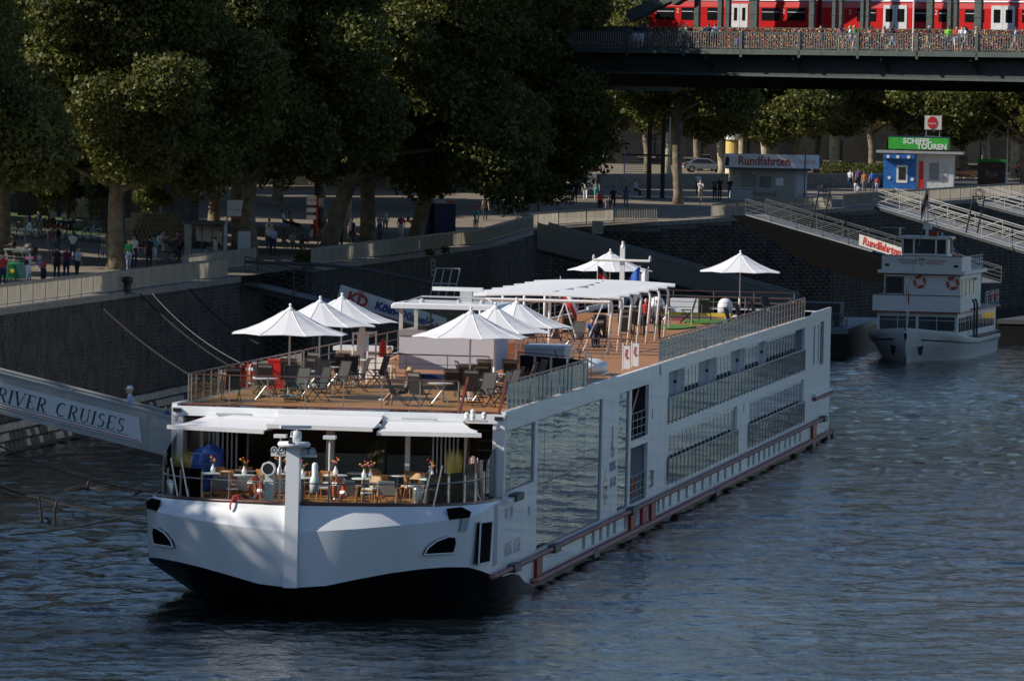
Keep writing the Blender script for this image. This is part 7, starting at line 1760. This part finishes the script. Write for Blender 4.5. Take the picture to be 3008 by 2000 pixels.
# ---- signs and boxes on the left
def board(P,w,h,z0,m,label,rz=0,posts=2,pm=GREY,name='sign_board',cat='sign',th=.06,pw=.09):
    t=thing(name,label,cat,P,rz);o=MB().box(-w/2,w/2,-th/2,th/2,z0,z0+h).build('board',m,t)
    for x in ((-w/2,w/2) if posts==2 else (0,)): MB().box(x-pw/2,x+pw/2,-.04+.06,.04+.06,0,z0+h).build('post',pm,t)
    return t,o
t,o=board(GP(73,742),.95,1.0,2.2,BLACK,'black square board on a slim pole behind the promenade railing',posts=1)
P=GP(700,768);t,o=board(P,1.45,1.05,2.65,mat('kd_sign_white',(.66,.68,.70),.5),'white lettered landing stage sign on two steel posts at the gangway head',R(4))
KB=mat('kd_text',(.03,.06,.25),.5)
text('Willkommen an Bord der KD',.112,KB,'lettering',o,(0,-.04,3.12),(1,0,0),(0,0,1),th=.003);MB().box(-.72,.72,-.036,-.03,2.66,2.73).build('red_band',RED,o)
t=thing('switch_cabinet','white metal switch cabinet mounted beside the landing stage sign','cabinet',GP(716,770),R(4));MB().box(-.38,.38,-.2,.2,.75,1.85).build('cabinet_body',mat('cabinet_white',(.5,.52,.54),.5),t);MB().box(-.36,.36,-.215,-.2,.8,1.8).build('door',mat('cabinet_white',(.5,.52,.54),.5),t);MB().box(-.06,.06,-.06,.06,0,.75).build('leg',GREY,t)
t=thing('ticket_booth','grey glazed ticket booth with flat roof beside the railing','booth',GP(590,775),R(6))
MB().box(-1.0,-.62,-.5,.5,0,2.35).build('pillar',mat('booth_concrete',(.33,.31,.27),.8,var=.2),t);MB().box(-1.1,1.35,-.6,.9,2.35,2.55).build('roof',DGREY,t);MB().box(-.62,1.2,.6,.68,0,2.35).build('back_wall',DGREY,t)
for x in (-.6,.0,.6,1.2): MB().box(x-.035,x+.035,-.45,-.38,0,2.35).build('frame',DGREY,t)
for x in (-.57,.03,.63): MB().box(x,x+.54,-.43,-.41,.9,2.3).build('glass_pane',GLASS,t);
for x in (-.57,.03,.63): MB().box(x,x+.54,-.44,-.40,.05,.88).build('lower_panel',GREY,t)
MB().box(1.3,1.5,-.3,.6,0,2.6).build('end_panel',LGREY,t)
for k,x in enumerate((635,652)):
    t=thing('utility_panel','pale upright utility panel beside the ticket booth','panel',GP(x,775),R(5),'utility panels by the booth');MB().box(-.25,.25,-.12,.12,0,1.0-.08*k).build('panel_body',LGREY,t);MB().box(-.27,.27,-.14,.14,1.0-.08*k,1.05-.08*k).build('cap',GREY,t)
# retaining wall of beige blocks and low lawn kerb
rw=thing('retaining_wall','curved beige block retaining wall at the lawn corner behind bicycles','wall')
BL=[mat('beige_block_a',(.36,.29,.20),.9,var=.25,bump=.4),mat('beige_block_b',(.29,.235,.165),.9,var=.25,bump=.4)]
bms=[]
for m_ in BL:
    b=MB();b.hexa([(-.5,-.15,0),(.5,-.13,0),(.5,.2,0),(-.5,.2,0)],[(-.48,-.12,1),(.49,-.14,1),(.5,.2,1),(-.5,.2,1)]);me=b.mesh('block');me.materials.append(m_);bms.append(me)
a=GP(372,718);c=GP(536,716)
for r in range(6):
    n=13;
    for i in range(n):
        u=(i+.5*(r%2))/n
        hh=2.05*math.sqrt(max(0,math.sin(math.pi*(.12+.80*u))))
        if r*.34>hh: continue
        p=a.lerp(c,u)+Vector((0,-1.2*math.sin(math.pi*u),r*.34));inst(bms[random.random()<.45],'block',rw,p,rz=math.atan2(-1.2*math.pi*math.cos(math.pi*u),(c-a).length)+.0,sc=((c-a).length/n*.96,1,.32))
lw_=thing('lawn_kerb','low dark stone ledge along the front edge of the lawn','kerb')
pr=None
for i in range(16):
    p=GP(25+i*22,668+2*math.sin(i))
    if pr is not None:
        d=(p-pr).normalized();n_=Vector((d.y,-d.x,0))*.22;b=MB();b.hexa([pr+n_,p-d*.02+n_,p-d*.02-n_,pr-n_],[pr+n_+Vector((0,0,.45)),p-d*.02+n_+Vector((0,0,.45)),p-d*.02-n_+Vector((0,0,.45)),pr-n_+Vector((0,0,.45))]);b.build('kerb_stone',STONE,lw_)
    pr=p
t=thing('stone_block','low dark stone block beside the pram','block',GP(120,772),.2);b=MB();b.hexa([(-.7,-.4,0),(.7,-.4,0),(.7,.4,0),(-.7,.4,0)],[(-.66,-.36,.7),(.66,-.36,.68),(.66,.36,.7),(-.66,.36,.69)]);b.build('slab',DGREY,t)
# bench in the middle
for (px,py,l) in ((828,690,'stone bench with lounging people under the trees'),(1325,0,'')):
    if not l:continue
    t=thing('stone_bench',l,'bench',GP(px,py),R(10));MB().box(-1.6,1.6,-.25,.3,.38,.5).build('seat',STONE,t)
    for x in (-1.3,1.3): MB().box(x-.15,x+.15,-.2,.2,0,.38).build('leg',STONE,t)
t=thing('red_signpost','red post carrying white landing stage timetables','signpost',GP(*Mp(452,372)),R(8));MB().box(-.06,.06,-.06,.06,0,3.1).build('post',RED,t)
for z in (1.5,2.0,2.5,2.85): MB().box(-.75,-.08,-.05,-.02,z,z+.3).build('panel',WHITE2,t)
MB().box(.08,.42,-.05,-.02,2.4,3.0).build('panel',mat('map_panel',(.35,.36,.38),.6,var=.4,scale=6),t)
# blue booth
t=thing('blue_booth','dark blue cabin with pale printed top band on the promenade','booth',GP(1285,690),R(4))
NB=mat('booth_navy',(.022,.035,.09),.5,var=.3,scale=1.5)
MB().box(-1.25,-.62,-.5,.7,0,2.25).build('left_wall',NB,t);MB().box(-.3,1.25,-.5,.7,0,2.25).build('right_wall',NB,t);MB().box(-.62,-.3,.1,.2,0,2.25).build('recess',BLACK,t)
MB().box(-1.27,-.62,-.53,.72,2.25,2.52).build('band',mat('band_pale',(.5,.5,.48),.5),t);MB().box(-.3,1.27,-.53,.72,2.25,2.52).build('band',mat('band_pale',(.5,.5,.48),.5),t)
for x0,x1 in ((-1.2,-.7),(.55,1.2)): MB().box(x0,x1,-.545,-.53,2.29,2.48).build('orange_print',mat('print_orange',(.55,.16,.05),.6),t)
MB().box(-1.3,1.3,-.55,.75,2.52,2.58).build('roof',LGREY,t)
t=thing('gauge_board','white water level gauge board fixed to the quay wall','gauge',WY(1272,785,474.5),.0);MB().box(-.17,.17,-.04,.04,-.6,.55).build('plate',mat('gauge_white',(.5,.5,.47),.6),t)
for z in (-.4,-.1,.2): MB().box(-.08,.08,-.05,-.04,z,z+.12).build('mark',BLACK,t)
for (px,py,Y,l) in ((1755,668,498,'small white notice on a leaning pole by the plated gangway'),):
    P=WY(px,py,Y);t=thing('notice_sign',l,'sign',P,.1);MB().bar((0,0,0),(-.55,0,-2.4),.05,.05).build('pole',GREY,t);MB().box(-.38,.4,-.04,-.01,-.45,.45).build('plate',mat('gauge_white',(.5,.5,.47),.6),t)
    for k in range(5): MB().box(-.28,.28,-.045,-.04,-.3+k*.14,-.26+k*.14).build('text_line',GREY,t)
# ---- round-trip kiosk
kp=GP(2260,585);t=thing('tour_kiosk','beige kiosk with long white lettered sign band at the quay','kiosk',kp,R(4))
CRM=mat('kiosk_beige',(.36,.33,.28),.7,var=.1)
bd_=MB();bd_.box(-3.0,2.0,0,3.2,0,2.35);body=bd_.build('wall',CRM,t);MB().box(2.0,3.05,.15,3.2,0,2.35).build('side_wall',mat('kiosk_white',(.5,.51,.52),.6),t)
MB().box(-3.3,3.3,-.5,3.6,2.35,2.5).build('roof',DGREY,t)
MB().box(-3.8,2.0,-.55,-.45,2.5,3.6).build('sign_band',mat('band_cream',(.72,.70,.66),.5),t)
b=MB();b.hexa([(2.0,-.55,2.5),(4.1,1.2,2.5),(4.05,1.27,2.5),(2.0,-.45,2.5)],[(2.0,-.55,3.6),(4.1,1.2,3.6),(4.05,1.27,3.6),(2.0,-.45,3.6)]);sb_=b.build('side_sign_band',mat('band_white',(.6,.62,.66),.5),t)
text('Rundfahrten',.98,KDR,'lettering',t,(-.55,-.565,3.02),(1,0,0),(0,0,1),bold=.018,th=.006,sx=.86);text('Rundfahrten',.52,KDR,'side_lettering',t,(3.05,.33,3.05),(2.1,1.75,0),(0,0,1),th=.006,sx=.78)
b=MB();b.prism([(0,0),(.3,-.05),(.35,.5),(.22,.75),(.05,.6)],(-3.7,-.56,2.65),(1,0,0),(0,0,1),.01);b.build('sign_motif',BLACK,t)
MB().box(-2.3,-1.1,-.04,.0,.3,2.1).build('shutter',mat('kiosk_shutter',(.24,.22,.2),.6),body);MB().box(-.8,.1,-.04,0,.95,1.8).build('poster',mat('poster_dark',(.12,.15,.14),.5,var=.6,scale=4),body);MB().box(.5,1.1,-.04,0,1.1,1.7).build('notice',WHITE2,body);
for k in range(5): MB().box(2.25+k*.16,2.33+k*.16,.1,.15,.5,1.9).build('window_bar',WHITE2,t)
text('SGRONE',.45,mat('tag_red',(.25,.05,.04),.7),'graffiti',t,(-.3,-.012,.35),(1,0,0),(0,0,1),th=.004)
b=MB();b.lathe([(.18,2.0),(.06,2.14),(.03,2.2)],12,(-1.35,-.25,0));b.build('lamp_shade',LGREY,t)
t=thing('advert_column','round yellow and white advertising column behind the kiosk','column',GP(2153,528),0)
MB().lathe([(.75,0),(.75,.6)],20).build('base',YELLOW,t);MB().lathe([(.72,.6),(.72,2.4)],20).build('poster_band',mat('column_cream',(.6,.58,.5),.6,var=.25,scale=1.5),t);MB().lathe([(.73,2.4),(.73,3.6)],20).build('upper_band',mat('column_yellow',(.62,.45,.14),.6),t);MB().lathe([(.95,3.6),(.95,4.0),(.2,4.1)],20).build('cap',WHITE2,t)
t=thing('crowd_barrier','pale metal barrier cage in front of the beige kiosk','barrier',GP(2178,590),R(5));b=MB()
for x in np.arange(-.85,.9,.17): b.tube([(x,0,.1),(x,0,1.0)],.015,4)
b.tube([(-.9,0,1.02),(.9,0,1.02)],.03,5);b.tube([(-.9,0,.1),(.9,0,.1)],.025,5);b.build('bars',LGREY,t);MB().box(-.85,.85,.3,.6,.05,.85).build('box',mat('crate_white',(.4,.42,.44),.6),t)
# ---- boat tour kiosk
kp=GP(2690,556);t=thing('boat_tour_kiosk','blue and white kiosk with bright green lettered roof sign','kiosk',kp,R(-6),scale=1.05)
KBl=mat('kiosk_blue',(.02,.13,.42),.5,var=.3,scale=2.5)
bl=MB().box(-2.7,0,-.3,2.2,0,2.75).build('blue_wall',KBl,t);MB().box(0,3.1,-.1,2.2,0,2.9).build('white_wall',mat('kiosk_white2',(.55,.56,.56),.6,var=.1),t)
MB().box(-3.3,3.9,-.9,2.8,2.95,3.15).build('roof',mat('roof_grey',(.34,.35,.35),.6),t);MB().box(-2.7,-.1,-1.0,-.3,2.5,2.85).build('blue_awning',KBl,t)
gs=MB();gs.box(-2.3,2.6,-.95,-.85,3.3,4.3);gso=gs.build('green_sign',mat('sign_green',(.05,.42,.05),.4),t);b=MB();b.box(2.6,2.7,-.95,1.6,3.3,4.3);b.build('green_sign_side',mat('sign_green_dark',(.03,.22,.06),.4),t);MB().box(-2.32,2.72,-.97,1.62,4.3,4.36).build('sign_cap',NAVY,t)
text('SCHIFFS-',.62,WHITE2,'lettering',gso,(.1,-.965,3.95),(1,0,0),(-.2,0,1),th=.006,bold=.02);text('TOUREN',.62,WHITE2,'lettering',gso,(1.3,-.965,3.52),(1,0,0),(-.2,0,1),th=.006,bold=.02)
MB().box(-1.6,-.7,-.34,-.3,.5,1.95).build('window_frame',WHITE2,bl);MB().box(-1.45,-.85,-.36,-.34,.75,1.8).build('pane',mat('dark_pane',(.015,.018,.022),.1),bl)
for x,z in ((-2.2,.9),(-.3,.8),(-2.3,2.65),(-1.5,2.65),(-.6,2.65)):
    b=MB();yy=-1.02 if z>2 else -.33;b.lathe([(0,0),(.14,0),(.14,.015)],12,(x,yy-.02,z),'y',cap=False);b.build('round_badge',WHITE2,bl)
MB().box(.25,.6,-.2,-.1,0,2.3).build('red_panel',mat('signal_red',(.6,.015,.01),.4),t);MB().box(1.1,1.9,-.14,-.1,.8,2.2).build('counter_window',GREY,t);MB().box(2.3,2.6,-.13,-.1,.9,2.0).build('side_notice',LGREY,t)
MB().box(.6,2.,.2,.35,4.36,4.4).build('sign_foot',GREY,t)
for x in (.75,1.85): MB().box(x-.04,x+.04,.2,.28,4.36,5.0).build('sign_leg',GREY,t)
bs=MB().box(.6,2.0,.1,.6,4.95,6.1).build('beer_sign',mat('sign_box_white',(.62,.6,.56),.5),t)
b=MB();b.lathe([(0,0),(.42,0),(.42,.02)],20,(0,0,0),'y',cap=False);o=b.build('red_oval',mat('oval_red',(.5,.02,.02),.5),bs,loc=(1.25,.075,5.52));o.scale=(1,1,1.25)
text('Kölsch',.24,WHITE2,'oval_lettering',bs,(1.25,.06,5.45),(1,0,0),(0,0,1),th=.004)
# ---- cars
def car(P,rz,col,label,sc=1.0,suv=0):
    t=thing('parked_car',label,'car',P,rz,None,sc);m=mat('car_%d'%abs(hash(col)%99999),col,.25,var=.02,coat=.6,metal=.2)
    h=.25*suv;pr=[(-2.15,.35),(-2.2,.75),(-1.9,.86+h*.5),(-.95,.95+h),(-.35,1.38+h),(.9,1.42+h),(1.7,1.02+h),(2.1,.92+h),(2.15,.4)]
    b=MB();vs=[];n=len(pr)
    for x,tap in ((-.86,0),(-.84,1),(.84,1),(.86,0)):
        pass
    def xs(z): return .87 if z<.9+h else .87-.28*(z-.9-h)/.5
    L=[(-xs(z),y,z) for y,z in pr];Rr=[(xs(z),y,z) for y,z in pr];b.add(L+Rr,[tuple(range(n)),tuple(range(2*n-1,n-1,-1))]+[(i,i+n,(i+1)%n+n,(i+1)%n) for i in range(n)])
    b.build('body',m,t)
    gl=mat('car_glass',(.01,.012,.014),.05,spec=.8)
    g=MB();g.slab([(-.68,-.98,.97+h),(.68,-.98,.97+h),(.6,-.42,1.34+h),(-.6,-.42,1.34+h)],.02);o=g.build('windscreen',gl,t);o.location=(0,-.02,.03)
    g=MB();g.slab([(.66,1.66,1.06+h),(-.66,1.66,1.06+h),(-.58,.98,1.37+h),(.58,.98,1.37+h)],.02);o=g.build('rear_window',gl,t);o.location=(0,.02,.03)
    for sx in (-1,1):
        g=MB();q=[(sx*.86,-.85,.97+h),(sx*.66,-.3,1.3+h),(sx*.64,.85,1.33+h),(sx*.85,1.5,1.02+h)];q=q if sx<0 else q[::-1];g.slab(q,.02);o=g.build('side_window',gl,t);o.location=(sx*.012,0,0)
        for y in (-1.35,1.35):
            w=MB();w.lathe([(.32,-.1),(.33,-.05),(.33,.1),(.2,.11)],16,(sx*.8,y,.33),'x');o=w.build('wheel',BLACK,t);r_=MB();r_.lathe([(.19,-.005),(.19,.005)],12,(sx*.92,y,.33),'x');r_.build('rim',STEEL,o)
        b=MB();b.box(sx*.6-.2,sx*.6+.2,2.1,2.17,.62,.8);b.build('tail_lamp',mat('tail_red',(.4,.01,.01),.3),t);b=MB();b.box(sx*.6-.2,sx*.6+.2,-2.22,-2.1,.6,.75);b.build('headlamp',mat('lamp_clear',(.6,.6,.6),.2),t)
    MB().box(-.26,.26,2.13,2.18,.5,.62).build('number_plate',WHITE2,t);return t
SILV=(.32,.34,.36);DKC=(.02,.022,.025)
for (x,y,rz,c,l,s,suv) in ((215,455,170,DKC,'dark van like car parked under the stairs beyond the bridge',1.15,1),(345,460,175,SILV,'silver hatchback parked next to a dark car under the bridge',1.1,0),(590,510,178,SILV,'silver saloon seen from behind next to the big tree',1.15,0),(668,465,172,DKC,'dark car with red tail lamps beside the silver saloon',1.15,1),(575,385,170,SILV,'silver minivan parked farther up the road',1.1,1),(600,520,95,(.25,.27,.3),'grey car whose roof shows just above the street wall',1.0,0),
    (1220,415,80,(.35,.01,.015),'red car driving behind the kiosk trees',1.2,0),(1320,418,70,SILV,'silver estate car next to the red car',1.15,1),(1580,420,85,DKC,'dark car parked behind the slim pale tree',1.15,0),(1480,425,88,DKC,'black car parked in the tree shade along the road',1.1,1),(2250,430,85,DKC,'dark car in the shade beyond the green roofed kiosk',1.1,0),(470,430,170,DKC,'dark saloon half hidden behind the big tree',1.1,0)):
    car(GP(*Kp(x,y)),R(rz),c,l,s,suv)
# scooter
t=thing('motor_scooter','black motor scooter parked by the shrubs','scooter',GP(*Kp(1362,590)),R(20))
for y in (-.6,.55): w=MB();w.torus((0,y,.25),.2,.06,'x',14,6);w.build('wheel',BLACK,t)
b=MB();b.hexa([(-.18,-.2,.25),(.18,-.2,.25),(.2,.75,.35),(-.2,.75,.35)],[(-.15,-.1,.4),(.15,-.1,.4),(.18,.7,.8),(-.18,.7,.8)]);b.build('body',BLACK,t);b=MB();b.slab([(-.22,-.45,.3),(.22,-.45,.3),(.2,-.55,1.0),(-.2,-.55,1.0)],.06);b.build('front_shield',BLACK,t);MB().tube([(-.32,-.5,1.1),(.32,-.5,1.1)],.02,5).build('handlebar',DSTEEL,t);MB().box(-.12,.12,.74,.78,.5,.65).build('number_plate',WHITE2,t)
# cabinet, lamp posts, traffic signs
t=thing('brown_cabinet','brown electrical cabinet with green lid and pale graffiti on the quay','cabinet',GP(*Kp(2182,590)),R(-5));MB().box(-1.3,1.2,-.4,.5,0,2.1).build('cabinet_body',mat('cab_brown',(.12,.06,.04),.7,var=.3),t);MB().box(-1.35,1.25,-.45,.55,2.1,2.35).build('lid',GREEN,t);text('Rok',.7,mat('tag_pale',(.35,.3,.28),.7),'graffiti',t,(0,-.41,1.0),(1,0,0),(0,0,1),th=.004)
def lamp(P,h,label,m=GREY,head=True,r=.06):
    t=thing('lamp_post',label,'lamp post',P);MB().lathe([(r*1.6,0),(r*1.6,.8),(r,.9),(r*.8,h)],10).build('pole',m,t)
    if head: MB().box(-.12,.12,-.7,.1,h,h+.12).build('lamp_head',DGREY,t)
    return t
lamp(GP(*Kp(2262,600)),5.2,'white lamp post standing by the brown cabinet',WHITE2);lamp(GP(*Kp(402,605)),6,'thin pale pole beside the steel columns',LGREY,False);lamp(GP(*Kp(1522,480)),6.5,'dark lamp post behind the slim pale tree');lamp(GP(*Kp(1148,690)),5.2,'dark pole with small lamps at the corner of the beige kiosk',DGREY);lamp(GP(*Kp(1268,450)),4,'grey pole at the road edge',GREY,False)
lamp(GP(*Lp(338,640)),6,'tall dark lamp post on the lawn edge',DGREY,True);lamp(GP(*Lp(1385,720)),4.5,'slim lamp post with white head at the beige wall',GREY)
for (x,y,c,l) in ((1425,478,LGREY,'round grey backed traffic sign at the street wall'),(930,470,BLUE,'round blue cycle path sign above the kiosk band')):
    t=thing('traffic_sign',l,'sign',GP(*Kp(x,y)),R(3));MB().tube([(0,0,0),(0,0,2.4)],.035,6).build('post',GREY,t);b=MB();b.lathe([(0,-.03),(.42,-.03),(.42,.0),(0,0)],18,(0,-.03,2.4),'y',cap=False);b.build('disc',c,t)
    if c is BLUE:
        o=MB();o.torus((-.13,-.075,2.36),.1,.018,'y',12,4);o.torus((.13,-.075,2.36),.1,.018,'y',12,4);o.bar((-.13,-.075,2.36),(.05,-.075,2.5),.02,.02);o.bar((.13,-.075,2.36),(.05,-.075,2.5),.02,.02);o.build('bicycle_symbol',WHITE2,t)
# shrubs
def shrub(P,r,h,label,seed,group='shrubs along the street wall'):
    V,Qd=crown_data([((0,0,h*.5),(r,r*.8,h*.55)),((r*.5,.2,h*.4),(r*.6,r*.6,h*.45)),((-r*.5,-.1,h*.42),(r*.6,r*.6,h*.45))],900,.07,seed);t=thing('shrub',label,'shrub',P,0,group);fastmesh('foliage',V,Qd,[LEAF,LEAF2],t,midx=(RNG.random(len(Qd))<.3).astype(int))
    b=MB()
    for k in range(5): b.tube([(0,0,0),(r*.5*math.cos(k*1.3),r*.4*math.sin(k*1.3),h*.6)],.02,4)
    b.build('stems',BARK,t)
for i,(x,y) in enumerate(((1300,560),(1350,555),(1410,555),(1470,560),(1530,565),(1575,560))): shrub(GP(*Kp(x,y)),1.2,1.6,'dense green shrub growing along the low street wall',60+i)
shrub(GP(*Kp(2020,420))if False else GP(*Kp(1995,470)),1.5,5.2,'tall slender leafy shrub beside the green roofed kiosk',90,None)
# quay plants hanging on the wall top
for i,(x,y) in enumerate(((430,490),(340,500),(1060,445),(1150,432))): 
    P=GP(*Mp(x,y))+Vector((.5,0,-.1));shrub(P,.7 if i<2 else .3,.9 if i<2 else .5,'wild green plant growing on the quay coping',100+i,'wild plants on the quay')
# bench by the kiosk on the right
t=thing('bench','grey bench with seated people beside the green roofed kiosk','bench',GP(*Kp(2020,566)),R(15));MB().box(-1.3,1.3,-.1,.35,.4,.46).build('seat',WOODC,t);MB().box(-1.3,1.3,.33,.38,.6,.95).build('backrest',WOODC,t)
for x in (-1.1,1.1): MB().box(x-.05,x+.05,-.05,.33,0,.4).build('leg',GREY,t)
# steel stairs under the bridge
t=thing('steel_stairs','dark steel staircase with railing beside the abutment','stairs',GP(*Kp(235,600)),R(0))
for k in range(14): MB().box(-1.2+k*.0,1.0,.0+k*.3,.26+k*.3,.18+k*.18,.22+k*.18).build('tread',DSTEEL,t)
for x in (-1.2,1.0): MB().bar((x,0,.1),(x,4.2,2.7),.08,.25).build('stringer',BLACK,t);MB().bar((x,0,1.1),(x,4.2,3.7),.05,.05).build('handrail',GREY,t)
MB().box(-1.4,3.6,4.2,6.4,2.6,2.75).build('landing',BLACK,t)
b=MB()
for x in np.arange(-1.3,3.6,.35): b.box(x-.015,x+.015,4.2,4.24,2.75,3.85)
b.build('landing_bars',DSTEEL,t);MB().box(-1.4,3.6,4.19,4.25,3.82,3.88).build('landing_rail',DSTEEL,t)
